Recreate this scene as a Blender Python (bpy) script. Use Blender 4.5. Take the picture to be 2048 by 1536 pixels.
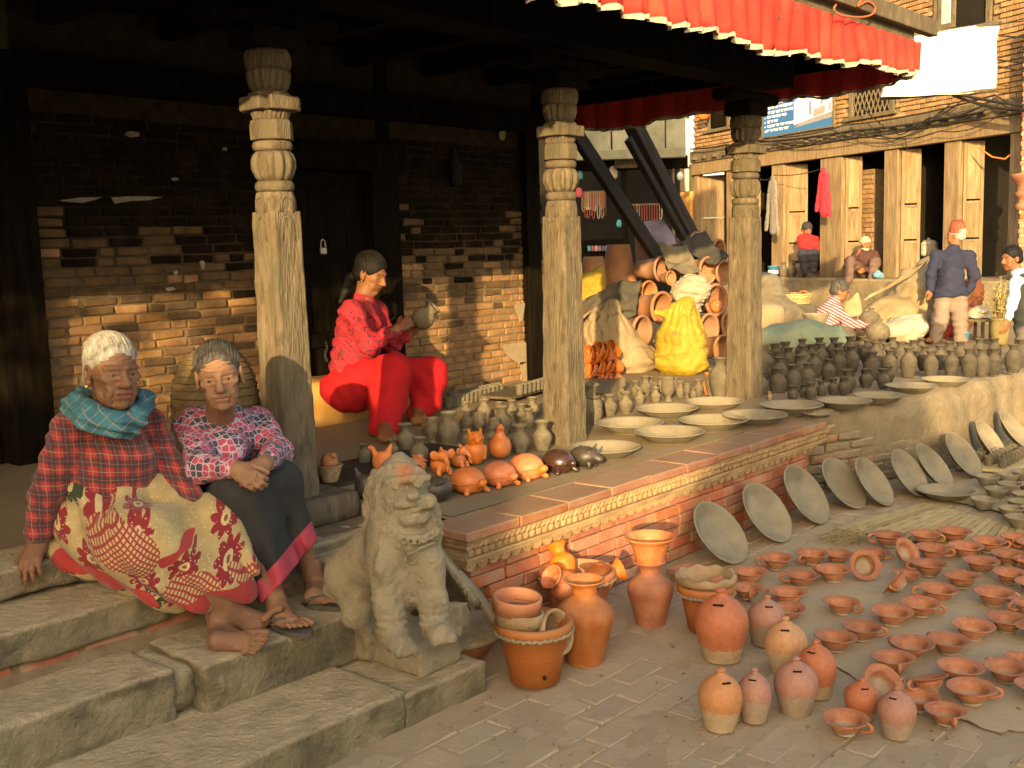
import bpy, bmesh, math, random
import numpy as np
from mathutils import Vector, Matrix, Euler
random.seed(7); RNG = np.random.default_rng(7)
for o in list(bpy.data.objects): bpy.data.objects.remove(o)
scn = bpy.context.scene; COL = scn.collection
R_ = math.radians

# ------------------------------------------------------------------ camera
CAM = np.array([0, 0, 1.55]); FPX = 2115.0
CR = np.array([[0.665, -0.113, 0.738], [-0.746, -0.062, 0.663], [-0.030, -0.992, -0.126]])
_u, _s, _v = np.linalg.svd(CR); CR = _u @ _v
cam = bpy.data.cameras.new('camera'); cam.sensor_width = 36; cam.lens = FPX / 2048 * 36
cam.clip_start = 0.05; cam.clip_end = 500
cam_o = bpy.data.objects.new('camera', cam); COL.objects.link(cam_o)
_m = Matrix.Identity(4)
for i in range(3):
    _m[i][0] = CR[i, 0]; _m[i][1] = -CR[i, 1]; _m[i][2] = -CR[i, 2]; _m[i][3] = CAM[i]
cam_o.matrix_world = _m
scn.camera = cam_o

# ------------------------------------------------------------------ light
SUN = Vector((1.57, 1.0, -0.404)).normalized()
EL = math.asin(-SUN.z); AZ = math.atan2(-SUN.x, -SUN.y)
w = bpy.data.worlds.new('World'); scn.world = w; w.use_nodes = True
nt = w.node_tree; bg = nt.nodes['Background']
sky = nt.nodes.new('ShaderNodeTexSky'); sky.sky_type = 'NISHITA'; sky.sun_disc = False
sky.sun_elevation = EL; sky.sun_rotation = AZ; sky.dust_density = 3.0; sky.air_density = 1.0; sky.ozone_density = 1.0
nt.links.new(sky.outputs[0], bg.inputs[0]); bg.inputs[1].default_value = 0.145
sl = bpy.data.lights.new('sun', 'SUN'); sl.energy = 2.7; sl.angle = R_(0.55); sl.color = (1.0, 0.77, 0.45)
so = bpy.data.objects.new('sun', sl); COL.objects.link(so); so.location = (-12, -8, 12)
so.rotation_euler = SUN.to_track_quat('-Z', 'Y').to_euler()
vs = scn.view_settings; vs.view_transform = 'Standard'; vs.look = 'None'; vs.gamma = 1; vs.use_curve_mapping = False
vs.exposure = 1.95
vs.use_white_balance = True; vs.white_balance_temperature = 8400; vs.white_balance_tint = 8      # camera balanced for the shade: warm

# ------------------------------------------------------------------ helpers
def ray(px, py): return CR @ np.array([px - 1024, py - 768, FPX])
def at_z(px, py, z): d = ray(px, py); return CAM + d * ((z - CAM[2]) / d[2])
def at_y(px, py, y): d = ray(px, py); return CAM + d * (y / d[1])
def at_x(px, py, x): d = ray(px, py); return CAM + d * (x / d[0])
def at_d(px, py, dep): return CAM + ray(px, py) * (dep / FPX)
def depth(P): return float((CR.T @ (np.asarray(P, float) - CAM))[2])
def at_p(px, py, p0, n):
    d = ray(px, py); return CAM + d * (np.dot(np.asarray(p0) - CAM, n) / np.dot(d, n))
def fall(o, label=None, cat=None, group=None, kind=None):
    if label: o['label'] = label
    if cat: o['category'] = cat
    if group: o['group'] = group
    if kind: o['kind'] = kind
    return o
tag = fall
def empty(name, loc=(0, 0, 0), label=None, cat=None, group=None, parent=None):
    o = bpy.data.objects.new(name, None); COL.objects.link(o); o.location = loc; o.empty_display_size = .05
    if parent: o.parent = parent
    return tag(o, label, cat, group)
def mesh(name, V, F, smooth=True, mats=None):
    me = bpy.data.meshes.new(name)
    V = np.asarray(V, np.float32)
    if isinstance(F, np.ndarray) and F.ndim == 2 and len(F):
        k = F.shape[1]; me.vertices.add(len(V)); me.vertices.foreach_set('co', V.ravel())
        me.loops.add(F.size); me.loops.foreach_set('vertex_index', F.ravel().astype(np.int32))
        me.polygons.add(len(F)); me.polygons.foreach_set('loop_start', np.arange(0, F.size, k, dtype=np.int32))
        me.polygons.foreach_set('loop_total', np.full(len(F), k, dtype=np.int32)); me.update(calc_edges=True); me.validate()
    else:
        me.from_pydata([tuple(map(float, v)) for v in V], [], [tuple(int(i) for i in f) for f in F]); me.update()
    me.polygons.foreach_set('use_smooth', np.full(len(me.polygons), smooth, dtype=bool))
    if mats is not None:
        for m in (mats if isinstance(mats, (list, tuple)) else [mats]): me.materials.append(m)
    return me
def obj(name, me, parent=None, loc=(0, 0, 0), rot=(0, 0, 0), scale=(1, 1, 1), label=None, cat=None, group=None, kind=None):
    o = bpy.data.objects.new(name, me); COL.objects.link(o)
    o.location = loc; o.rotation_euler = rot; o.scale = scale
    if parent: o.parent = parent
    return tag(o, label, cat, group, kind)
class MB:
    """collects shapes into one mesh"""
    def __init__(s): s.V = []; s.F = []
    def add(s, V, F, M=None):
        b = len(s.V)
        for v in V: s.V.append(tuple(M @ Vector(v)) if M is not None else tuple(v))
        for f in F: s.F.append(tuple(i + b for i in f))
        return s
    def build(s, name, m, parent=None, smooth=False, **k): return obj(name, mesh(name, s.V, s.F, smooth, m), parent, **k)
def boxvf(x0, x1, y0, y1, z0, z1):
    V = [(x, y, z) for z in (z0, z1) for y in (y0, y1) for x in (x0, x1)]
    return V, [(0, 2, 3, 1), (4, 5, 7, 6), (0, 1, 5, 4), (2, 6, 7, 3), (0, 4, 6, 2), (1, 3, 7, 5)]
def bevbox(sx, sy, sz, b=.004, jit=0.0, seg=1, cut=0, seed=0):
    """bevelled box centred at the origin -> V, F ; cut subdivides, jit roughens"""
    rnd = random.Random(seed)
    bm = bmesh.new(); bmesh.ops.create_cube(bm, size=1)
    for v in bm.verts:
        v.co = Vector((v.co.x * sx, v.co.y * sy, v.co.z * sz))
        if jit: v.co += Vector((rnd.uniform(-1, 1), rnd.uniform(-1, 1), rnd.uniform(-1, 1))) * jit
    bmesh.ops.bevel(bm, geom=bm.edges[:] + bm.verts[:], offset=b, segments=seg, affect='EDGES', profile=.6)
    if cut: bmesh.ops.subdivide_edges(bm, edges=bm.edges[:], cuts=cut, use_grid_fill=True)
    bm.verts.index_update()
    V = [tuple(v.co) for v in bm.verts]; F = [tuple(v.index for v in f.verts) for f in bm.faces]; bm.free()
    return V, F
def snoise(P, s=1.0, seed=0, oct=3):
    """cheap smooth pseudo noise from sines, about -1..1"""
    P = np.asarray(P, float) * s; r = np.random.default_rng(seed); out = np.zeros(P.shape[:-1]); a = 1.0; tot = 0
    for k in range(oct):
        for j in range(3):
            w_ = r.normal(size=3) * (1.7 ** k); ph = r.uniform(0, 6.28)
            w2 = r.normal(size=3) * (1.7 ** k); p2 = r.uniform(0, 6.28)
            out += a * np.sin(P @ w_ + ph + 1.3 * np.sin(P @ w2 + p2)); tot += a * .6
        a *= .55
    return out / tot
def stone(name, sx, sy, sz, m, seed=0, rough=.012, n=14, parent=None, rnd=.25, **k):
    """rough hewn block: rounded, noisy box with its base centre at the origin"""
    g = max(sx, sy, sz) / n; ns = [max(2, int(round(s / g))) for s in (sx, sy, sz)]
    idx = {}; V = []; F = []
    def vid(i, j, l):
        if (i, j, l) not in idx: idx[(i, j, l)] = len(V); V.append((i / ns[0] - .5, j / ns[1] - .5, l / ns[2] - .5))
        return idx[(i, j, l)]
    for ax in range(3):
        a, b = [(1, 2), (2, 0), (0, 1)][ax]
        for side in (0, ns[ax]):
            for i in range(ns[a]):
                for j in range(ns[b]):
                    q = []
                    for (di, dj) in ((0, 0), (1, 0), (1, 1), (0, 1)):
                        c = [0, 0, 0]; c[ax] = side; c[a] = i + di; c[b] = j + dj; q.append(vid(*c))
                    F.append(q if side else q[::-1])
    V = np.array(V) * 2; rr = min(sx, sy, sz) * rnd
    S = np.array([sx, sy, sz]) / 2; P = V * S
    inner = np.clip(P, -(S - rr), S - rr); d = P - inner; L = np.linalg.norm(d, axis=1, keepdims=True)
    P = np.where(L > 1e-6, inner + d / np.maximum(L, 1e-6) * np.minimum(L, rr), P)
    nrm = d / np.maximum(L, 1e-6) + V * .3; nrm[:, 2] *= np.where(P[:, 2] > S[2] * .9, .3, 1)
    crk = np.maximum(0, snoise(P * (1, 1, 2.5) + seed, 6, seed + 5) - .35) * rough * 1.8 * (np.abs(V[:, 2]) < .95)
    P = P - d / np.maximum(L, 1e-6) * crk[:, None]
    P = P + nrm * (rough * snoise(P + seed, 9, seed)[:, None] + rough * .5 * snoise(P + seed, 31, seed + 1)[:, None])
    P[:, 2] += sz / 2
    return obj(name, mesh(name, P, F, True, m), parent, **k)
def lathe_vf(prof, n=28, wob=0, seed=0, closed=False):
    """prof: list of (r, z). returns V, F"""
    V = []; F = []; r0 = np.random.default_rng(seed); ph = r0.uniform(0, 6.28, 3)
    for (r, z) in prof:
        for k in range(n):
            a = 2 * math.pi * k / n; rr = r * (1 + wob * (math.sin(2 * a + ph[0]) + .5 * math.sin(3 * a + ph[1])))
            V.append((rr * math.cos(a), rr * math.sin(a), z))
    for i in range(len(prof) - 1):
        for k in range(n):
            a, b = i * n + k, i * n + (k + 1) % n
            F.append((a, b, b + n, a + n))
    if prof[0][0] > 1e-5: F.append(tuple(range(n - 1, -1, -1)))
    if prof[-1][0] > 1e-5: F.append(tuple(range((len(prof) - 1) * n, len(prof) * n)))
    return V, F
def smooth_prof(pts, m=4):
    """Catmull-Rom through (r, z) points"""
    P = [pts[0]] + list(pts) + [pts[-1]]; out = []
    for i in range(1, len(P) - 2):
        p0, p1, p2, p3 = [np.array(P[j], float) for j in (i - 1, i, i + 1, i + 2)]
        for t in np.linspace(0, 1, m, endpoint=False):
            q = .5 * ((2 * p1) + (-p0 + p2) * t + (2 * p0 - 5 * p1 + 4 * p2 - p3) * t * t + (-p0 + 3 * p1 - 3 * p2 + p3) * t ** 3)
            out.append((max(q[0], 0), q[1]))
    out.append(tuple(pts[-1])); return out
def tube_vf(pts, rad, n=8, cap=True):
    pts = [Vector(p) for p in pts]; V = []; F = []
    rad = [rad] * len(pts) if not hasattr(rad, '__len__') else rad
    t = (pts[1] - pts[0]).normalized(); up = Vector((0, 0, 1)) if abs(t.z) < .9 else Vector((1, 0, 0)); u = t.cross(up).normalized()
    for i, p in enumerate(pts):
        t = (pts[min(i + 1, len(pts) - 1)] - pts[max(i - 1, 0)]).normalized()
        u = (u - t * u.dot(t)).normalized(); v = t.cross(u)
        for k in range(n):
            a = 2 * math.pi * k / n; V.append(tuple(p + (u * math.cos(a) + v * math.sin(a)) * rad[i]))
    for i in range(len(pts) - 1):
        for k in range(n):
            a, b = i * n + k, i * n + (k + 1) % n; F.append((a, b, b + n, a + n))
    if cap: F.append(tuple(range(n - 1, -1, -1))); F.append(tuple(range((len(pts) - 1) * n, len(pts) * n)))
    return V, F
def children_map():
    m = {}
    for o in bpy.data.objects:
        if o.parent: m.setdefault(o.parent.name, []).append(o)
    return m
def dup(root, loc, rotz=None, label=None, scale=None, rot=None, kids=None):
    r = root.copy(); COL.objects.link(r); r.location = loc
    if rotz is not None: r.rotation_euler = (0, 0, rotz)
    if rot is not None: r.rotation_euler = rot
    if scale is not None: r.scale = (scale,) * 3 if not hasattr(scale, '__len__') else scale
    if label: r['label'] = label
    for ch in (kids if kids is not None else root.children):
        c = ch.copy(); COL.objects.link(c); c.parent = r
    return r

# ------------------------------------------------------------------ materials
def N(nt, t, **k):
    n = nt.nodes.new('ShaderNode' + t)
    for a, b in k.items(): setattr(n, a, b)
    return n
def mathn(nt, op, a, b=None, c=None, clamp=False):
    n = N(nt, 'Math', operation=op); n.use_clamp = clamp
    for i, v in enumerate((a, b, c)):
        if v is None: continue
        if isinstance(v, (int, float)): n.inputs[i].default_value = v
        else: nt.links.new(v, n.inputs[i])
    return n.outputs[0]
def mixc(nt, f, a, b, blend='MIX'):
    n = N(nt, 'Mix', data_type='RGBA', blend_type=blend)
    for i, v in ((0, f), (6, a), (7, b)):
        if isinstance(v, (int, float)): n.inputs[i].default_value = v
        elif isinstance(v, (tuple, list)): n.inputs[i].default_value = (*v[:3], 1)
        else: nt.links.new(v, n.inputs[i])
    return n.outputs[2]
def ramp(nt, fac, stops):
    n = N(nt, 'ValToRGB'); e = n.color_ramp.elements
    while len(e) > 1: e.remove(e[-1])
    for i, (p, c) in enumerate(stops):
        el = e[0] if i == 0 else e.new(p)
        el.position = p; el.color = (*c, 1) if hasattr(c, '__len__') else (c, c, c, 1)
    nt.links.new(fac, n.inputs[0]); return n.outputs[0]
def noise(nt, vec, scale, detail=5, rough=.6, dist=0):
    n = N(nt, 'TexNoise'); n.inputs['Scale'].default_value = scale; n.inputs['Detail'].default_value = detail
    n.inputs['Roughness'].default_value = rough; n.inputs['Distortion'].default_value = dist
    nt.links.new(vec, n.inputs['Vector']); return n.outputs['Fac']
def newmat(name):
    m = bpy.data.materials.new(name); m.use_nodes = True; nt = m.node_tree
    b = nt.nodes['Principled BSDF']; return m, nt, b
def coords(nt, stretch=None, rand=True):
    tc = N(nt, 'TexCoord'); v = tc.outputs['Object']
    mp = N(nt, 'Mapping'); nt.links.new(v, mp.inputs[0])
    if stretch: mp.inputs['Scale'].default_value = stretch
    if rand:
        oi = N(nt, 'ObjectInfo'); k = mathn(nt, 'MULTIPLY', oi.outputs['Random'], 37.0); c = N(nt, 'CombineXYZ')
        for i in range(3): nt.links.new(k, c.inputs[i])
        nt.links.new(c.outputs[0], mp.inputs['Location'])
    return mp.outputs[0]
def mat(name, cols, scale=6, rough=.85, bump=.25, bscale=45, vary=.12, hue=.0, dust=None, damt=.6, spec=.25, stretch=None,
        grime=None, gscale=3, gamt=.5, detail=6, coat=0, dist=0, rand=True, sheen=0, bdist=.01, rings=0):
    m, nt, b = newmat(name); v = coords(nt, stretch, rand)
    f = noise(nt, v, scale, detail, .62, dist)
    n = len(cols); col = ramp(nt, f, [(.3 + .4 * i / max(n - 1, 1), c) for i, c in enumerate(cols)])
    if vary:
        oi = N(nt, 'ObjectInfo'); hs = N(nt, 'HueSaturation')
        nt.links.new(mathn(nt, 'MULTIPLY_ADD', oi.outputs['Random'], 2 * vary, 1 - vary), hs.inputs['Value'])
        if hue:
            r2 = mathn(nt, 'FRACT', mathn(nt, 'MULTIPLY', oi.outputs['Random'], 17.3))
            nt.links.new(mathn(nt, 'MULTIPLY_ADD', r2, .8 * hue, .5 - .4 * hue), hs.inputs['Hue'])
            nt.links.new(mathn(nt, 'MULTIPLY_ADD', r2, .16, .90), hs.inputs['Saturation'])
        nt.links.new(col, hs.inputs['Color']); col = hs.outputs[0]
    if grime:
        g = noise(nt, v, gscale, 4, .6); g = ramp(nt, g, [(.45, 0.0), (.68, gamt)])
        col = mixc(nt, g, col, grime)
    if dust:
        ge = N(nt, 'NewGeometry'); sx = N(nt, 'SeparateXYZ'); nt.links.new(ge.outputs['Normal'], sx.inputs[0])
        d = mathn(nt, 'MULTIPLY_ADD', sx.outputs[2], 1.0, -.12, clamp=True)
        dn = ramp(nt, noise(nt, v, 9, 5), [(.3, .5), (.65, 1.0)])
        col = mixc(nt, mathn(nt, 'MULTIPLY', mathn(nt, 'MULTIPLY', d, dn), damt, clamp=True), col, dust)
    nt.links.new(col, b.inputs['Base Color']); b.inputs['Specular IOR Level'].default_value = spec
    rn = mathn(nt, 'MULTIPLY_ADD', noise(nt, v, scale * 3, 3), .3, rough - .15, clamp=True); nt.links.new(rn, b.inputs['Roughness'])
    if coat: b.inputs['Coat Weight'].default_value = coat; b.inputs['Coat Roughness'].default_value = .25
    if sheen: b.inputs['Sheen Weight'].default_value = sheen
    if bump:
        bp = N(nt, 'Bump'); bp.inputs['Strength'].default_value = bump; bp.inputs['Distance'].default_value = bdist
        hgt = noise(nt, v, bscale, 6, .65)
        if rings:      # throwing marks left by the wheel
            tg = N(nt, 'TexCoord'); sg = N(nt, 'SeparateXYZ'); nt.links.new(tg.outputs['Generated'], sg.inputs[0]); oi2 = N(nt, 'ObjectInfo')
            zz_ = mathn(nt, 'MULTIPLY_ADD', sg.outputs[2], rings, mathn(nt, 'MULTIPLY', oi2.outputs['Random'], 20)); hgt = mathn(nt, 'MULTIPLY_ADD', mathn(nt, 'SINE', mathn(nt, 'MULTIPLY_ADD', noise(nt, v, 2, 2), 4, zz_)), .11, hgt)
        nt.links.new(hgt, bp.inputs['Height']); nt.links.new(bp.outputs[0], b.inputs['Normal'])
    return m
DUST = (.30, .22, .14)
M = {}
M['ground'] = mat('dusty_earth', [(.28, .215, .145), (.36, .275, .185), (.41, .32, .215)], 1.3, .95, .5, 30, 0, grime=(.25, .18, .12), gscale=.9, gamt=.5, rand=False)
M['paver'] = mat('paving_brick', [(.29, .20, .135), (.36, .265, .175), (.41, .32, .215)], 5, .95, .5, 40, .07, .01, dust=(.39, .305, .205), damt=.85)
M['yard'] = mat('yard_earth', [(.17, .125, .08), (.25, .185, .115), (.30, .22, .14)], .8, .95, .5, 20, 0, rand=False)
M['brick'] = mat('old_brick', [(.19, .095, .045), (.29, .155, .07), (.38, .215, .10)], 9, .9, .6, 60, .18, .012, grime=(.13, .085, .055), gscale=4, gamt=.75, dust=DUST, damt=.35)
M['brickdark'] = mat('soot_shade_brick', [(.008, .006, .004), (.018, .012, .008), (.036, .022, .013)], 8, .9, .6, 60, .35, .012, dust=(.07, .05, .035), damt=.25, spec=.04)  # soot tone lowered further: the porch's shade is put into the colour
M['brickmid'] = mat('half_soot_shade_brick', [(.05, .033, .02), (.09, .056, .03), (.14, .085, .043)], 8, .9, .6, 60, .25, .012, dust=(.2, .15, .1), damt=.25)  # step between plain and dark brick, part soot, part painted porch shade
M['shademortar'] = mat('soot_shade_mortar', [(.02, .016, .011), (.05, .038, .025)], 14, .95, .6, 60, 0, rand=False, spec=.04)  # soot, with the gloom under the porch roof put into the colour
M['mortar'] = mat('mud_mortar', [(.13, .09, .055), (.24, .175, .11)], 14, .95, .6, 60, 0, rand=False)
M['redbrick'] = mat('red_facing_brick', [(.30, .075, .04), (.40, .12, .065), (.42, .19, .12)], 7, .85, .35, 60, .16, .012, grime=(.36, .26, .17), gscale=5, gamt=.8, dust=DUST, damt=.5)
M['redtile'] = mat('red_clay_tile', [(.22, .075, .042), (.28, .115, .065), (.30, .18, .11)], 6, .9, .45, 50, .1, .008, dust=DUST, damt=.75)
M['carved'] = mat('carved_clay', [(.30, .18, .095), (.40, .27, .15), (.44, .33, .20)], 7, .9, .45, 60, .08, dust=DUST, damt=.4, grime=(.15, .10, .06), gscale=6)
M['wood'] = mat('weathered_wood', [(.060, .045, .030), (.125, .097, .064), (.20, .16, .11)], 9, .85, .9, 30, .08, stretch=(3.2, 3.2, .9), grime=(.075, .066, .045), gscale=4.5, gamt=.8, detail=10)
M['darkwood'] = mat('soot_shade_wood', [(.004, .003, .002), (.008, .006, .004), (.015, .010, .006)], 5, .95, .5, 25, .2, spec=.04, stretch=(5, 5, .5))  # soot tone taken near black to paint in the dim porch interior
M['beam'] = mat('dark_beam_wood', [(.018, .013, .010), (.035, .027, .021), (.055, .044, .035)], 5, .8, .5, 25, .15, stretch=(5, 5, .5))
M['doorwood'] = mat('pale_door_wood', [(.13, .092, .055), (.22, .16, .095), (.31, .23, .145)], 4, .85, .5, 25, .12, stretch=(6, 6, .6), grime=(.17, .09, .05), gscale=1.2)
M['stone'] = mat('worn_step_stone', [(.14, .115, .075), (.24, .195, .125), (.34, .28, .185)], 6, .92, 1.0, 28, .08, dust=(.50, .40, .26), damt=1.25, grime=(.075, .07, .045), gscale=5, gamt=.85, bdist=.03, detail=9)
M['lion'] = mat('lion_stone', [(.20, .165, .112), (.31, .26, .175), (.41, .345, .235)], 9, .92, 1.0, 45, 0, dust=(.33, .27, .18), damt=.5, grime=(.09, .078, .052), gscale=9, gamt=.75, detail=9, bdist=.015)
M['terracotta'] = mat('terracotta', [(.33, .095, .036), (.42, .14, .055), (.49, .20, .085)], 4, .7, .2, 70, .13, .010, dust=(.42, .27, .17), damt=.35, spec=.3, rings=75)
M['orange'] = mat('orange_glaze_clay', [(.48, .12, .035), (.56, .165, .05), (.60, .20, .07)], 4, .48, .12, 60, .08, .006, spec=.4)
M['greyclay'] = mat('dry_grey_clay', [(.085, .072, .05), (.125, .105, .075), (.165, .14, .10)], 5, .85, .2, 60, .15, dust=(.30, .24, .16), damt=.35, spec=.25, rings=75)
M['darkclay'] = mat('dark_grey_clay', [(.038, .033, .026), (.06, .052, .04), (.085, .072, .055)], 5, .8, .2, 60, .2, dust=(.26, .21, .14), damt=.35, spec=.3, rings=75)
M['basin'] = mat('pale_grey_clay', [(.14, .122, .088), (.19, .166, .12), (.24, .21, .152)], 3, .88, .2, 50, .1, dust=(.34, .285, .20), damt=.6, spec=.2, rings=75)
M['blackclay'] = mat('black_clay', [(.022, .017, .015), (.035, .027, .023), (.05, .04, .033)], 4, .42, .15, 60, .1, spec=.5, dust=(.2, .15, .11), damt=.25)
M['brownglaze'] = mat('brown_glaze', [(.035, .014, .011), (.055, .022, .016)], 4, .28, .1, 60, .1, spec=.5, coat=.4, dust=(.2, .15, .11), damt=.12)
M['darkterra'] = mat('old_planter_clay', [(.24, .105, .055), (.33, .155, .08), (.40, .21, .12)], 3, .8, .3, 50, .2, .008, dust=DUST, damt=.3, rings=75)
M['straw'] = mat('straw', [(.34, .25, .12), (.46, .36, .19)], 8, .8, .3, 30, .2)
M['mud'] = mat('ochre_mud_plaster', [(.42, .20, .055), (.52, .27, .08), (.56, .32, .12)], 3, .9, .4, 25, 0, grime=(.3, .17, .08), rand=False)
M['rope'] = mat('iron', [(.03, .025, .02), (.06, .05, .04)], 8, .6, .3, 50, .1, spec=.5)
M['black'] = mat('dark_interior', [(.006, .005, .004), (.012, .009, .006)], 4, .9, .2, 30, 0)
M['cable'] = mat('black_cable', [(.012, .011, .010), (.03, .027, .024)], 6, .6, .1, 50, .1)
# ------------------------------------------------------------------ soft-blend volume modeller (for bodies, statues, cloth, sacks)
def _rot(R):
    if R is None: return None
    if hasattr(R, 'to_matrix'): R = R.to_matrix()
    return np.array(R)
class Vol:
    def __init__(s, lo, hi, h):
        s.lo = np.array(lo, float); s.h = h; s.n = np.ceil((np.array(hi) - s.lo) / h).astype(int) + 1
        s.a = np.full(s.n, .06, np.float32)
    def _sl(s, lo, hi, pad):
        i0 = np.clip(np.floor((np.array(lo) - pad - s.lo) / s.h).astype(int), 0, s.n); i1 = np.clip(np.ceil((np.array(hi) + pad - s.lo) / s.h).astype(int) + 1, 0, s.n)
        if (i1 <= i0).any(): return None, None
        ax = [(s.lo[k] + s.h * np.arange(i0[k], i1[k])).astype(np.float32) for k in range(3)]
        return tuple(slice(a, b) for a, b in zip(i0, i1)), np.stack(np.meshgrid(*ax, indexing='ij'), -1)
    def _mix(s, sl, d, k, op):
        a = s.a[sl]
        if op < 0:
            d = -d; h = np.maximum(k - np.abs(a - d), 0) / k; s.a[sl] = np.maximum(a, d) + h * h * k * .25
        else:
            h = np.maximum(k - np.abs(a - d), 0) / k; s.a[sl] = np.minimum(a, d) - h * h * k * .25
    def cap(s, a, b, ra, rb=None, k=.02, op=1, flat=None):
        """tapered capsule a-b; flat=(axis, factor) squeezes the section along an axis (factor > 1 = thinner)"""
        a = np.array(a, float); b = np.array(b, float); rb = ra if rb is None else rb; R = max(ra, rb)
        sl, P = s._sl(np.minimum(a, b) - R, np.maximum(a, b) + R, k + 3 * s.h)
        if sl is None: return s
        ab = b - a; t = np.clip(((P - a) @ ab) / max(ab @ ab, 1e-9), 0, 1); q = P - a - t[..., None] * ab
        if flat is not None:
            ax = np.array(flat[0], float); ax /= np.linalg.norm(ax); q = q + (q @ ax)[..., None] * ax * (flat[1] - 1)
        s._mix(sl, np.sqrt((q * q).sum(-1)) - (ra + (rb - ra) * t), k, op); return s
    def path(s, pts, rad, k=.02, op=1, flat=None):
        rad = rad if hasattr(rad, '__len__') else [rad] * len(pts)
        for i in range(len(pts) - 1): s.cap(pts[i], pts[i + 1], rad[i], rad[i + 1], k, op, flat)
        return s
    def ell(s, c, r, R=None, k=.02, op=1):
        c = np.array(c, float); r = np.array(r, float) if hasattr(r, '__len__') else np.full(3, float(r)); m = r.max(); Rm = _rot(R)
        sl, P = s._sl(c - m, c + m, k + 3 * s.h)
        if sl is None: return s
        q = P - c
        if Rm is not None: q = q @ Rm
        k0 = np.sqrt(((q / r) ** 2).sum(-1)); k1 = np.sqrt(((q / (r * r)) ** 2).sum(-1))
        s._mix(sl, k0 * (k0 - 1) / np.maximum(k1, 1e-6), k, op); return s
    def box(s, c, hs, rr=.005, R=None, k=.01, op=1):
        c = np.array(c, float); hs = np.array(hs, float); m = np.linalg.norm(hs); Rm = _rot(R)
        sl, P = s._sl(c - m, c + m, k + 3 * s.h)
        if sl is None: return s
        q = P - c
        if Rm is not None: q = q @ Rm
        q = np.abs(q) - (hs - rr); d = np.sqrt((np.maximum(q, 0) ** 2).sum(-1)) + np.minimum(q.max(-1), 0) - rr
        s._mix(sl, d, k, op); return s
    def tor(s, c, R0, r0, R=None, k=.008, op=1):
        c = np.array(c, float); Rm = _rot(R); m = R0 + r0; sl, P = s._sl(c - m, c + m, k + 3 * s.h)
        if sl is None: return s
        q = P - c
        if Rm is not None: q = q @ Rm
        d = np.sqrt((np.sqrt(q[..., 0] ** 2 + q[..., 1] ** 2) - R0) ** 2 + q[..., 2] ** 2) - r0
        s._mix(sl, d, k, op); return s
    def plane(s, p, n, k=.01):
        """cut away everything on the n side of the plane"""
        n = np.array(n, float); n /= np.linalg.norm(n); sl, P = s._sl(s.lo, s.lo + s.h * s.n, 0)
        s._mix(sl, -((P - np.array(p)) @ n), k, -1); return s
    def field(s, fn):
        sl, P = s._sl(s.lo, s.lo + s.h * s.n, 0); msk = np.abs(s.a) < .05
        s.a[msk] += fn(P[msk]).astype(np.float32); return s
    def mesh(s):
        A = s.a.copy(); A[0] = A[-1] = .06; A[:, 0] = A[:, -1] = .06; A[:, :, 0] = A[:, :, -1] = .06
        ins = A < 0; nx, ny, nz = A.shape
        c = ins[:-1, :-1, :-1].astype(np.int8)
        cnt = np.zeros((nx - 1, ny - 1, nz - 1), np.int8)
        for i in (0, 1):
            for j in (0, 1):
                for l in (0, 1): cnt += ins[i:nx - 1 + i, j:ny - 1 + j, l:nz - 1 + l]
        act = (cnt > 0) & (cnt < 8); cell = np.argwhere(act); ids = np.full(act.shape, -1, np.int64); ids[act] = np.arange(len(cell))
        S = np.zeros((len(cell), 3)); W = np.zeros(len(cell))
        I, J, L = cell.T
        cor = [(i, j, l) for i in (0, 1) for j in (0, 1) for l in (0, 1)]
        val = {q: A[I + q[0], J + q[1], L + q[2]] for q in cor}
        for q in cor:
            for ax in range(3):
                if q[ax] == 0:
                    p = list(q); p[ax] = 1; p = tuple(p); va, vb = val[q], val[p]; x = (va < 0) != (vb < 0)
                    t = np.where(x, va / np.where(x, va - vb, 1), 0); pt = np.zeros((len(cell), 3)); pt[:] = q; pt[:, ax] = t
                    S += pt * x[:, None]; W += x
        V = s.lo + s.h * (cell + S / np.maximum(W, 1)[:, None])
        Fs = []
        for ax in range(3):
            b_, c_ = [(1, 2), (2, 0), (0, 1)][ax]
            sa = [slice(None)] * 3; sb = [slice(None)] * 3; sa[ax] = slice(0, -1); sb[ax] = slice(1, None)
            ia, ib = ins[tuple(sa)], ins[tuple(sb)]
            for flip in (False, True):
                e = np.argwhere(ia & ~ib) if not flip else np.argwhere(~ia & ib)
                e = e[(e[:, b_] > 0) & (e[:, c_] > 0) & (e[:, b_] < s.n[b_] - 1) & (e[:, c_] < s.n[c_] - 1)]
                q = []
                for (db, dc) in ((-1, -1), (0, -1), (0, 0), (-1, 0)):
                    g = e.copy(); g[:, b_] += db; g[:, c_] += dc; q.append(ids[g[:, 0], g[:, 1], g[:, 2]])
                q = np.stack(q, 1); q = q[(q >= 0).all(1)]
                Fs.append(q if not flip else q[:, ::-1])
        return V, np.concatenate(Fs)
def smooth_vf(V, F, it=1, lam=.5):
    E_ = np.concatenate([F[:, [0, 1]], F[:, [1, 2]], F[:, [2, 3]], F[:, [3, 0]]]); n = len(V)
    deg = np.bincount(E_.ravel(), minlength=n).astype(float)
    for _ in range(it):
        S = np.zeros_like(V)
        for k in range(3): S[:, k] = np.bincount(E_[:, 0], V[E_[:, 1], k], n) + np.bincount(E_[:, 1], V[E_[:, 0], k], n)
        V = V + lam * (S / np.maximum(deg, 1)[:, None] - V)
    return V
def join_vf(*vfs):
    Vs = []; Fs = []; b = 0
    for V, F in vfs: Vs.append(V); Fs.append(F + b); b += len(V)
    return np.concatenate(Vs), np.concatenate(Fs)
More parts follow.
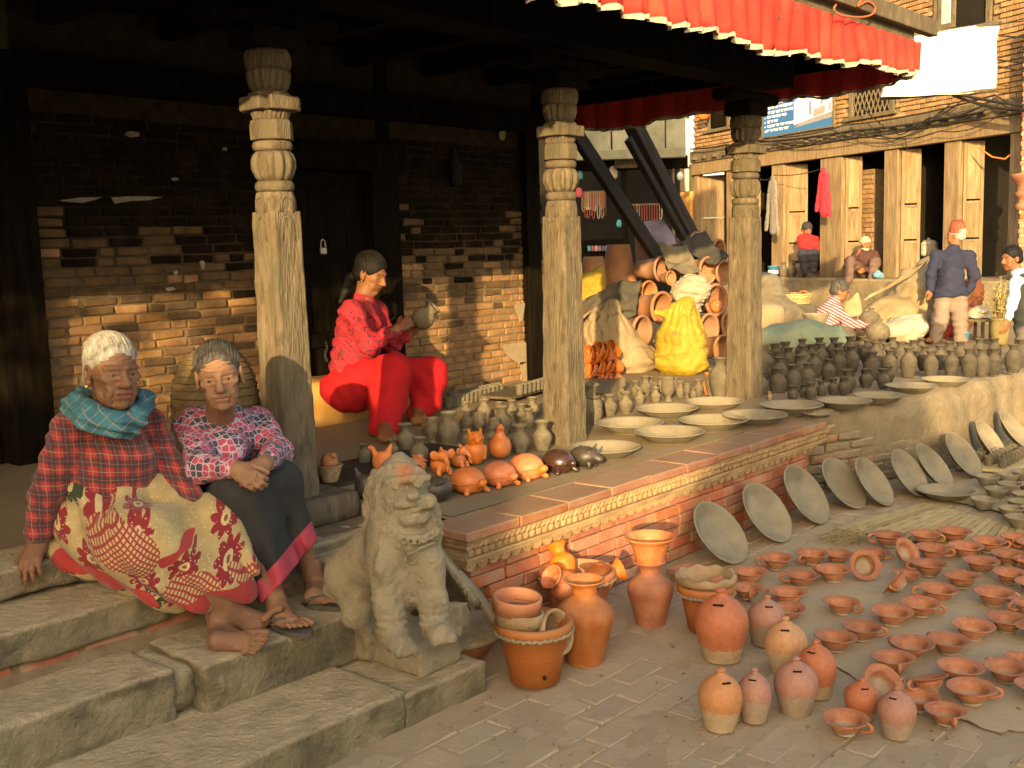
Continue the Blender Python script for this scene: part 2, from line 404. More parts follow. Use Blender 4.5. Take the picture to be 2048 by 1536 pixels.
def vobj(name, vol, m, parent=None, base=(0, 0, 0), sm=1, **k):
    V, F = vol.mesh() if isinstance(vol, Vol) else vol
    if sm: V = smooth_vf(V, F, sm)
    return obj(name, mesh(name, V - np.array(base), F, True, m), parent, **k)
def basis(fwd, up=(0, 0, 1)):
    """columns: right, forward, up"""
    f = np.array(fwd, float); f /= np.linalg.norm(f); u = np.array(up, float); r = np.cross(f, u); r /= np.linalg.norm(r); u = np.cross(r, f)
    return np.stack([r, f, u], 1)
# ------------------------------------------------------------------ the setting
FLOOR = .51; YP = 3.55; YW = 5.55; YE = 2.82; EAVE_Y = 2.76
def yterr(x): return 2.97 - .44 * min(max((x - 5.7) / 1.5, 0), 1) ** .8
def yard_z(x, y=0):
    return .503 - .235 * min(max((x - 7.6) / 5.0, 0), 1)
# ground sheet
gx = np.concatenate([np.linspace(-60, 0, 8), np.linspace(.8, 9, 240), np.linspace(10, 90, 10)]); gy = np.concatenate([np.linspace(-60, 0, 8), np.linspace(.5, 2.9, 90), np.linspace(3.2, 90, 8)])
GX, GY = np.meshgrid(gx, gy, indexing='ij'); P = np.stack([GX, GY, GX * 0], -1)
GZ = (.004 * snoise(P, 4.5, 3) + .0022 * snoise(P, 14, 8) - .0005) * ((GX > 0) & (GX < 9.5) & (GY > 0) & (GY < 3))
V = np.stack([GX, GY, GZ - .0055], -1).reshape(-1, 3); ny = len(gy)
F = [(i * ny + j, (i + 1) * ny + j, (i + 1) * ny + j + 1, i * ny + j + 1) for i in range(len(gx) - 1) for j in range(ny - 1)]
ground = obj('ground', mesh('ground', V, F, True, M['ground']), kind='structure')
# paving bricks, sunk in the dust
pv = []
for s_ in range(6):
    v, f = bevbox(.211, .106, .05, .006, .004, 1, 0, s_); pv.append(mesh('paving_brick', v, f, False, M['paver']))
cand = []
for i in range(0, 44):
    for j in range(0, 40):
        x = .9 + i * .216 + (.108 if j % 2 else 0); y = .62 + j * .111
        a = .0
        if y > 2.9 or x > 7.5: continue
        q = CR.T @ (np.array([x, y, 0]) - CAM)
        if q[2] < .3: continue
        u_, v_ = 1024 + FPX * q[0] / q[2], 768 + FPX * q[1] / q[2]
        if -60 < u_ < 2100 and 900 < v_ < 1600 and not (x < 2.6 and y > 2.45): cand.append((q[2], x, y))
cand.sort()
for k, (d_, x, y) in enumerate(cand[:300]):
    o = obj('paving_brick', pv[k % 6], ground, (x + random.uniform(-.006, .006), y + random.uniform(-.005, .005), -.0300 + random.uniform(-.0015, .002)),
            (random.uniform(-.012, .012), random.uniform(-.012, .012), random.uniform(-.022, .022) + math.pi * random.randint(0, 1)))
# yard beyond
yx = np.concatenate([np.linspace(5.79, 7.6, 14), np.linspace(7.8, 13, 20), np.linspace(15, 60, 12)]); yy = np.concatenate([np.linspace(2.62, 12, 40), np.linspace(13, 60, 10)])
V = [(x, max(y, yterr(x) + .05 + (y - 2.62) * .02), yard_z(x) + .012 * float(snoise(np.array([x, y, 0]), 1.7, 5)) - .006) for x in yx for y in yy]; ny = len(yy)
F = [(i * ny + j, (i + 1) * ny + j, (i + 1) * ny + j + 1, i * ny + j + 1) for i in range(len(yx) - 1) for j in range(ny - 1)]
obj('yard', mesh('yard', V, F, True, M['yard']), kind='structure')

# ---- the porch house
house = empty('brick_house', (2.5, YW, 0), 'old brick house with an open porch on carved timber posts, its wall half sunlit', 'house')
def H(name, me, loc=(0, 0, 0), parent=None, rot=(0, 0, 0), **k):
    L = Vector(loc)
    if parent is None: return obj(name, me, house, L - Vector(house.location), rot, **k)
    return obj(name, me, parent, L - HL[parent.name], rot, **k)
HL = {}
def hpart(name, me, loc=(0, 0, 0), **k):
    o = H(name, me, loc, **k); HL[o.name] = Vector(loc); return o
def boxme(name, x0, x1, y0, y1, z0, z1, m, bev=.004):
    v, f = bevbox(x1 - x0, y1 - y0, z1 - z0, bev); me = mesh(name, v, f, False, m); return me, ((x0 + x1) / 2, (y0 + y1) / 2, (z0 + z1) / 2)
def bx(name, x0, x1, y0, y1, z0, z1, m, bev=.004, parent=None, **k):
    me, c = boxme(name, x0, x1, y0, y1, z0, z1, m, bev)
    return hpart(name, me, c, **k) if parent is None else H(name, me, c, parent, **k)
def soot_shaded():  # mortar darkens upwards: soot plus porch shade put into the colour
    m, nt, b = newmat('mortar_with_soot_shade'); v = coords(nt, None, False); ge = N(nt, 'NewGeometry'); sx = N(nt, 'SeparateXYZ'); nt.links.new(ge.outputs['Position'], sx.inputs[0]); nz = noise(nt, v, 3, 5)
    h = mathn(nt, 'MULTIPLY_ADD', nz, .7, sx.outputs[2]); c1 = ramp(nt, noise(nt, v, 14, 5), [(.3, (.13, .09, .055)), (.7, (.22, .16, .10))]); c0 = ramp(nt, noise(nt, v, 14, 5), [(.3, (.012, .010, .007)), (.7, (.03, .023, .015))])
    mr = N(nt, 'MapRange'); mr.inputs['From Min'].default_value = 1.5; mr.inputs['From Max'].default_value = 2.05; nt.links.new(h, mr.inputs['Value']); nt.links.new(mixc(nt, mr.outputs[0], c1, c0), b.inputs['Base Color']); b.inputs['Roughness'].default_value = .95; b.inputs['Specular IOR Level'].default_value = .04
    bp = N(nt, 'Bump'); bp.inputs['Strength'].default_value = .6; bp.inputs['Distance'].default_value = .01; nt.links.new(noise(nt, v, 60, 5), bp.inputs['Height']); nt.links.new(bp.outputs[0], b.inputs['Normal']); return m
M['wallmortar'] = soot_shaded()
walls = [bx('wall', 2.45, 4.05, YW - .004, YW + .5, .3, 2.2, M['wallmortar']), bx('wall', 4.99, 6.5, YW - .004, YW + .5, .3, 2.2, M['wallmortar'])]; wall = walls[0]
for (xa, xb, ya, yb_, za) in ((2.45, 4.05, YW - .004, YW + .5, 2.202), (4.99, 6.5, YW - .004, YW + .5, 2.202), (4.052, 4.898, YW + .03, YW + .5, 2.15), (6.3, 6.5, YW + .502, 13, .3)): bx('upper_wall', xa, xb, ya, yb_, za, 3.2, M['shademortar'])
bvar = {}
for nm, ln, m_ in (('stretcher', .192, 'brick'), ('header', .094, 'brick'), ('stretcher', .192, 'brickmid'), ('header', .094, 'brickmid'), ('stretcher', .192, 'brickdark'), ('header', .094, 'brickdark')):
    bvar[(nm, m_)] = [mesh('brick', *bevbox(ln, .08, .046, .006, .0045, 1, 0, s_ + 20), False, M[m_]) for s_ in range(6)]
bl = []
for (xa, xb) in ((2.52, 4.05), (4.98, 6.47)):
    z = .51 + .027; r = 0
    while z < 2.35:
        x = xa - random.uniform(0, .1)
        while x < xb:
            hd = random.random() < .22; L = (.098 if hd else .198) * random.uniform(.96, 1.04)
            if x + L > xa + .03 and x < xb - .03:
                z0 = z + .006 * math.sin(x * 2 + r * .3) + random.uniform(-.002, .002)
                pd = 1.42 + .12 * math.sin(x * 3.1) + random.uniform(-.2, .3)      # soot and porch shade put into the brick colour, darker higher up
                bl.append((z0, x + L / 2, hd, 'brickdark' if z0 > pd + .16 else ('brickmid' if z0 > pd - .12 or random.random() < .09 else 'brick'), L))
            x += L + .008
        z += .0535; r += 1
bl.sort(key=lambda t: t[0])
rest = {'brick': MB(), 'brickmid': MB(), 'brickdark': MB()}
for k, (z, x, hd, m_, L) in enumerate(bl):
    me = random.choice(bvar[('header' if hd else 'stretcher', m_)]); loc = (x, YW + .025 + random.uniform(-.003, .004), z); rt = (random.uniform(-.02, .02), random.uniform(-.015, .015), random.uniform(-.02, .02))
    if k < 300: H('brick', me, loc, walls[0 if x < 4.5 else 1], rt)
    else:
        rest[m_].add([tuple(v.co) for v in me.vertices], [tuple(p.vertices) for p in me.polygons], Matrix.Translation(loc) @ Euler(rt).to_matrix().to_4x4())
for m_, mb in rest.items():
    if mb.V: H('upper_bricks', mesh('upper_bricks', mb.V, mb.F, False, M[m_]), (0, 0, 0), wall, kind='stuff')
# torn paper scraps and lime patches left on the wall
M['paper'] = mat('torn_paper', [(.16, .15, .125), (.34, .32, .28)], 20, .9, .2, 60, .1)
M['lime'] = mat('old_plaster', [(.22, .17, .11), (.32, .25, .165)], 12, .95, .5, 40, .1)
def scrap(pts, y, m, name='paper_scrap', parent=wall):
    W3 = [at_y(px, py, y) for px, py in pts]; c = sum(W3) / len(W3); n_ = len(W3)
    V = [p - c for p in W3] + [p - c + np.array([0, .004, 0]) for p in W3]
    F = [tuple(range(n_))] + [tuple(range(2 * n_ - 1, n_ - 1, -1))] + [(i, i + n_, (i + 1) % n_ + n_, (i + 1) % n_) for i in range(n_)]
    H(name, mesh(name, V, F, False, m), tuple(c), parent)
rs = random.Random(5)
scrap([(118, 401), (160, 395), (205, 394), (190, 400), (165, 406), (140, 404)], YW - .03, M['paper']); scrap([(222, 395), (270, 392), (325, 394), (300, 400), (262, 402), (230, 407)], YW - .03, M['paper'])
for (px, py, w_, h_) in [(285, 490, 40, 7), (245, 492, 22, 5), (165, 487, 30, 8), (430, 340, 20, 14), (380, 515, 14, 18), (405, 528, 12, 22), (352, 545, 10, 12), (445, 502, 22, 9), (110, 300, 26, 8), (265, 268, 40, 12), (350, 358, 22, 9), (212, 382, 22, 7),
                       (428, 570, 20, 14), (340, 578, 26, 10), (240, 312, 18, 12), (300, 441, 18, 8), (395, 400, 12, 8), (435, 402, 18, 10), (100, 300, 20, 6), (450, 298, 14, 8), (330, 535, 20, 10), (460, 555, 16, 8),
                       (930, 262, 14, 14), (1005, 268, 18, 26), (950, 340, 22, 26), (980, 372, 22, 12), (1010, 345, 10, 12), (955, 250, 8, 10), (900, 372, 14, 10), (915, 330, 8, 20), (985, 700, 1, 1)]:
    if w_ < 2 or (px * 7 + py) % 5 < 3: continue
    scrap([(px + w_ * .5 * math.cos(a) * rs.uniform(.6, 1.1), py + h_ * .5 * math.sin(a) * rs.uniform(.6, 1.1)) for a in np.linspace(0, 5.4, 7)], YW - .035, M['paper'])
for pts in ([(1000, 690), (1030, 686), (1062, 684), (1066, 720), (1040, 730), (1015, 712)], [(1040, 725), (1066, 722), (1068, 760), (1046, 765)], [(1028, 610), (1050, 606), (1046, 640), (1040, 645)], [(1046, 775), (1060, 770), (1062, 785), (1050, 790)]):
    scrap(pts, YW - .028, M['lime'], 'plaster_patch')
# timber frames against the wall
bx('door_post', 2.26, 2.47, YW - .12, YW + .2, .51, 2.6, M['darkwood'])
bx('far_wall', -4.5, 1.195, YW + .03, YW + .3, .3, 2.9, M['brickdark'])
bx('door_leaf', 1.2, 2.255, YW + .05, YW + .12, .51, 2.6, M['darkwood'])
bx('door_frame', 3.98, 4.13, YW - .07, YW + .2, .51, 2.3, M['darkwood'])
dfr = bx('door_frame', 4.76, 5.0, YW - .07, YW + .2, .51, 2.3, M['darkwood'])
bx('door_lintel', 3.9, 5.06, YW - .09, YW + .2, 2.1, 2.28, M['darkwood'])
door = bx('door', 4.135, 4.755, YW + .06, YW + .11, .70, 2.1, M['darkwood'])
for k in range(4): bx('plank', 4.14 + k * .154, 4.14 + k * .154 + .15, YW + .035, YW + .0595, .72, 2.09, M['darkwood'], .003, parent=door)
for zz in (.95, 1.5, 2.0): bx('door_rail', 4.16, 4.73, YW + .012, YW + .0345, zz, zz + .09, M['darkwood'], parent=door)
M['steel'] = mat('worn_steel', [(.35, .33, .30), (.55, .53, .5)], 12, .35, .2, 60, 0, spec=.6)
pb = MB().add(*bevbox(.05, .018, .042, .005), Matrix.Translation((0, 0, -.045))).add(*tube_vf([(-.018, 0, -.03), (-.018, 0, .0), (-.012, 0, .022), (0, 0, .03), (.012, 0, .022), (.018, 0, 0), (.018, 0, -.03)], .0045, 8))
pl_ = at_y(646, 488, YW - .01); H('padlock', mesh('padlock', pb.V, pb.F, False, M['steel']), tuple(pl_), door)
cp = [at_y(652 + 2 * math.sin(i), 685 + i * 5, YW + .0) for i in range(8)]; c0 = cp[0]
mb = MB()
for i, p in enumerate(cp): mb.add(*tube_vf([p - c0 + np.array([.008 * math.cos(a) * (i % 2), .008 * math.cos(a) * ((i + 1) % 2), .011 * math.sin(a)]) for a in np.linspace(0, 6.28, 9)], .0025, 5, False))
H('door_chain', mesh('door_chain', mb.V, mb.F, True, M['rope']), tuple(c0), door)
bx('end_post', 6.33, 6.49, YW - .08, YW + .2, .505, 2.6, M['darkwood'])
tp = at_y(908, 330, YW - .05); V = Vol(tp - .2, tp + np.array([.2, .2, .25]), .012)
V.cap(tp + (0, 0, .13), tp + (.02, 0, -.1), .02, .055, .05, flat=((0, 1, 0), 2)).cap(tp + (0, 0, 0), tp + (.05, 0, -.02), .03, .03, .04)
bagm = mat('black_cloth', [(.008, .007, .007), (.016, .014, .013)], 8, .9, .4, 30, 0)
vobj('hanging_bag', V, bagm, None, tp, label='black cloth bag hanging on the dark brick wall between door and timber end post', cat='bag', loc=tp)
# ochre mud-plastered ledge under the door
tl = Vol((3.85, 4.95, .45), (5.1, 5.8, 1.0), .02); tl.box((4.45, 5.36, .63), (.5, .21, .15), .05, None, .03); tl.field(lambda p: .010 * snoise(p, 7, 4))
hpart('door_ledge', mesh('door_ledge', *(lambda vf: (smooth_vf(*vf, 1), vf[1]))(tl.mesh()), True, M['mud']))
# floor, plank edge, ceiling
bx('porch_floor', 2.86, 5.80, 2.925, YW + .02, .30, FLOOR - .003, M['yard'], .003)
bx('side_floor', -4.5, 2.857, 3.705, YW + .02, .30, FLOOR + .02, M['yard'], .003)
for k in range(3): bx('floor_plank', 2.6, 3.9, 3.70 + k * .14, 3.835 + k * .14, .512, .528, M['beam'], .003)
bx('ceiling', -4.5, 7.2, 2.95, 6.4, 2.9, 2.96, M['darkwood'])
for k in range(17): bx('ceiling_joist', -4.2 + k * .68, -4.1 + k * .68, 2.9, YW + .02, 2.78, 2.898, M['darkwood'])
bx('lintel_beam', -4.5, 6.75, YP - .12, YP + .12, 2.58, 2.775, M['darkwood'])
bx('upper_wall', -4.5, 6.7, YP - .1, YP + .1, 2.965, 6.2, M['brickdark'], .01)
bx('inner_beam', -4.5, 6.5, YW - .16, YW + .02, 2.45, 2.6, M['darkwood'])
# roof eave: sloping slab with tiles beyond the frame
eb = MB(); v_, f_ = boxvf(.2, 6.98, 0, .04, 0, 1)
E0, E1 = np.array([0, EAVE_Y - .02, 2.80]), np.array([0, 3.6, 3.25])
V = []; 
for p in (E0, E1):
    for x in (-4.5, 7.0):
        V += [(x, p[1], p[2]), (x, p[1], p[2] + .06)]
hpart('roof_eave', mesh('roof_eave', V, [(0, 2, 6, 4), (1, 5, 7, 3), (0, 1, 3, 2), (4, 6, 7, 5), (0, 4, 5, 1), (2, 3, 7, 6)], False, M['wood']))
bx('fascia_board', -4.5, 7.02, EAVE_Y - .035, EAVE_Y - .005, 2.70, 2.93, M['wood'])
bx('fascia_rail', -4.5, 7.25, EAVE_Y - .10, EAVE_Y - .036, 2.86, 2.96, M['wood'])
bx('fascia_board', 6.99, 7.02, EAVE_Y - .004, 6.2, 2.70, 2.9, M['darkwood'])
bx('side_ceiling', 6.4, 6.985, EAVE_Y, 6.2, 2.83, 2.87, M['darkwood'])

# carved posts: lathe-like upper part on square shaft
def square_prof_vf(levels, seed=0, jit=.002):
    """levels: (half width, z, kind, lobes, amp): kind 0 square, 1 octagon, 2 round"""
    rn = random.Random(seed); n = 96; V = []; F = []
    for (hw, z, kd, lob, amp) in levels:
        for k in range(n):
            a = 2 * math.pi * (k + .5) / n; ca, sa = math.cos(a), math.sin(a)
            if kd == 0: r = hw / max(abs(ca), abs(sa)); r = min(r, hw * 1.30)
            elif kd == 1: r = hw / max(abs(ca), abs(sa), abs(ca + sa) * .7071, abs(ca - sa) * .7071)
            else: r = hw
            if lob: r *= 1 + amp * (abs(math.sin(a * lob / 2)) - .5)
            r += rn.uniform(-jit, jit); V.append((r * ca, r * sa, z))
    for i in range(len(levels) - 1):
        for k in range(n):
            a, b = i * n + k, i * n + (k + 1) % n; F.append((a, b, b + n, a + n))
    F.append(tuple(range(n - 1, -1, -1))); F.append(tuple(range((len(levels) - 1) * n, len(levels) * n)))
    return V, F
def post_parts(base, seed, s=1.0, lean=(0, 0)):
    po = empty('carved_post', Vector(base) - Vector(house.location), parent=house); po.rotation_euler = (lean[0], lean[1], 0)
    hw = .084 * s; lv = [(hw * 1.03, 0, 0, 0, 0)]
    zt = 1.29
    for i in range(1, 27): lv.append((hw * (1.03 - .16 * i / 26) * (1 + .012 * math.sin(i * 1.3 + seed)), zt * i / 26, 0, 0, 0))
    V, F = square_prof_vf(lv, seed, .0022)
    obj('shaft', mesh('shaft', V, F, False, M['wood']), po)
    r = .076 * s
    def seg(name, pts, smooth=False): obj(name, mesh(name, *square_prof_vf([(r * a, z, k_, l, m_) for a, z, k_, l, m_ in pts], seed, .0008), smooth, M['wood']), po)
    seg('collar', [(.95, 1.2, 1, 0, 0), (.97, 1.30, 1, 0, 0), (.99, 1.355, 1, 0, 0), (.93, 1.375, 1, 0, 0)])
    for k in range(8):      # small arched panels cut round the collar and the shaft head
        a = math.pi / 4 * k; v, f = tube_vf([(math.cos(t) * .026, 0, math.sin(t) * .026 if t > 0 and t < 3.2 else -.04) for t in [-.01] + list(np.linspace(.01, 3.13, 9)) + [3.21]], .0042, 5); obj('arch_moulding', mesh('arch_moulding', v, f, True, M['wood']), po, (math.sin(a) * r * .985, -math.cos(a) * r * .985, 1.325), (0, 0, a))
        if k % 2 == 0: obj('arch_moulding', mesh('arch_moulding', [(x * 1.1, y, z * 1.6) for x, y, z in v], f, True, M['wood']), po, (math.sin(a) * hw * .872, -math.cos(a) * hw * .872, 1.225), (0, 0, a))
    seg('ring', [(.88, 1.376, 2, 0, 0), (1.0, 1.385, 2, 0, 0), (1.04, 1.40, 2, 0, 0), (1.0, 1.415, 2, 0, 0), (.9, 1.424, 2, 0, 0)], True)
    seg('lotus_bulb', [(.84, 1.425, 2, 12, .03), (.94, 1.445, 2, 12, .20), (1.06, 1.48, 2, 12, .26), (1.07, 1.515, 2, 12, .24), (1.0, 1.54, 2, 12, .16), (.9, 1.552, 2, 12, .03)], True)
    seg('ring', [(.88, 1.553, 2, 0, 0), (1.02, 1.562, 2, 0, 0), (1.06, 1.578, 2, 0, 0), (1.0, 1.592, 2, 0, 0), (.88, 1.598, 2, 0, 0)], True)
    seg('octagon_drum', [(1.0, 1.600, 1, 0, 0), (1.07, 1.603, 1, 0, 0), (1.07, 1.662, 1, 0, 0), (1.02, 1.684, 1, 0, 0), (.9, 1.690, 1, 0, 0)])
    seg('neck', [(.88, 1.691, 2, 24, .12), (.98, 1.715, 2, 24, .12), (1.03, 1.725, 1, 0, 0)])
    for k in range(4):
        a = math.pi / 2 * k; v, f = bevbox(.135 * s, .05, .058, .004); obj('plate', mesh('plate', v, f, False, M['wood']), po, (math.cos(a) * .078 * s, math.sin(a) * .078 * s, 1.755), (0, 0, a + math.pi / 2))
    seg('plate_core', [(1.02, 1.7255, 1, 0, 0), (1.02, 1.786, 1, 0, 0), (1.08, 1.797, 1, 0, 0), (.98, 1.807, 2, 0, 0)])
    seg('fluted_cup', [(.80, 1.808, 2, 14, .05), (.90, 1.825, 2, 14, .26), (1.0, 1.86, 2, 14, .30), (1.06, 1.89, 2, 14, .2), (1.02, 1.90, 2, 0, 0)], True)
    seg('capital', [(1.05, 1.901, 2, 30, .1), (1.13, 1.92, 2, 30, .16), (1.13, 1.965, 2, 30, .16), (1.05, 1.985, 1, 0, 0)], True)
    v, f = bevbox(.62, .17, .075, .02); obj('bracket', mesh('bracket', v, f, False, M['darkwood']), po, (0, 0, 2.116))
    v, f = bevbox(.24, .2, .09, .01); obj('capital_block', mesh('capital_block', v, f, False, M['darkwood']), po, (0, 0, 2.032))
    return po
# plate heights in the picture fix the post heights
for (bxp, byp, zb, sd, sc, lean) in ((2.612, 3.605, .555, 1, 1.0, (0, 0)), (4.39, 3.57, .505, 2, 1.05, (0, .012)), (6.30, 3.56, .505, 3, 1.12, (0, .018))):
    po = post_parts((bxp, byp, zb), sd, sc, lean); hs = (2.155 - zb) / 1.755; po.scale = (1, 1, hs)
bx('post_foot', 6.12, 6.48, 3.4, 3.74, .46, .506, M['stone'], .01)
# ---- brick platform front with moulded cornice
plat = hpart('platform', mesh('platform', *(lambda mb: (mb.V, mb.F))(MB().add(*boxvf(2.86, 5.78, YE + .03, 3.3, -.02, .5)).add(*boxvf(5.6, 5.78, 3.3, 5, -.02, .5))), False, M['mortar']))
fbr = [mesh('brick', *bevbox(.205, .06, .0505, .004, .0022, 1, 0, s_ + 50), False, M['redbrick']) for s_ in range(5)]; fbh = [mesh('brick', *bevbox(.1, .06, .0505, .004, .0022, 1, 0, s_ + 60), False, M['redbrick']) for s_ in range(4)]
z = .027; r = 0
while z < .325:
    x = 2.86 - (.1 if r % 2 else 0)
    while x < 5.79:
        hd = random.random() < .12; L = .103 if hd else .208
        xc = x + L / 2
        if xc < 2.9: x += L + .005; continue
        if xc + L / 2 > 5.80: break
        H('brick', random.choice(fbh if hd else fbr), (xc, YE + .032 + random.uniform(-.002, .002), z), plat, (0, 0, random.uniform(-.006, .006))); x += L + .005
    z += .0555; r += 1
cornice = hpart('cornice', mesh('cornice', *(lambda mb: (mb.V, mb.F))(MB().add(*boxvf(2.80, 5.83, YE - .045, YE + .1, .352, .372)).add(*boxvf(2.78, 5.86, YE - .065, YE + .1, .374, .384)).add(*boxvf(2.79, 5.85, YE - .05, YE + .1, .385, .425)).add(*boxvf(2.75, 5.89, YE - .10, YE + .1, .455, .468)).add(*boxvf(2.77, 5.87, YE - .075, YE + .1, .426, .454)).add(*boxvf(2.82, 5.81, YE - .02, YE + .1, .325, .351))), False, M['carved']))
# scallops
sv = []; sf = []; n = 12
mb = MB()
for (r0, r1, y0, y1) in ((.0, .029, 0, -.016), (.029, .033, 0, -.008), (.012, .018, -.0165, -.021)):
    V = []; F = []
    for k in range(n + 1):
        a = math.pi + math.pi * k / n
        for (rr, yy_) in ((r0, y1), (r1, y1), (r1, y0 + .002)): V.append((rr * math.cos(a), yy_, rr * math.sin(a)))
    for k in range(n):
        for q in range(2): F.append((k * 3 + q, k * 3 + q + 1, k * 3 + 3 + q + 1, k * 3 + 3 + q))
    mb.add(V, F)
sc_me = mesh('scallop', mb.V, mb.F, False, M['carved'])
for k in range(45): H('scallop', sc_me, (2.83 + k * .0668, YE - .021, .352), cornice)
pv_, pf_ = lathe_vf(smooth_prof([(0, -.019), (.012, -.016), (.018, .0), (.016, .014), (0, .02)], 3), 10); pet_me = mesh('petal', [(x * 1.0, y * .9, z) for x, y, z in pv_], pf_, True, M['carved'])
for k in range(76): H('petal', pet_me, (2.81 + k * .0403, YE - .052, .405), cornice, (0, 0, 0))
rv, rf = lathe_vf(smooth_prof([(0, -.026), (.010, -.02), (.013, 0), (.010, .02), (0, .026)], 3), 9); rope_me = mesh('rope_twist', rv, rf, True, M['carved'])
for k in range(100): H('rope_twist', rope_me, (2.785 + k * .0308, YE - .078, .441), cornice, (0, R_(55), 0))
# red tiles on the platform edge
tm = [mesh('edge_tile', *bevbox(.297, .22, .04, .006, .003, 1, 0, s_ + 70), False, M['redtile']) for s_ in range(4)]
for k in range(10): H('edge_tile', tm[k % 4], (2.90 + k * .302 - .02, YE - .012, .4885 + random.uniform(-.002, .002)), plat, (random.uniform(-.004, .004), 0, random.uniform(-.006, .006)))
v, f = bevbox(.2, .3, .042, .01, .004, 1, 0, 7)
H('edge_tile', mesh('edge_tile', v, f, False, M['redtile']), (2.66, YE + .16, .478), plat, (0, 0, R_(8)))
# clay skim over the floor
sk = []
gx = np.linspace(2.87, 6.7, 50); gy = np.linspace(2.915, 5.5, 30); V = [(x, y, FLOOR + .002 + .006 * float(snoise(np.array([x, y, 0]), 3, 9)) * min(1, (y - 2.915) * 5)) for x in gx for y in gy]
F = [(i * 30 + j, (i + 1) * 30 + j, (i + 1) * 30 + j + 1, i * 30 + j + 1) for i in range(49) for j in range(29)]
hpart('floor_skim', mesh('floor_skim', V, F, True, M['yard']))

# ---- stone steps
steps = empty('stone_steps', (1.8, 2.9, 0), 'worn stone steps of rough slabs leading up to the porch', 'steps')
SL = Vector(steps.location)
def slab(name, x0, x1, y0, y1, z0, z1, seed, rough=.010, n=22, rnd=.2, m='stone', rz=0):
    return stone(name, x1 - x0, y1 - y0, z1 - z0, M[m], seed, rough, n, steps, rnd, loc=Vector(((x0 + x1) / 2, (y0 + y1) / 2, z0)) - SL, rot=(0, 0, rz))
slab('slab', .9, 2.22, 2.50, 3.0, -.05, .125, 1, .0045, 80, .06); slab('slab', 2.215, 2.60, 2.50, 3.0, -.05, .105, 11, .0045, 36, .07)
slab('slab', .6, 1.63, 2.92, 3.35, .10, .285, 2, .006, 80, .08); slab('slab', 1.70, 2.36, 2.86, 3.35, .11, .285, 3, .006, 60, .07)
slab('rubble', 1.60, 1.74, 2.93, 3.3, .10, .27, 4, .012, 10, .4)
slab('slab', .7, 1.78, 3.19, 3.6, .34, .452, 5, .005, 80, .09); slab('slab', 1.79, 2.78, 3.24, 3.6, .29, .44, 6, .005, 80, .09)
slab('slab', .6, 1.95, 3.47, 3.75, .47, .565, 7, .003, 80, .07); slab('sill_beam', 1.955, 2.84, 3.44, 3.70, .44, .555, 8, .003, 26, .1, 'wood')
slab('slab', 2.40, 2.86, 2.98, 3.45, .20, .40, 9, .012, 20, .25)
bb = [mesh('brick', *bevbox(.19, .1, .052, .01, .006, 1, 0, s_ + 90), False, M['redbrick']) for s_ in range(3)]
for k, x in enumerate(np.arange(.75, 2.3, .21)):
    obj('brick', bb[k % 3], steps, Vector((x, 3.262, .308)) - SL, (0, 0, random.uniform(-.03, .03)))
V, F = boxvf(.5, 2.85, 3.0, 3.7, 0, .44); V = [(x, y + (.3 if z > .3 and y < 3.1 else 0), z) for x, y, z in V]
obj('core', mesh('core', [tuple(Vector(p) - SL) for p in V], F, False, M['mortar']), steps)
# ---- rough terrace wall to the right
terr = empty('terrace_wall', (7, 2.62, 0), 'low mud-plastered terrace wall running on from the brick platform', 'wall')
gx = np.linspace(5.76, 14, 150); gz = np.linspace(-.03, 1, 16)
V = []
for x in gx:
    top = yard_z(x) + .004
    for t in gz:
        z = max(t, 0) * top; y = yterr(x) + .02 + .05 * (1 - z / top) * -.6 + (.035 * float(snoise(np.array([x, 0, z]), 3.5, 12)) + .012 * float(snoise(np.array([x, 0, z]), 14, 13)))
        if t > .93: y += .03
        V.append((x - 7, y - 2.62, z if t > 0 else -.03))
    V.append((x - 7, yterr(x) - 2.62 + .25, top))
ny = len(gz) + 1
F = [(i * ny + j, (i + 1) * ny + j, (i + 1) * ny + j + 1, i * ny + j + 1) for i in range(len(gx) - 1) for j in range(ny - 1)]
M['mudwall'] = mat('mud_wall', [(.15, .12, .075), (.235, .185, .12), (.30, .24, .16)], 2.2, .95, .9, 18, 0, dust=(.36, .28, .18), damt=.6, grime=(.13, .105, .075), gscale=2.5, gamt=.6, rand=False, bdist=.03)
obj('face', mesh('face', V, F, True, M['mudwall']), terr)
ob = [mesh('brick', *bevbox(.2, .07, .05, .008, .005, 1, 0, s_ + 95), False, M['mudwall'] if s_ < 3 else M['brick']) for s_ in range(4)]
for r in range(6):
    for k in range(7):
        x = 5.93 + k * .215 + (.1 if r % 2 else 0)
        if k > 6 - r and random.random() < .8: continue
        obj('brick', random.choice(ob), terr, (x - 7, yterr(x) + .036 - 2.62 + random.uniform(-.006, .006), .04 + r * .06), (random.uniform(-.02, .02), random.uniform(-.02, .02), math.atan2(yterr(x + .1) - yterr(x - .1), .2) + random.uniform(-.02, .02)))
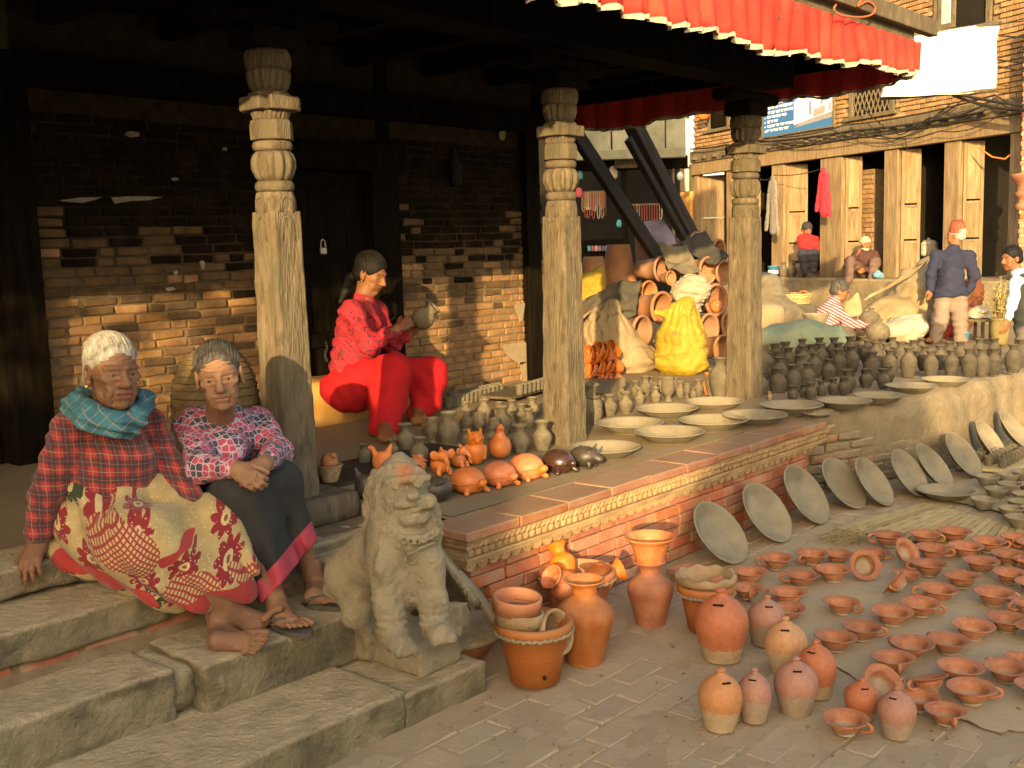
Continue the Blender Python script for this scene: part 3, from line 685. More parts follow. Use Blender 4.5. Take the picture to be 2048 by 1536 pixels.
# ------------------------------------------------------------------ far building across the yard
fd = ray(50, 525); FDIR = np.array([-fd[0], -fd[1], 0]); FDIR /= np.linalg.norm(FDIR)     # along the facade, towards the near (right) end
FN = np.array([-FDIR[1], FDIR[0], 0]); 
if np.dot(FN, -CAM + np.array([20., 8, 0])) > 0: FN = -FN                                  # facade normal, towards the square
F0 = at_d(1730, 555, 18.5)
FROT = math.atan2(FDIR[1], FDIR[0])
FO = np.array([F0[0], F0[1], 0.0])
if np.dot(np.array([-FDIR[1], FDIR[0], 0]), FN) > 0: fs = 1
else: fs = -1
def fuz(px, py, off=0.0):
    """facade coordinates (u along, z up) of a pixel on the plane `off` metres in front of the facade"""
    p = at_p(px, py, FO + FN * off, FN); return float(np.dot(p - FO, FDIR)), float(p[2])
shop = empty('arcade_house', FO, 'long sunlit brick house across the yard with an open timber-fronted arcade', 'house')
shop.rotation_euler = (0, 0, FROT)
def fbox(name, u0, u1, n0, n1, z0, z1, m, bev=.006, parent=None, root=None, **k):
    """n counts outwards from the facade"""
    v, f = bevbox(u1 - u0, n1 - n0, z1 - z0, bev); c = Vector(((u0 + u1) / 2, fs * (n0 + n1) / 2, (z0 + z1) / 2))
    if parent: c = c - parent.location
    return obj(name, mesh(name, v, f, False, m), parent or root or shop, c, **k)
ZB = F0[2]
_, ZL = fuz(1680, 312)               # lintel underside
_, ZT = fuz(1680, 283)               # lintel top
_, ZC = fuz(1680, 255)               # ledge top
uL, _ = fuz(1388, 430); uR, _ = fuz(2024, 430); ue = uR + 1.5
wl = fbox('wall', uL, ue, -.4, -.02, ZC, ZC + 4.5, M['mortar'])
M['farbrick'] = mat('ochre_brick', [(.16, .088, .044), (.26, .155, .078), (.34, .22, .115)], 5, .9, .4, 40, .2, .012, grime=(.16, .09, .05), gscale=2)
fb = [mesh('brick', *bevbox(.205, .06, .064, .006, .004, 1, 0, s_ + 120), False, M['farbrick']) for s_ in range(5)]
holes = []
def hole(pa, pb):
    (a, z1), (b, z0) = fuz(*pa), fuz(*pb); holes.append((a, b, z0, z1)); return a, b, z0, z1
W1_ = hole((1873, -60), (1985, 44)); W2_ = hole((1702, 168), (1790, 220)); W3_ = hole((1418, 195), (1462, 252))
bl = []; z = ZC + .04; r = 0
while z < ZC + 3.3:
    u = uL + .02 + (.108 if r % 2 else 0)
    while u < uR + .1:
        if not any(a - .1 < u + .1 and u + .1 < b + .1 and z0 - .03 < z < z1 + .03 for a, b, z0, z1 in holes): bl.append((u + .103, z))
        u += .217
    z += .078; r += 1
def seen(u, z):
    p = FO + FDIR * u; p = np.array([p[0], p[1], z]); q = CR.T @ (p - CAM); return 1024 + FPX * q[0] / q[2], 768 + FPX * q[1] / q[2]
vis = []; other = []
for (u, z) in bl:
    px, py = seen(u, z); (vis if (py > -20 and (px > 1810 or (py > 185 and px > 1660) or (1370 < px < 1460 and py > 200))) else other).append((u, z))
vis.sort(key=lambda t: -t[0]); mbr = MB()
for k, (u, z) in enumerate(vis[:300]): obj('brick', random.choice(fb), wl, Vector((u, fs * random.uniform(-.012, .0), z)) - wl.location, (random.uniform(-.01, .01), random.uniform(-.01, .01), 0))
bv, bf = bevbox(.205, .06, .064, .006)
for (u, z) in vis[300:] + other: mbr.add(bv, bf, Matrix.Translation(Vector((u, fs * random.uniform(-.012, 0), z)) - wl.location))
obj('upper_bricks', mesh('upper_bricks', mbr.V, mbr.F, False, M['farbrick']), wl, kind='stuff')
fbox('lintel', uL, ue, -.12, .06, ZL, ZT, M['doorwood']); lg = fbox('ledge', uL, ue, -.3, .10, ZT + .002, ZC - .002, M['wood'])
for k in range(26): fbox('ledge_end', uL + .2 + k * .36, uL + .29 + k * .36, .102, .19, ZT + .05, ZT + .12, M['wood'], parent=lg)
fbox('plinth', uL - .5, ue, -6, .55, -.1, ZB, M['mudwall'], .03)
for (pa, pb) in (((1388, 430), (1396, 430)), ((1453, 430), (1466, 430)), ((1543, 430), (1567, 430)), ((1640, 430), (1683, 430)), ((1767, 430), (1794, 430)), ((1886, 430), (1917, 430)), ((2016, 430), (2032, 430))):
    u0, _ = fuz(*pa); u1, _ = fuz(*pb); fbox('post', u0, u1, -.14, .0, ZB + .002, ZL - .002, M['doorwood'])
for (x0, x1, hinge) in ((1396, 1431, 0), (1567, 1603, 0), (1684, 1720, 0), (1795, 1839, 0), (1918, 1965, 0)):
    u0, _ = fuz(x0, 430); u1, _ = fuz(x1, 430); w_ = u1 - u0
    for _ in range(12): w_ = (fuz(x1, 430, -.07 - w_ * math.sin(R_(38)))[0] - u0) / math.cos(R_(38))
    lf = empty('door_leaf', (u0 + .01, fs * -.07, ZB), parent=shop); lf.rotation_euler = (0, 0, fs * R_(-38))
    hL = ZL - ZB - .03
    for zz0, zz1 in ((.0, hL * .27), (.29 * hL, .55 * hL), (.57 * hL, hL)):
        v, f = bevbox(w_ - .1, .02, zz1 - zz0 - .03, .004); obj('panel', mesh('panel', v, f, False, M['doorwood']), lf, (w_ / 2, 0, (zz0 + zz1) / 2 + .015))
    for xx in (.025, w_ - .025):
        v, f = bevbox(.05, .04, hL, .004); obj('stile', mesh('stile', v, f, False, M['doorwood']), lf, (xx, 0, hL / 2))
    for zz in (.02, .28 * hL, .56 * hL, hL - .02):
        v, f = bevbox(w_ - .1, .034, .045, .004); obj('rail', mesh('rail', v, f, False, M['doorwood']), lf, (w_ / 2, 0, zz + .002))
# dark rooms behind
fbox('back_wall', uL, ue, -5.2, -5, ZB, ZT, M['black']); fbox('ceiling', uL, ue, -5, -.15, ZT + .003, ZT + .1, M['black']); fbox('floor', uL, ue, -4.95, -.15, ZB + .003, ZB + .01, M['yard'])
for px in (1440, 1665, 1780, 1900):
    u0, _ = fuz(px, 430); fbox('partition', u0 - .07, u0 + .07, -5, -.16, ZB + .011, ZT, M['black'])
# sunlit inner brick pier and stacked pots in the rooms
u0, _ = fuz(1712, 430, -.4); pier = fbox('brick_pier', u0, u0 + .36, -.75, -.45, ZB + .012, ZL - .25, M['mortar'])
for r in range(22):
    for k in range(2): obj('brick', fb[(r + k) % 5], pier, Vector((u0 + .1 + k * .17 + (.04 if r % 2 else 0), fs * -.445, ZB + .06 + r * .085)) - pier.location, (0, 0, random.uniform(-.05, .05)), (.85, .6, 1.1))
# windows
def window(h, name='window'):
    a, b, z0, z1 = h; w_ = empty(name, ((a + b) / 2, 0, z0), parent=shop); t = .09
    def wp(nm, x0, x1, n0, n1, y0, y1, m): v, f = bevbox(x1 - x0, n1 - n0, y1 - y0, .005); obj(nm, mesh(nm, v, f, False, m), w_, ((x0 + x1) / 2, fs * (n0 + n1) / 2, (y0 + y1) / 2))
    W_ = b - a; H_ = z1 - z0
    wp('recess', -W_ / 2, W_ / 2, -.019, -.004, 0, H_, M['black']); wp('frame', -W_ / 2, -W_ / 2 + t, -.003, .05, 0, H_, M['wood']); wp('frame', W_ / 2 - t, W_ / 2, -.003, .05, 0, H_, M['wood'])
    wp('frame', -W_ / 2 + t + .001, W_ / 2 - t - .001, -.003, .045, H_ - t, H_, M['wood']); wp('sill', -W_ / 2 - .1, W_ / 2 + .1, -.003, .10, -.07, -.002, M['wood'])
    return w_, W_, H_, wp
w_, W_, H_, wp = window(W1_); M['glass'] = mat('dusty_pane', [(.35, .36, .33), (.5, .5, .45)], 4, .3, .1, 30, 0, spec=.5)
wp('shutter', -W_ / 2 + .12, -W_ / 2 + .42 * W_, .052, .08, .05, H_ - .1, M['wood']); wp('pane', -W_ / 2 + .2, -W_ / 2 + .42 * W_ - .08, .081, .09, .13, H_ - .3, M['glass'])
w_, W_, H_, wp = window(W2_)
for k in range(9):
    x = -W_ / 2 + .1 + k * (W_ - .2) / 8
    for s_ in (-1, 1):
        v, f = tube_vf([(x - s_ * .12, 0, 0), (x + s_ * .12, 0, H_ * .95)], .012, 6); obj('lattice_bar', mesh('lattice_bar', v, f, False, M['wood']), w_, (0, fs * .03, 0))
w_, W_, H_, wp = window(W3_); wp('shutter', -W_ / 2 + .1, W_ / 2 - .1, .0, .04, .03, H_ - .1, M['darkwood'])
# sign board
(a, zt1) = fuz(1526, 170, .12); (b, zb1) = fuz(1666, 254, .12); (a2, zb2) = fuz(1526, 275, .12)
SW, SH, SZ = b - a, zt1 - zb2 + .28, zb2
sm, nt, bs = newmat('blue_print'); tc = N(nt, 'TexCoord'); sx = N(nt, 'SeparateXYZ'); nt.links.new(tc.outputs['Object'], sx.inputs[0])
col = ramp(nt, mathn(nt, 'MULTIPLY_ADD', sx.outputs[2], 1 / SH, 0), [(0, (.02, .12, .30)), (1, (.015, .07, .26))]); nt.links.new(col, bs.inputs['Base Color']); bs.inputs['Roughness'].default_value = .5
sign = empty('shop_sign', FO + FDIR * (a + SW / 2) + FN * .12 + np.array([0, 0, SZ]), 'blue printed signboard with white lettering and a picture of a white house', 'sign'); sign.rotation_euler = (0, 0, FROT)
def sp(name, pts, m, n=.012, th=.004):
    """flat printed piece in sign fractions (0..1, 0..1)"""
    k = len(pts); V = [((x - .5) * SW, fs * n, y * SH) for x, y in pts] + [((x - .5) * SW, fs * (n - th), y * SH) for x, y in pts]
    F = [tuple(range(k)), tuple(range(2 * k - 1, k - 1, -1))] + [(i, i + k, (i + 1) % k + k, (i + 1) % k) for i in range(k)]
    return obj(name, mesh(name, V, F, False, m), sign)
sp('board', [(0, 0), (1, 0), (1, 1), (0, 1)], sm, .004, .03); fr = M['wood']
for pts in ([(-.015, -.02), (0, -.02), (0, 1.02), (-.015, 1.02)], [(1, -.02), (1.015, -.02), (1.015, 1.02), (1, 1.02)], [(0, -.02), (1, -.02), (1, 0), (0, 0)]): sp('frame', pts, fr, .02, .04)
wht = mat('white_print', [(.75, .77, .78), (.82, .83, .83)], 5, .5, 0, 30, 0); gry = mat('grey_print', [(.16, .17, .19), (.25, .25, .27)], 9, .5, 0, 30, 0); mauve = mat('mauve_print', [(.25, .18, .20), (.36, .28, .28)], 6, .5, 0, 30, 0); cyan = mat('pale_cyan_print', [(.45, .62, .62), (.6, .72, .7)], 5, .5, 0, 30, 0)
pic = empty('house_picture', parent=sign)
def pp(pts, m, n): o = sp('print_area', pts, m, n, .002); o.parent = pic
hs = .68
pp([(.47, .06), (.99, .12), (.99, .30), (.62, .16)], gry, .0072); pp([(.47, .10), (.47, .52 * hs + .08), (.66, .82 * hs), (.80, .74 * hs), (.99, 1.0 * hs + .1), (.99, .2), (.75, .16)], wht, .0095)
pp([(.74, .16), (.74, .40 * hs), (.98, .48 * hs), (.98, .22)], mauve, .0118); pp([(.51, .13), (.51, .48 * hs), (.63, .50 * hs), (.63, .16)], cyan, .0118); pp([(.68, .30 * hs), (.68, .58 * hs), (.72, .59 * hs), (.72, .31 * hs)], gry, .0118); pp([(.84, .46 * hs), (.84, .68 * hs), (.87, .69 * hs), (.87, .47 * hs)], gry, .0118)
pp([(.90, .2), (.90, .66 * hs), (.95, .68 * hs), (.95, .22)], cyan, .0136)
rs = random.Random(11)
for i, (ln, ind) in enumerate([(.35, .05), (.20, .05), (.06, .05), (.40, .05), (.38, .05), (.34, .05), (.22, .05), (.14, .05), (.42, .05), (.30, .03)]):
    y = .66 - i * .066; x = .02 + ind
    tick = sp('tick_mark', [(.025, y + .012), (.035, y), (.05, y + .028), (.036, y + .014)], wht, .008)
    while x < .07 + ln:
        # word: headline bar with hanging strokes, like the running script on the board
        wl_ = rs.uniform(.03, .075); row = sp('word', [(x, y + .026), (x + wl_, y + .026), (x + wl_, y + .034), (x, y + .034)], wht, .008)
        xx = x + .004
        while xx < x + wl_ - .008:
            g_ = rs.uniform(.008, .013); lo = rs.choice([-.004, 0, 0, .004]); 
            V = []
            o = sp('stroke', [(xx, y + lo), (xx + g_ * .7, y + lo + rs.uniform(-.004, .006)), (xx + g_ * .8, y + .0258), (xx + g_ * .35, y + .0258)], wht, .0082); o.parent = row; xx += g_ + .003
        x += wl_ + .012
for txt, xo, yo, szv in (('01-6615704', .28, .70, .055), ('3D', .30, .401, .045)):
    fc = bpy.data.curves.new('sign_text', 'FONT'); fc.body = txt; fc.size = szv * SH * 1.2; fc.extrude = .001
    to = bpy.data.objects.new('t', fc); COL.objects.link(to); dg = bpy.context.evaluated_depsgraph_get(); me = bpy.data.meshes.new_from_object(to.evaluated_get(dg)); bpy.data.objects.remove(to)
    me.materials.clear(); me.materials.append(wht); obj('number_text' if txt[0] == '0' else 'text', me, sign, ((xo - .5) * SW, fs * .010, yo * SH), (R_(90), 0, 0 if fs < 0 else math.pi))
# cables strung along the facade
def fpt(px, py, off): return at_p(px, py, FO + FN * off, FN)
def cable(name, pts, off, r, label, sag=0, m='cable', cat='cable', group='cables along the arcade house'):
    P = [fpt(x, y, off) for x, y in pts]; Q = []
    for i in range(len(P) - 1):
        for t in np.linspace(0, 1, 8, endpoint=False): Q.append(P[i] * (1 - t) + P[i + 1] * t - np.array([0, 0, sag * 4 * t * (1 - t)]))
    Q.append(P[-1]); c = Q[0]; v, f = tube_vf([q - c for q in Q], r, 5); return obj(name, mesh(name, v, f, True, M[m]), None, c, label=label, cat=cat, group=group)
lb = 'thin black cable sagging along the ledge of the arcade house'
rs = random.Random(3)
for (pts, off, r, sg) in [([(1515, 284), (1700, 262), (1965, 225)], .22, .020, .03), ([(1515, 280), (1740, 268), (1860, 235), (1990, 196), (2060, 210)], .3, .014, .10), ([(1530, 276), (1690, 250), (1990, 190), (2060, 205)], .34, .014, .06), ([(1380, 298), (1450, 290), (1520, 284)], .25, .018, .02),
                          ([(1725, 215), (1800, 270), (1905, 205)], .3, .010, .05), ([(1790, 262), (1850, 240), (1930, 195)], .26, .010, .06), ([(1700, 255), (1770, 278), (1870, 250), (2015, 200)], .28, .010, .05), ([(1905, 190), (2060, 222)], .5, .022, .05), ([(1905, 186), (2060, 212)], .55, .022, .02), ([(1920, 195), (2060, 217)], .52, .02, .06),
                          ([(1815, 50), (1870, 60)], .4, .008, 0), ([(1990, 70), (2060, 74)], .5, .010, .01), ([(1985, 117), (2060, 126)], .5, .010, .01), ([(1985, 130), (2060, 143)], .5, .010, .01), ([(1660, 258), (1760, 272), (1880, 262), (1990, 236)], .24, .009, .08), ([(1810, 275), (1815, 300)], .2, .008, 0), ([(1560, 285), (1660, 275)], .2, .010, .1)]:
    cable('cable', pts, off, r, lb, sg)
M['orangewire'] = mat('orange_wire', [(.55, .16, .04), (.62, .2, .06)], 5, .5, 0, 30, 0)
cable('wire', [(1958, 296), (1985, 314), (2010, 318), (2022, 308)], .1, .013, 'orange wire looped in the last dark doorway of the arcade', 0, 'orangewire', 'wire', None)
cable('clothes_line', [(1520, 358), (1550, 350), (1648, 336)], .35, .008, 'sagging dark clothes line strung before the arcade doors', .05, 'cable', 'line', None)
# drain pipe
M['pvc'] = mat('white_plastic_pipe', [(.50, .50, .46), (.62, .61, .56)], 3, .5, .1, 30, 0)
p0 = fpt(1377, 200, .25); p1 = fpt(1374, 383, .25); v, f = tube_vf([np.array([0, 0, 0]), np.array([0, 0, p0[2] - p1[2]])], .055, 14)
pp_ = obj('drain_pipe', mesh('drain_pipe', v, f, True, M['pvc']), None, p1, label='white plastic drain pipe on the corner of the arcade house', cat='pipe')
for t in (.25, .8): v, f = tube_vf([(0, 0, 0), (0, 0, .05)], .065, 14); obj('pipe_clip', mesh('pipe_clip', v, f, True, M['rope']), pp_, (0, 0, t * (p0[2] - p1[2])))
cn0 = fpt(1385, 385, .1); u0 = fuz(1385, 430)[0]; fbox('corner_pier', u0 - .5, u0 - .02, -.3, .02, ZB + .003, fuz(1385, 382)[1], M['mud'], .03); fbox('corner_post', u0 - .5, u0 - .02, -.3, -.02, fuz(1385, 382)[1] + .003, ZT, M['wood'])
M['lampred'] = mat('orange_paper', [(.55, .10, .03), (.6, .15, .05)], 5, .6, .1, 30, 0)
lp = fpt(1407, 228, .3); Vv = lathe_vf(smooth_prof([(.02, -.12), (.09, -.10), (.14, 0), (.09, .10), (.02, .12)], 3), 16); lan = obj('lantern', mesh('lantern', *Vv, True, M['lampred']), None, lp, label='small round orange lantern hanging on the brick wall by the drain pipe', cat='lantern')
v, f = tube_vf([(0, 0, .11), (0, 0, .8)], .006, 5); obj('cord', mesh('cord', v, f, True, M['cable']), lan)
# red brick pier at the right edge
pr = at_d(2052, 520, 15.2); rp = empty('brick_pillar', (pr[0], pr[1], .27), 'slim red brick pillar with stone mouldings at the end of the yard', 'pillar'); rp.rotation_euler = (0, 0, R_(20))
rb = [mesh('brick', *bevbox(.235, .21, .06, .006, .003, 1, 0, s_), False, M['redbrick']) for s_ in range(4)]
for r in range(62):
    z = .04 + r * .068
    if 1.62 < z < 2.15: continue
    obj('brick', rb[r % 4], rp, (0, 0, z), (0, 0, (math.pi / 2 if r % 2 else 0)), (1, 1, 1))
v, f = bevbox(.205, .205, 4.2, .002); obj('core', mesh('core', v, f, False, M['mortar']), rp, (0, 0, 2.1))
mo = lathe_vf([(.13, 1.62), (.17, 1.64), (.17, 1.70), (.14, 1.73), (.14, 1.80), (.18, 1.83), (.18, 1.87), (.15, 1.90), (.15, 1.98), (.2, 2.04), (.24, 2.1), (.24, 2.14), (.13, 2.15)], 20); obj('moulding', mesh('moulding', *mo, True, M['redtile']), rp)
# ---- shop shed left of the arcade house
sd = at_d(1290, 560, 17.5); SZ0 = .5
shed = empty('bead_stall', (sd[0], sd[1], 0), 'dim wooden shop stall hung with bead strings under grey boarded awning', 'stall')
cd = CR[:, 0].copy(); cd[2] = 0; cd /= np.linalg.norm(cd); SROT = math.atan2(cd[1], cd[0]); shed.rotation_euler = (0, 0, SROT)
SDP = np.array([sd[0], sd[1], 0]); SN = np.array([cd[1], -cd[0], 0])
def suz(px, py, off=0):
    p = at_p(px, py, SDP + SN * off, SN); return float(np.dot(p - SDP, cd)), float(p[2])
def sbox(name, x0, x1, y0, y1, n0, n1, m, bev=.006, parent=None):
    """from picture-plane extents at the stall's front"""
    a, zt_ = suz(x0, y0, n1); b, zb_ = suz(x1, y1, n1); v, f = bevbox(abs(b - a), n1 - n0, abs(zt_ - zb_), bev); c = Vector(((a + b) / 2, -(n0 + n1) / 2, (zt_ + zb_) / 2))
    return obj(name, mesh(name, v, f, False, m), parent or shed, c - (parent.location if parent else Vector()))
M['greyboard'] = mat('grey_painted_board', [(.13, .13, .095), (.20, .20, .15), (.25, .25, .19)], 3, .85, .3, 25, .08, grime=(.10, .09, .06), gscale=2)
for k, (a, b) in enumerate(((1100, 1160), (1161, 1222), (1223, 1290), (1291, 1330), (1331, 1372))): sbox('awning_board', a, b, 160, 302, .55, .6, M['greyboard'])
sbox('awning_rail', 1100, 1372, 303, 314, .5, .66, M['greyboard']); sbox('beam', 1100, 1376, 318, 336, -.1, .05, M['darkwood']); sbox('post', 1243, 1259, 336, 600, -.1, .02, M['darkwood']); sbox('post', 1344, 1352, 336, 600, -.1, .02, M['wood']); sbox('bracket', 1231, 1275, 314, 335, .06, .2, M['wood'])
sbox('back_wall', 1050, 1362, 150, 620, -2.2, -2.1, M['black']); sbox('table', 1100, 1245, 482, 490, -.5, .3, M['darkwood']); sbox('counter', 1100, 1240, 497, 600, -.45, .25, M['darkwood'])
sbox('bead_rail', 1150, 1240, 383, 385, -.03, .0, M['wood']); sbox('bead_rail', 1262, 1325, 408, 410, -.03, .0, M['wood'])
bc = [(.45, .42, .36), (.10, .36, .24), (.25, .05, .04), (.20, .08, .05), (.3, .22, .1), (.12, .05, .04), (.35, .3, .2)]; bm_ = [mat('beads_%d' % i, [tuple(x * .8 for x in c), c], 20, .4, .2, 60, 0) for i, c in enumerate(bc)]
rs = random.Random(9)
for k in range(30):
    px = 1166 + k * 2.5 if k < 18 else 1266 + (k - 18) * 5; y0 = 385 if k < 18 else 410; ln = rs.uniform(25, 55)
    a, z0 = suz(px, y0, .01); _, z1 = suz(px, y0 + ln, .01); L = z0 - z1; r0 = .02
    mb = MB().add(*tube_vf([(-r0, 0, 0), (-r0, 0, -L * .8), (-r0 * .6, 0, -L * .95), (0, 0, -L), (r0 * .6, 0, -L * .95), (r0, 0, -L * .8), (r0, 0, 0)], .008, 5))
    obj('bead_string', mesh('bead_string', mb.V, mb.F, True, bm_[{3: 0, 9: 1}.get(k, rs.choice([2, 3, 4, 5, 6, 2, 5]))]), shed, (a, -.02, z0))
gd = [mat('trinket_%d' % i, [c, tuple(x * 1.2 for x in c)], 9, .5, .1, 40, 0) for i, c in enumerate([(.05, .25, .28), (.35, .06, .08), (.3, .28, .24), (.25, .1, .15), (.08, .08, .09)])]
for k in range(9):
    px = 1178 + k * 7; a, z0 = suz(px, 497, .28); v, f = bevbox(.05, .05, .09, .012); obj('goods_box', mesh('goods_box', v, f, False, gd[k % 5]), shed, (a, -.30, z0 + .0))
for (px, py, s_, g_) in ((1160, 350, .10, 0), (1158, 385, .12, 1), (1234, 385, .07, 2), (1247, 400, .10, 1), (1238, 447, .09, 0), (1226, 345, .16, 2)):
    a, z0 = suz(px, py, .04); v, f = lathe_vf(smooth_prof([(.0, -.5), (.4, -.4), (.5, 0), (.3, .4), (0, .5)], 3), 10); obj('hanging_trinket', mesh('hanging_trinket', [(x * s_, y * s_ * .5, z * s_ * 1.4) for x, y, z in v], f, True, gd[g_]), shed, (a, -.04, z0))
a, z0 = suz(1361, 352, .7); v, f = lathe_vf([(0, 0), (.045, 0), (.052, .02), (.052, .04), (.042, .04), (.04, .02), (0, .02)], 20); dial = obj('round_dial', mesh('round_dial', [(x, z, y * 1.35) for x, y, z in v], f, True, M['glass']), shed, (a, -.7, z0))
# house wall behind everything so that the yard is closed
bh = at_d(840, 400, 24); v, f = bevbox(12, .4, 9, .01); bk = obj('background_house', mesh('background_house', v, f, False, M['farbrick']), None, (bh[0], bh[1], 4.5), (0, 0, SROT), label='tall brick house rising behind the bead stall', cat='house')
# ------------------------------------------------------------------ awning valance
M['redcloth'] = mat('red_valance_cloth', [(.36, .022, .022), (.46, .035, .03), (.52, .055, .04)], 4, .92, .5, 40, 0, rand=False, grime=(.30, .03, .03), gscale=7)
M['silver'] = mat('foil_trim', [(.24, .20, .12), (.48, .44, .34)], 40, .35, .8, 70, 0, spec=.6, rand=False)
def valance(x0, x1, n, along, fixed, ztop, zhem, seed, amp=.03):
    """pleated strip; returns V, F of the cloth and of its trim"""
    r = np.random.default_rng(seed); nz = 7; V = []; T = []; ph = 0; sc = 0
    xs = np.linspace(x0, x1, n); k = 0
    for i, x in enumerate(xs):
        ph += r.uniform(.12, .62); sc += r.uniform(.1, .4)
        hem = zhem + (.075 * min(max((x - 5.2) / 1.8, 0), 1) if along == 0 else .075 * max(0, 1 - (x - 2.7) / 2.5)) + .012 * math.sin(x * 7.3) + .008 * math.sin(sc)
        for j in range(nz):
            t = j / (nz - 1); y = fixed - amp * (.25 + .75 * t) * (math.sin(ph) + .4 * math.sin(2 * ph + 1)) - .025 * t * math.sin(x * 3.3) - .012 * t * math.sin(x * 9.1 + 2); z = ztop + (hem - ztop) * t
            V.append((x, y, z) if along == 0 else (y, x, z))
        for j in range(3):
            t = j / 2; z = hem - .022 * t + .004 * math.sin(sc * 3 + j); y = fixed - .007 - amp * (math.sin(ph) + .4 * math.sin(2 * ph + 1)) - .025 * math.sin(x * 3.3) - .012 * math.sin(x * 9.1 + 2) - .004 * math.sin(sc * 5)
            T.append((x, y, z + .002) if along == 0 else (y, x, z + .002))
    F = [(i * nz + j, i * nz + j + 1, (i + 1) * nz + j + 1, (i + 1) * nz + j) for i in range(n - 1) for j in range(nz - 1)]
    G = [(i * 3 + j, i * 3 + j + 1, (i + 1) * 3 + j + 1, (i + 1) * 3 + j) for i in range(n - 1) for j in range(2)]
    return V, F, T, G
aw = empty('awning_valance', (3.6, EAVE_Y - .05, 2.52), 'pleated red cloth valance with silver foil hem hanging from the eave', 'awning'); AL = Vector(aw.location)
for (nm, along, a, b, n, fx, hem, sd) in (('front_cloth', 0, -4.5, 7.05, 1300, EAVE_Y - .062, 2.535, 1), ('side_cloth', 1, EAVE_Y - .05, 6.2, 240, 7.05, 2.50, 2)):
    V, F, T, G = valance(a, b, n, along, fx, 2.80, hem, sd)
    o = obj(nm, mesh(nm, [tuple(Vector(v) - AL) for v in V], F, True, M['redcloth']), aw); sm_ = o.modifiers.new('s', 'SOLIDIFY'); sm_.thickness = .003
    o = obj('foil_trim', mesh('foil_trim', [tuple(Vector(v) - AL) for v in T], G, False, M['silver']), aw); sm_ = o.modifiers.new('s', 'SOLIDIFY'); sm_.thickness = .002
crd = [at_y(x, y, EAVE_Y - .11) for x, y in [(1672, 10), (1668, 18), (1676, 28), (1695, 33), (1725, 34), (1745, 28), (1750, 14), (1735, 3), (1716, 12), (1722, 2), (1728, -8)]]
c0 = crd[0]; Q = smooth = []
cs = []
for i in range(len(crd) - 1):
    p0, p1, p2, p3 = crd[max(i - 1, 0)], crd[i], crd[i + 1], crd[min(i + 2, len(crd) - 1)]
    for t in np.linspace(0, 1, 5, endpoint=False): cs.append(.5 * ((2 * p1) + (-p0 + p2) * t + (2 * p0 - 5 * p1 + 4 * p2 - p3) * t * t + (-p0 + 3 * p1 - 3 * p2 + p3) * t ** 3) - c0)
obj('looped_cord', mesh('looped_cord', *tube_vf(cs, .006, 6), True, mat('red_cord', [(.4, .08, .04), (.5, .12, .06)], 9, .7, .1, 50, 0)), None, c0, label='thin red cord hanging in loose loops on the fascia board', cat='cord')
# ------------------------------------------------------------------ sheets of cloth, banner
def sheet(name, cor, m, nu=30, nv=24, amp=.03, seed=0, th=.006, fs_=5.0, parent=None, bulge=0, **k):
    """cor: four world corners (a b / d c); crumpled cloth hung between them"""
    a, b, c, d = [np.array(p, float) for p in cor]; U, W = np.meshgrid(np.linspace(0, 1, nu), np.linspace(0, 1, nv), indexing='ij')
    P = a * ((1 - U) * (1 - W))[..., None] + b * (U * (1 - W))[..., None] + c * (U * W)[..., None] + d * ((1 - U) * W)[..., None]
    n = np.cross(b - a, d - a); n /= np.linalg.norm(n)
    if np.dot(n, CAM - a) < 0: n = -n
    ns = snoise(P, fs_, seed, 4); rid = 1 - np.abs(snoise(P, fs_ * 1.7, seed + 1, 2)) * 2
    P = P + n * (amp * ns + amp * .5 * rid + bulge * 4 * U * (1 - U) * np.sqrt(np.maximum(W, 0)))[..., None] + amp * .6 * np.stack([snoise(P, fs_, seed + 2), snoise(P, fs_, seed + 3), snoise(P, fs_, seed + 4)], -1)
    c0 = P.reshape(-1, 3).mean(0); c0[2] = P[..., 2].min(); V = P.reshape(-1, 3) - c0
    F = np.array([(i * nv + j, (i + 1) * nv + j, (i + 1) * nv + j + 1, i * nv + j + 1) for i in range(nu - 1) for j in range(nv - 1)])
    o = obj(name, mesh(name, V, F, True, m), parent, c0, **k); s_ = o.modifiers.new('s', 'SOLIDIFY'); s_.thickness = th; return o
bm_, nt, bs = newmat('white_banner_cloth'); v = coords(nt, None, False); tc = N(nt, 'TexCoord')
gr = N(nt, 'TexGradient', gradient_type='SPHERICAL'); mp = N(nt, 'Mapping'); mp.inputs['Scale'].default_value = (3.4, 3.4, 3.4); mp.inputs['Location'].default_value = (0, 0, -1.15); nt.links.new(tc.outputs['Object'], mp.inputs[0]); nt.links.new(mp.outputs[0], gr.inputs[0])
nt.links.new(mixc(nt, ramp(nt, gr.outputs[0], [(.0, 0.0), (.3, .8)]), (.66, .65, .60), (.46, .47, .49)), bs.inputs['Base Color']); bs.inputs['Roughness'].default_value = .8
D_ = 9.2
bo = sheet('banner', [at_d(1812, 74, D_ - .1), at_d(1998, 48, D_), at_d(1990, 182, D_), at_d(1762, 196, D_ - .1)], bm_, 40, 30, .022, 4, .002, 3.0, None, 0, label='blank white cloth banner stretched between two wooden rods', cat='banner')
for (a, b) in (((1806, 75), (2002, 46)), ((1760, 197), (1994, 180))):
    p, q = at_d(*a, D_ - .03), at_d(*b, D_ - .02); v, f = tube_vf([np.zeros(3), q - p], .018, 8); obj('rod', mesh('rod', v, f, True, M['wood']), bo, Vector(p) - Vector(bo.location))
p, q = at_d(1806, 75, D_ - .03), np.array([7.02, EAVE_Y, 2.9]); v, f = tube_vf([np.zeros(3), q - p], .006, 6); obj('cord', mesh('cord', v, f, True, M['cable']), bo, Vector(p) - Vector(bo.location))
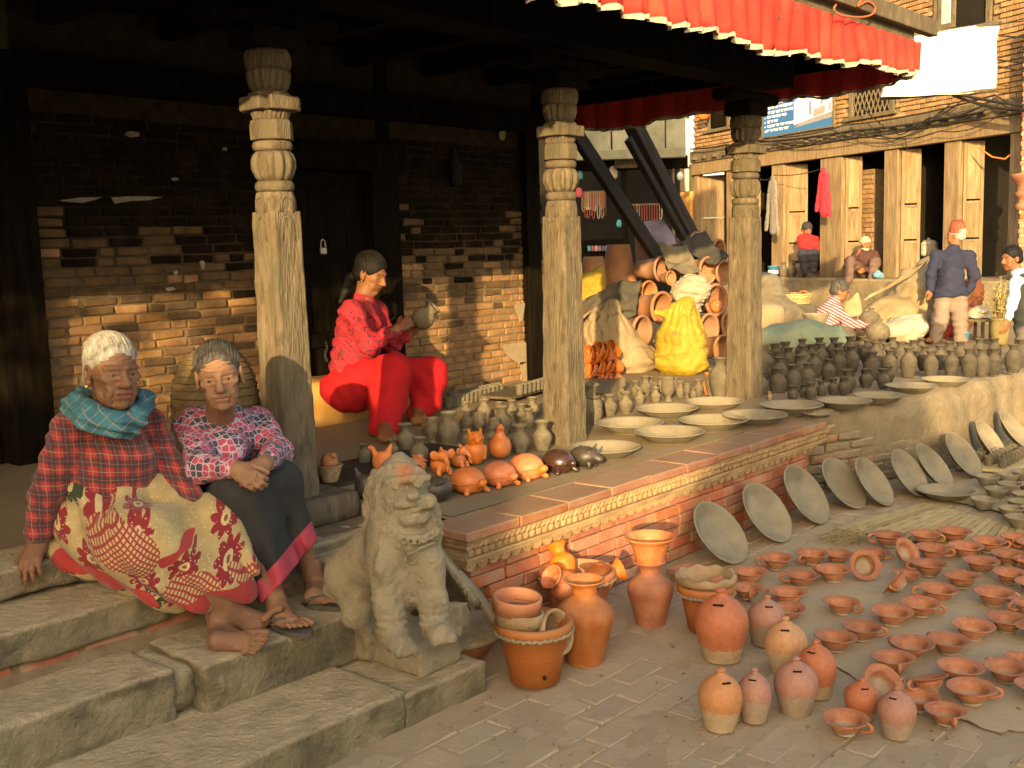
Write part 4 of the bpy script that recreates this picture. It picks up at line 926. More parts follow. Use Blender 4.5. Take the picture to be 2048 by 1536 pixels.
p, q = at_d(1998, 48, D_), at_d(2140, 30, D_ + 2); v, f = tube_vf([np.zeros(3), q - p], .006, 6); obj('cord', mesh('cord', v, f, True, M['cable']), bo, Vector(p) - Vector(bo.location))
# ------------------------------------------------------------------ leaning timbers
def timber(p0, p1, w_, h_, m, label, roll=0, name='timber_beam', cat='beam', grp='dark timbers leaning over the pot heap'):
    p0 = np.array(p0); p1 = np.array(p1); d = p1 - p0; L = np.linalg.norm(d); v, f = bevbox(w_, h_, L, .006, .003)
    o = obj(name, mesh(name, [(x, y, z + L / 2) for x, y, z in v], f, False, m), None, p0, label=label, cat=cat, group=grp)
    q = Vector(d).to_track_quat('Z', 'Y'); o.rotation_euler = (q @ Euler((0, 0, roll)).to_quaternion()).to_euler(); return o
timber(at_d(1405, 520, 10.2), at_d(1225, 170, 9.4), .11, .16, M['beam'], 'broad dark timber beam leaning steeply behind the carved corner post', R_(20))
timber(at_d(1380, 500, 10.0), at_d(1256, 278, 9.5), .06, .07, M['beam'], 'thin dark batten with sawn end lying along the broad leaning beam', R_(20))
timber(at_d(1318, 520, 9.8), at_d(1130, 235, 9.2), .07, .13, M['beam'], 'dark timber leaning across the bead stall front', R_(15))
# ------------------------------------------------------------------ heap of big planters lying on their sides
def planter_vf(R0=.14, R1=.10, L=.30, n=26, lip=.012):
    pr = [(0, 0), (R1 * .8, 0), (R1, .006), (R1 + (R0 - R1) * .5, L * .5), (R0 - .004, L - .035), (R0 + lip, L - .03), (R0 + lip + .002, L - .012), (R0 + lip * .6, L), (R0 - .010, L), (R0 - .016, L - .03), (R1 + (R0 - R1) * .5 - .016, L * .5), (R1 - .014, .02), (0, .018)]
    return lathe_vf(pr, n, .006)
pl_me = [mesh('planter', *planter_vf(.14, .10, .34), True, M['darkterra']), mesh('planter', *planter_vf(.14, .085, .26), True, M['darkterra'])]
vd = CR[:, 2].copy(); rt_ = CR[:, 0].copy()
def lying(px, py, mh, dep, lab, k=0, yaw=.65, up=.0):
    """mouth centre pixel, mouth height in pixels"""
    c = at_d(px, py, dep); s_ = (mh * dep / FPX) / .30; a = -vd * .78 + rt_ * yaw; a[2] = up; a /= np.linalg.norm(a)
    q = Vector(a).to_track_quat('Z', 'Y'); base = c - a * (.34 if k == 0 else .26) * s_
    return obj('planter', pl_me[k], None, base, q.to_euler(), (s_,) * 3, label=lab, cat='planter', group='clay planters heaped behind the sacks')
g1 = 'big clay planter on its side in the heap, '
lying(1435, 600, 66, 9.1, g1 + 'a small round pot inside its mouth'); lying(1421, 656, 60, 9.0, g1 + 'mouth sunlit, beside the yellow sack'); lying(1327, 616, 66, 9.3, g1 + 'behind the yellow sack\'s tied neck'); lying(1287, 662, 64, 9.15, g1 + 'between the tan and yellow sacks', 0, .8)
lying(1448, 697, 56, 8.9, g1 + 'lowest one against the carved corner post'); lying(1462, 648, 56, 9.2, g1 + 'mostly hidden by the carved corner post'); lying(1325, 538, 52, 9.6, g1 + 'grey cloth stuffed in its mouth', 0, .85); lying(1343, 556, 30, 9.35, 'small clay planter lying in the heap under grey cloth', 1)
lying(1418, 540, 54, 9.6, g1 + 'dark mouth beneath the tarpaulin'); lying(1450, 545, 50, 9.7, g1 + 'top one against the carved corner post'); lying(1396, 487, 48, 9.9, g1 + 'topmost, under the dark tarpaulin', 0, .75, .1); lying(1405, 705, 50, 9.25, g1 + 'lowest, behind the yellow sack')
for (px_, py_, mh_, dp_, lb_) in ((1372, 530, 46, 9.8, 'high behind the white bag'), (1300, 585, 48, 9.7, 'behind the grey tarpaulin flap'), (1268, 610, 46, 9.6, 'under the old plank'), (1360, 505, 40, 10.1, 'under the lilac cloth'), (1440, 500, 44, 10.0, 'below the dark tarpaulin edge'), (1385, 600, 50, 9.5, 'right behind the white plastic bag'), (1300, 715, 46, 9.3, 'lowest between the two sacks')): lying(px_, py_, mh_, dp_, g1 + lb_, 0, random.uniform(.5, .9))
ball = at_d(1432, 612, 9.15); v, f = lathe_vf(smooth_prof([(0, -.055), (.04, -.045), (.058, 0), (.045, .04), (.018, .055), (.016, .066), (0, .066)], 3), 20); q = Vector(-vd).to_track_quat('Z', 'Y'); obj('round_pot', mesh('round_pot', v, f, True, M['orange']), None, ball, q.to_euler(), label='small round orange pot lying inside a big planter', cat='pot')
inv = lambda s_: [(.16 * s_, 0), (.155 * s_, .02), (.10 * s_, .34 * s_), (.095 * s_, .36 * s_), (.02, .36 * s_), (0, .36 * s_)]
for (px, py, w_, dep, lab) in ((1188, 588, 66, 9.9, 'brown clay planter standing upside down beside the leaning timber'), (1238, 575, 76, 10.0, 'tall brown planter upside down with a hole in its base')):
    b = at_d(px, py, dep); s_ = w_ * dep / FPX / .32; v, f = lathe_vf(inv(s_), 26); obj('upturned_planter', mesh('upturned_planter', v, f, True, M['darkterra']), None, b, label=lab, cat='planter', group='upturned planters')
    bb_ = obj('support_mound', mesh('support_mound', *lathe_vf([(.3, -max(b[2] - .3, .1)), (.22, -.02), (0, -.002)], 14), True, M['yard']), None, b, label='earth mound under the ' + lab.replace(' standing', ''), cat='mound')
v, f = bevbox(.30, .03, .34, .01); p = at_d(1302, 497, 10.1); obj('clay_slab', mesh('clay_slab', v, f, False, M['darkterra']), None, p, (R_(-20), 0, SROT), label='flat brown clay slab propped up behind the heap', cat='slab')
M['lilac'] = mat('lilac_cloth', [(.20, .17, .22), (.30, .26, .32)], 6, .9, .3, 40, 0); M['tarp'] = mat('grey_brown_tarpaulin', [(.085, .072, .05), (.15, .128, .09), (.20, .17, .12)], 4, .8, .4, 30, .1); M['darktarp'] = mat('dark_tarpaulin', [(.045, .042, .033), (.08, .072, .055)], 4, .75, .4, 30, .1)
M['tan'] = mat('tan_sackcloth', [(.20, .145, .09), (.27, .205, .13), (.32, .25, .165)], 4, .9, .5, 35, .05, grime=(.26, .18, .11), gscale=5); M['yellow'] = mat('yellow_woven_sack', [(.25, .17, .02), (.33, .23, .03), (.39, .285, .055)], 5, .6, .4, 40, 0, spec=.35); M['whitebag'] = mat('white_plastic_bag', [(.30, .25, .185), (.44, .38, .30)], 7, .55, .4, 30, 0)
sheet('cloth', [at_d(1285, 450, 9.95), at_d(1325, 442, 9.95), at_d(1355, 490, 9.8), at_d(1320, 500, 9.8)], M['lilac'], 20, 20, .025, 3, .01, 6, label='crumpled lilac cloth thrown over the clay slab', cat='cloth')
sheet('tarpaulin', [at_d(1360, 490, 9.75), at_d(1412, 462, 9.8), at_d(1460, 520, 9.5), at_d(1432, 530, 9.5)], M['darktarp'], 26, 22, .03, 5, .008, 6, label='dark tarpaulin draped over the topmost planters', cat='tarpaulin')
sheet('tarpaulin', [at_d(1318, 495, 9.55), at_d(1372, 488, 9.5), at_d(1405, 538, 9.3), at_d(1345, 540, 9.3)], M['tarp'], 30, 26, .045, 6, .008, 7, label='crumpled brown tarpaulin over the middle of the pot heap', cat='tarpaulin')
sheet('tarpaulin', [at_d(1222, 572, 9.35), at_d(1285, 556, 9.3), at_d(1272, 632, 9.1), at_d(1232, 640, 9.1)], M['darktarp'], 26, 26, .03, 8, .008, 6, label='grey tarpaulin flap hanging beside the tan sack', cat='tarpaulin')
sheet('plastic_sheet', [at_d(1155, 548, 9.3), at_d(1208, 532, 9.3), at_d(1214, 575, 9.2), at_d(1160, 604, 9.1)], M['yellow'], 22, 20, .02, 9, .004, 8, label='yellow plastic sheet crumpled above the old plank', cat='sheet')
timber(at_d(1150, 628, 9.0), at_d(1232, 574, 9.3), .05, .09, M['wood'], 'old wooden plank lying above the tan sack', 0, 'plank', 'plank', None)
v, f = bevbox(3.2, 1.6, .5, .2, .05, 2, 2, 4); hb = at_z(1330, 690, .4); hm = obj('heap_mound', mesh('heap_mound', v, f, True, M['yard']), None, (10.2, 7.2, .62), (0, 0, SROT), label='earth mound carrying the heap of planters', cat='mound')
# sacks
def gather(c, ztop, zbot, amp=.014, n=11, seed=1):
    """folds that run down from a tied neck"""
    c = np.array(c); return lambda p: amp * np.clip((p[:, 2] - zbot) / (ztop - zbot), 0, 1) * (1 - 2 * np.abs(np.sin(np.arctan2(p[:, 1] - c[1], p[:, 0] - c[0]) * n / 2 + 2 * snoise(p, 6, seed)))) + .006 * np.sin(p[:, 2] * 55 + 4 * snoise(p, 5, seed + 2)) * (p[:, 2] < zbot + .1)
def folds(seed, a1=.010, s1=9, a2=.005, s2=22):
    return lambda p: a1 * snoise(p * (1, 1, 1.6), s1, seed) + a2 * (1 - 2 * np.abs(snoise(p * (1, 1, 2.2), s2, seed + 1)))
yb = at_d(1362, 752, 8.75); V = Vol(yb + (-.42, -.42, -.05), yb + (.42, .42, .75), .011)
up3 = np.array([0, 0, 1.]); r3 = np.array([cd[0], cd[1], 0]); f3 = np.array([-cd[1], cd[0], 0])
Rs = np.stack([r3, f3, up3], 1)
V.ell(yb + up3 * .17, (.215, .16, .17), Rs, .05).ell(yb + up3 * .33, (.20, .14, .16), Rs, .08).ell(yb + up3 * .10, (.21, .16, .12), Rs, .05).cap(yb + up3 * .45, yb + up3 * .53 + r3 * .02, .09, .075, .08).cap(yb + up3 * .53 - r3 * .02, yb + up3 * .58 + r3 * .05, .085, .07, .05).cap(yb + up3 * .49 - r3 * .09, yb + up3 * .53 - r3 * .20, .03, .02, .05).cap(yb + up3 * .56 + r3 * .05, yb + up3 * .47 + r3 * .12, .04, .04, .05)
V.field(folds(3, .010, 8, .006, 19)); V.field(gather(yb, yb[2] + .5, yb[2] + .15, .007, 13, 4)); V.plane(yb, (0, 0, -1))
ys = vobj('sack', V, M['yellow'], None, yb, label='bulging yellow woven sack with black print and a knotted neck', cat='sack', loc=yb)
wb = at_d(1374, 630, 8.85); V = Vol(wb + (-.3, -.3, -.1), wb + (.3, .3, .5), .010)
V.cap(wb + up3 * -.02, wb + up3 * .08, .10, .11, .05).ell(wb + up3 * .20 + r3 * .03, (.17, .13, .115), Rs, .05).ell(wb + up3 * .26 + r3 * .07, (.10, .1, .09), Rs, .05); V.field(folds(6, .012, 14, .012, 26)); vobj('bag', V, M['whitebag'], None, wb, label='crumpled white plastic bag sitting on the yellow sack', cat='bag', loc=wb)
tb = at_d(1245, 758, 8.95); V = Vol(tb + (-.6, -.5, -.05), tb + (.5, .5, .8), .013)
V.ell(tb + up3 * .22 + r3 * -.06, (.25, .17, .24), Rs, .08).ell(tb + up3 * .40 - r3 * .13, (.20, .15, .20), Rs, .1).ell(tb + up3 * .14 + r3 * .08, (.22, .16, .15), Rs, .08).cap(tb + up3 * .55 - r3 * .18, tb + up3 * .62 - r3 * .07, .07, .05, .08).ell(tb + up3 * .12 - r3 * .2, (.2, .15, .12), Rs, .08)
V.field(folds(9, .014, 5, .009, 13)); V.field(gather(tb - r3 * .1, tb[2] + .6, tb[2] + .1, .009, 12, 6)); V.plane(tb, (0, 0, -1)); vobj('sack', V, M['tan'], None, tb, label='large slumped tan cloth sack crossed by a post shadow', cat='sack', loc=tb)
# black print on the yellow sack, laid on its surface
from mathutils.bvhtree import BVHTree
bpy.context.view_layer.update(); bt = BVHTree.FromObject(ys, bpy.context.evaluated_depsgraph_get())
M['print'] = mat('faded_black_print', [(.10, .085, .03), (.2, .16, .04)], 30, .7, 0, 30, 0)
for txt, px, py, sz_, tilt in (('DAL', 1347, 670, .046, .06), ('ACE', 1319, 682, .032, .1), ('ESH YARN & HYPES', 1314, 716, .026, .09)):
    fc = bpy.data.curves.new('t', 'FONT'); fc.body = txt; fc.size = sz_ * 1.3; to = bpy.data.objects.new('t', fc); COL.objects.link(to); dg = bpy.context.evaluated_depsgraph_get(); me = bpy.data.meshes.new_from_object(to.evaluated_get(dg)); bpy.data.objects.remove(to)
    bm2 = bmesh.new(); bm2.from_mesh(me); bmesh.ops.triangulate(bm2, faces=bm2.faces[:]); bmesh.ops.subdivide_edges(bm2, edges=bm2.edges[:], cuts=1); bm2.to_mesh(me); bm2.free()
    o0 = at_d(px, py, 8.3)
    for v in me.vertices:
        w_ = o0 + r3 * (v.co.x + 0) + up3 * (v.co.y + v.co.x * tilt); h_, n_, _, _ = bt.ray_cast(Vector(w_ - yb), Vector(vd))
        v.co = (h_ - Vector(vd) * .004) if h_ else Vector(w_ - yb + vd * .4)
    me.materials.clear(); me.materials.append(M['print']); obj('printed_text', me, ys)
# ------------------------------------------------------------------ things in the far yard
M['green'] = mat('pale_green_plastic', [(.13, .17, .11), (.20, .25, .17), (.26, .29, .20)], 3, .7, .4, 25, 0); M['strawcloth'] = mat('straw_matting', [(.21, .155, .085), (.28, .21, .118), (.33, .255, .15)], 4, .9, .5, 30, .05)
def lump(name, ells, m, lab, cat, h=.03, a1=.02, s1=4, seed=1, cut=None):
    P = np.array([e[0] for e in ells]); Rr = max(max(e[1]) for e in ells); V = Vol(P.min(0) - Rr - .1, P.max(0) + Rr + .1, h)
    for c, r in ells: V.ell(c, r, Rs, .12)
    V.field(folds(seed, a1, s1, a1 * .45, s1 * 2.6)); b = P.mean(0); b[2] = cut if cut is not None else P[:, 2].min()
    if cut is not None: V.plane((0, 0, cut), (0, 0, -1))
    return vobj(name, V, m, None, b, label=lab, cat=cat, loc=b)
zz = lambda px, py, d: at_d(px, py, d)
lump('covered_heap', [(zz(1560, 685, 10.2), (.28, .3, .16)), (zz(1610, 678, 10.2), (.3, .3, .16)), (zz(1660, 688, 10.2), (.2, .3, .14))], M['green'], 'low heap covered with pale green plastic behind the grey vases', 'sheet', .03, .016, 5, 3, .38)
lump('covered_heap', [(zz(1790, 640, 13.6), (.4, .45, .30)), (zz(1840, 605, 13.8), (.35, .45, .45)), (zz(1740, 655, 13.6), (.3, .4, .16)), (zz(1880, 580, 14.0), (.35, .4, .5))], M['strawcloth'], 'big heap under tan sackcloth behind the person in navy', 'heap', .04, .03, 3, 5, .26)
lump('white_sack', [(zz(1800, 660, 13.0), (.22, .2, .13)), (zz(1828, 655, 13.0), (.15, .2, .15))], M['whitebag'], 'cream plastic sack lying before the tan covered heap', 'sack', .025, .02, 7, 8, .26)
lump('covered_heap', [(zz(1530, 605, 12.6), (.22, .3, .35)), (zz(1560, 640, 12.4), (.3, .3, .25)), (zz(1610, 645, 12.6), (.25, .3, .2))], M['tarp'], 'grey tarpaulin heap beneath the wicker basket', 'heap', .035, .025, 4, 9, .26)
sheet('straw_mat', [zz(1830, 545, 13.4), zz(1858, 520, 13.4), zz(1740, 590, 13.2), zz(1730, 600, 13.2)], M['strawcloth'], 14, 10, .02, 2, .01, 4, label='stiff straw mat sticking out over the tan heap', cat='mat')
sheet('sackcloth', [zz(1690, 605, 13.2), zz(1715, 585, 13.2), zz(1722, 630, 13.1), zz(1685, 640, 13.1)], M['strawcloth'], 14, 14, .03, 12, .01, 5, label='fold of tan sackcloth beside the woman in the striped blouse', cat='cloth')
# wicker basket
bp_ = zz(1588, 622, 12.7); bk = empty('wicker_basket', bp_, 'round wicker basket holding broken orange pots', 'basket'); br = 70 * 12.7 / FPX / 2
for k in range(9):
    t = k / 8; rr = br * (.55 + .45 * t ** .6); P = [(rr * math.cos(a), rr * math.sin(a), .2 * t) for a in np.linspace(0, 2 * math.pi, 25)]; obj('weaver', mesh('weaver', *tube_vf(P, .014, 5, False), True, M['straw']), bk)
for k in range(20):
    a = 2 * math.pi * k / 20; P = [(br * (.55 + .45 * t ** .6) * math.cos(a) * .97, br * (.55 + .45 * t ** .6) * math.sin(a) * .97, .2 * t) for t in np.linspace(0, 1, 6)]; obj('stake', mesh('stake', *tube_vf(P, .009, 5), True, M['straw']), bk)
obj('base', mesh('base', *lathe_vf([(br * .56, 0), (br * .56, .01), (0, .01)], 20), True, M['straw']), bk)
# ------------------------------------------------------------------ pottery
def prof_mesh(name, pts, m, n=28, sm=3, wob=.004): return mesh(name, *lathe_vf(smooth_prof(pts, sm), n, wob), True, m)
# vase profiles, height 1 -> scaled
VASE = [(0, 0), (.17, 0), (.19, .015), (.25, .22), (.285, .45), (.27, .60), (.18, .74), (.135, .80), (.13, .86), (.165, .95), (.20, .985), (.19, 1.0), (.165, .985), (.12, .90), (.11, .8), (.16, .72), (0, .68)]
VASE2 = [(0, 0), (.20, 0), (.22, .02), (.30, .25), (.34, .42), (.30, .58), (.20, .68), (.17, .74), (.18, .84), (.26, .96), (.28, .985), (.265, 1.0), (.23, .98), (.15, .84), (.14, .74), (0, .66)]
GOBL = [(0, 0), (.18, 0), (.17, .03), (.13, .12), (.14, .22), (.25, .40), (.29, .58), (.27, .78), (.27, .94), (.29, .985), (.275, 1.0), (.25, .98), (.235, .8), (.2, .5), (0, .42)]
CUP = [(0, 0), (.30, 0), (.33, .03), (.37, .35), (.40, .75), (.41, .98), (.39, 1.0), (.36, .96), (.33, .5), (.27, .1), (0, .08)]
vmesh = {k: prof_mesh('vase', p, M['greyclay'], 24) for k, p in (('a', VASE), ('b', VASE2), ('g', GOBL), ('c', CUP))}
vmesh['d'] = prof_mesh('vase', VASE, M['darkclay'], 24); vmesh['e'] = prof_mesh('vase', VASE2, M['darkclay'], 24)
def place(kind, px, yb, h_px, z, lab, cat='vase', grp='grey clay vases', name='grey_vase', me=None, wide=1.0):
    p = at_z(px, yb, z); d = depth(p); s_ = h_px * d / FPX
    return obj(name, me or vmesh[kind], None, p, (random.uniform(-.02, .02), random.uniform(-.02, .02), random.uniform(0, 6.28)), (s_ * wide, s_ * wide, s_), label=lab, cat=cat, group=grp)
def cc(lst, ox, oy, sc): return [(ox + x / sc, oy + y / sc) + tuple(r) for x, y, *r in lst]
# between red-trousered woman and turtles (crop coords: x, top, base)
g_ = 'grey vases beside the seated potter'
lst = [(330, 1118, 1225, 'b'), (475, 1095, 1195, 'b'), (545, 1015, 1160, 'b'), (612, 1083, 1225, 'b'), (652, 985, 1075, 'b'), (680, 985, 1120, 'g'), (765, 955, 1120, 'b'), (850, 905, 990, 'b'), (857, 945, 1060, 'b'), (858, 1045, 1150, 'b'), (922, 960, 1075, 'g'), (945, 890, 995, 'b'), (985, 1035, 1120, 'b'), (1035, 925, 1075, 'b'), (1020, 905, 985, 'b'), (1085, 895, 985, 'b'), (1135, 915, 1015, 'b'), (1190, 880, 985, 'b'), (1075, 970, 1060, 'b'), (1128, 1020, 1165, 'b'), (1240, 1000, 1150, 'b'), (1170, 940, 1040, 'b'), (1000, 990, 1090, 'g')]
near = {0: 'small grey vase standing nearest the lion statue\'s mane', 2: 'tall grey vase standing just before the red trousers', 6: 'tall grey vase next to the upside-down goblets', 19: 'grey vase on the platform left of the middle carved post', 20: 'round grey vase touching the middle carved post'}
for i, (x, t, b, k) in enumerate(lst):
    lab = near.get(i, {'b': 'flared-neck grey clay vase in the cluster between the potter and the turtles', 'g': 'grey clay goblet standing among the vases beside the person in crimson'}[k])
    place(k, 600 + x / 2.56, 450 + b / 2.56, (b - t) / 2.56, FLOOR + .004, lab, grp=g_)
# rows of little cups along the wall
for i in range(13):
    place('c', 600 + (760 + i * 22) / 2.56, 450 + (935 - i * 5.5) / 2.56, 21, FLOOR + .004, 'little grey cup in the shaded row along the brick wall', 'cup', 'little cups by the wall', 'clay_cup')
    if i < 11: place('c', 600 + (775 + i * 24) / 2.56, 450 + (902 - i * 4.5) / 2.56, 19, FLOOR + .004, 'little grey cup in the shaded row along the brick wall', 'cup', 'little cups by the wall', 'clay_cup')
bd = at_z(600 + 1190 / 2.56, 450 + 885 / 2.56, FLOOR + .005); v, f = bevbox(.75, .26, .02, .004); brd = obj('board', mesh('board', v, f, False, M['wood']), None, Vector(bd) + Vector((.0, .1, .045)), (0, 0, R_(12)), label='wooden board carrying a row of little cups by the end post', cat='board')
for i in range(7): place('c', 600 + (1125 + i * 22) / 2.56, 450 + (868 - i * 6) / 2.56, 20, FLOOR + .065, 'little grey cup lined up on the wooden board', 'cup', 'cups on the board', 'clay_cup')
# between the two right posts (crop4 coords)
lst = [(360, 885, 1105, 'b'), (385, 955, 1108, 'b'), (475, 945, 1065, 'b'), (563, 930, 1052, 'b'), (540, 895, 985, 'b'), (640, 912, 1000, 'b'), (672, 842, 950, 'b'), (620, 870, 960, 'b'), (730, 905, 990, 'b'), (728, 880, 960, 'b'), (800, 850, 985, 'g'), (868, 872, 960, 'b'), (840, 850, 930, 'b'), (905, 885, 965, 'g'), (940, 908, 970, 'b'), (970, 862, 950, 'b'), (760, 848, 930, 'b'), (545, 850, 930, 'g'), (1090, 738, 960, 'a'), (1050, 800, 950, 'a'), (420, 930, 1040, 'b'), (700, 845, 930, 'b')]
for i, (x, t, b, k) in enumerate(lst): place(k, 1050 + x / 2.792, 450 + b / 2.792, (b - t) / 2.792, FLOOR + .004, {'b': 'small grey vase in the crowd before the tan and yellow sacks', 'g': 'stemmed grey goblet in the crowd before the sacks', 'a': 'tall slender grey vase beside the yellow sack and corner post'}[k], grp='grey vases before the sacks')
for (x, t, b) in ((1030, 825, 945), (1366, 930, 975)): place('b', 1050 + x / 2.792, 450 + b / 2.792, (b - t) / 2.792, FLOOR + .004, 'orange fired vase at the foot of the yellow sack' if x < 1100 else 'tiny buff vase behind the basins at the corner post', 'vase', None, 'orange_vase', prof_mesh('orange_vase', VASE2, M['orange'] if x < 1100 else M['carved'], 20))
# dark vases right of the corner post (crop5 coords)
big = [(85, 890, 1110), (155, 880, 1070), (98, 935, 1110), (215, 870, 1040), (235, 905, 1060), (175, 925, 1090), (320, 853, 1000), (180, 965, 1150), (172, 1030, 1215), (325, 895, 1060), (378, 885, 1040), (318, 950, 1130), (262, 1010, 1190), (350, 1000, 1170), (428, 845, 1000), (435, 878, 1040), (395, 935, 1100), (480, 975, 1130), (515, 845, 1000), (540, 875, 1040), (545, 915, 1080), (615, 838, 990), (622, 895, 1060), (690, 838, 980), (720, 860, 1010), (770, 870, 1040), (745, 930, 1110), (815, 850, 990), (840, 880, 1030), (855, 918, 1090), (872, 842, 980), (928, 870, 1020), (1000, 860, 1010), (972, 905, 1085), (1070, 895, 1050), (1110, 925, 1085), (1050, 850, 970), (1168, 890, 1040), (1225, 870, 1010), (1235, 920, 1080), (1290, 870, 1020), (1345, 910, 1085), (1410, 850, 1000), (1425, 910, 1080), (1500, 850, 990), (1495, 910, 1075), (1615, 885, 1060), (1665, 855, 1030), (65, 1050, 1230)]
for i, (x, t, b) in enumerate(big): place('d', 1500 + x / 3.071, 400 + b / 3.071, (b - t) / 3.071, yard_z(8.2) + .004, 'tall dark grey vase in the crowd of vases on the terrace' if x < 1150 else 'tall grey vase in the sunlit end of the crowd on the terrace', grp='dark vases crowding the terrace')
sml = [(262, 1140, 1235), (375, 1120, 1225), (438, 1110, 1205), (510, 1095, 1195), (598, 1040, 1180), (580, 1085, 1195), (620, 1065, 1160), (715, 1035, 1150), (700, 1045, 1140), (820, 1035, 1155), (850, 1020, 1120), (330, 1130, 1215)]
for (x, t, b) in sml: place('e', 1500 + x / 3.071, 400 + b / 3.071, (b - t) / 3.071, yard_z(7.6) + .004, 'squat dark grey vase in front of the tall vases on the terrace', grp='squat vases on the terrace')
# shallow basins
BAS = [(0, .0), (.25, 0), (.28, .006), (.40, .075), (.47, .125), (.50, .135), (.505, .145), (.495, .152), (.46, .142), (.39, .09), (.27, .022), (0, .016)]
bas_me = prof_mesh('basin', BAS, M['basin'], 44, 3, .004)
def basin(px, py, wpx, z, lab, grp='pale basins drying on the platform'):
    p = at_z(px, py, z + .055); d = depth(p); s_ = wpx * d / FPX; return obj('clay_basin', bas_me, None, (p[0], p[1], z), (0, 0, random.uniform(0, 6)), (s_,) * 3, label=lab, cat='basin', group=grp)
bl_ = [(588, 1100, 375, 'pale clay basin behind the front pair on the platform'), (790, 1020, 350, 'pale clay basin next to the small vases on the platform'), (1055, 980, 325, 'pale clay basin beside the corner post, vases behind it'), (805, 1150, 395, 'pale clay basin near the platform edge between two others'), (1050, 1085, 380, 'pale clay basin in the middle of the platform edge row'), (1280, 1055, 362, 'pale clay basin at the platform edge before the corner post'), (447, 1232, 395, 'pale clay basin nearest the dark pig figurine'), (1485, 1002, 350, 'pale clay basin at the end corner of the red tile platform'), (1640, 1022, 170, 'pale clay basin half hidden behind the corner basin')]
for (x, y, w_, lab) in bl_: basin(1050 + x / 2.792, 450 + y / 2.792, w_ / 2.792, FLOOR + .004, lab)
for (x, y, w_, lab) in [(580, 1222, 325, 'pale clay basin on the terrace wall next to the platform end'), (795, 1188, 312, 'pale clay basin on the terrace wall below squat dark vases'), (990, 1132, 308, 'pale clay basin on the terrace wall before the tall dark vases'), (1203, 1093, 295, 'sunlit clay basin last in the row on the terrace wall')]: basin(1500 + x / 3.071, 400 + y / 3.071, w_ / 3.071, yard_z(7.4) + .006, lab, 'pale basins on the terrace wall')
basin(1300 + 1400 / 2.3636, 850 + 300 / 2.3636, 265 / 2.3636, .012, 'grey basin lying flat on the straw mat by the small bowls', None)
def leaning(px, py, hpx, ywall, lab, tilt=62, n=0):
    """basin propped on edge against a wall, mouth towards the street"""
    p = at_y(px, py, ywall - .16); d = depth(p); s_ = hpx * 1.1 * d / FPX; t = R_(tilt)
    a = Vector((random.uniform(-.05, .05), -math.sin(t), math.cos(t))).normalized(); q = a.to_track_quat('Z', 'Y')
    c = np.array([p[0], p[1], .5 * s_ * math.sin(t) + .006]); base = Vector(c) - a * .14 * s_
    return obj('clay_basin', bas_me, None, base, q.to_euler(), (s_,) * 3, label=lab, cat='basin', group='basins leaning against the walls')
ld = [(335, 560, 270, YE, 'grey basin leaning on the brick platform next to the stacked planter'), (555, 484, 255, YE, 'grey basin leaning on the brick platform, middle of three'), (740, 440, 250, YE, 'grey basin leaning on the brick platform by the straw bundle'),
      (918, 245, 225, 2.80, 'grey basin leaning on the terrace wall just past the platform end'), (1062, 195, 212, 2.68, 'second grey basin from the platform end leaning on the terrace wall'), (1228, 178, 205, 2.60, 'third grey basin from the platform end, beside the flat basin'), (1348, 120, 200, 2.56, 'fourth grey basin from the platform end on the terrace wall'), (1485, 90, 195, 2.53, 'half sunlit basin leaning on the terrace wall'), (1615, 62, 185, 2.53, 'sunlit basin leaning on the terrace wall behind the cup tray'), (1730, 25, 180, 2.53, 'last sunlit basin leaning on the terrace wall')]
for i, (x, y, h_, yw, lab) in enumerate(ld): leaning(1300 + x / 2.3636, 850 + y / 2.3636, h_ / 2.3636 * 1.12, yw - .02, lab, 51 + (i % 3) * 2)
# small grey bowls on the mat
SB = [(0, 0), (.22, 0), (.25, .02), (.42, .25), (.50, .40), (.505, .43), (.485, .43), (.40, .27), (.24, .06), (0, .045)]
sb_me = prof_mesh('bowl', SB, M['basin'], 28)
for (x, y, w_) in [(1595, 262, 108), (1690, 250, 108), (1757, 238, 105), (1637, 318, 106), (1700, 296, 108), (1575, 368, 112), (1707, 410, 112), (1745, 375, 108), (1742, 455, 122), (1768, 340, 105), (1800, 300, 110), (1810, 410, 112), (1830, 360, 110)]:
    p = at_z(1300 + x / 2.3636, 850 + y / 2.3636, .045); s_ = w_ / 2.3636 * depth(p) / FPX; obj('small_bowl', sb_me, None, (p[0], p[1], .012), (0, 0, random.uniform(0, 6)), (s_,) * 3, label='small grey clay bowl drying near the straw mat', cat='bowl', group='small grey bowls')
tr = at_z(1300 + 1690 / 2.3636, 850 + 195 / 2.3636, .0); v, f = bevbox(.75, .38, .02, .006); obj('tray', mesh('tray', v, f, False, M['straw']), None, (tr[0] + .1, tr[1] + .1, .012), (0, 0, R_(8)), label='woven tray set with tiny dark cups', cat='tray')
for i in range(7):
    for j in range(3): obj('clay_cup', vmesh['c'], None, (tr[0] - .17 + i * .085 + j * .02, tr[1] - .02 + j * .095, .024), (0, 0, 0), (.075, .075, .062), label='tiny dark clay cup standing on the woven tray', cat='cup', group='cups on the tray')
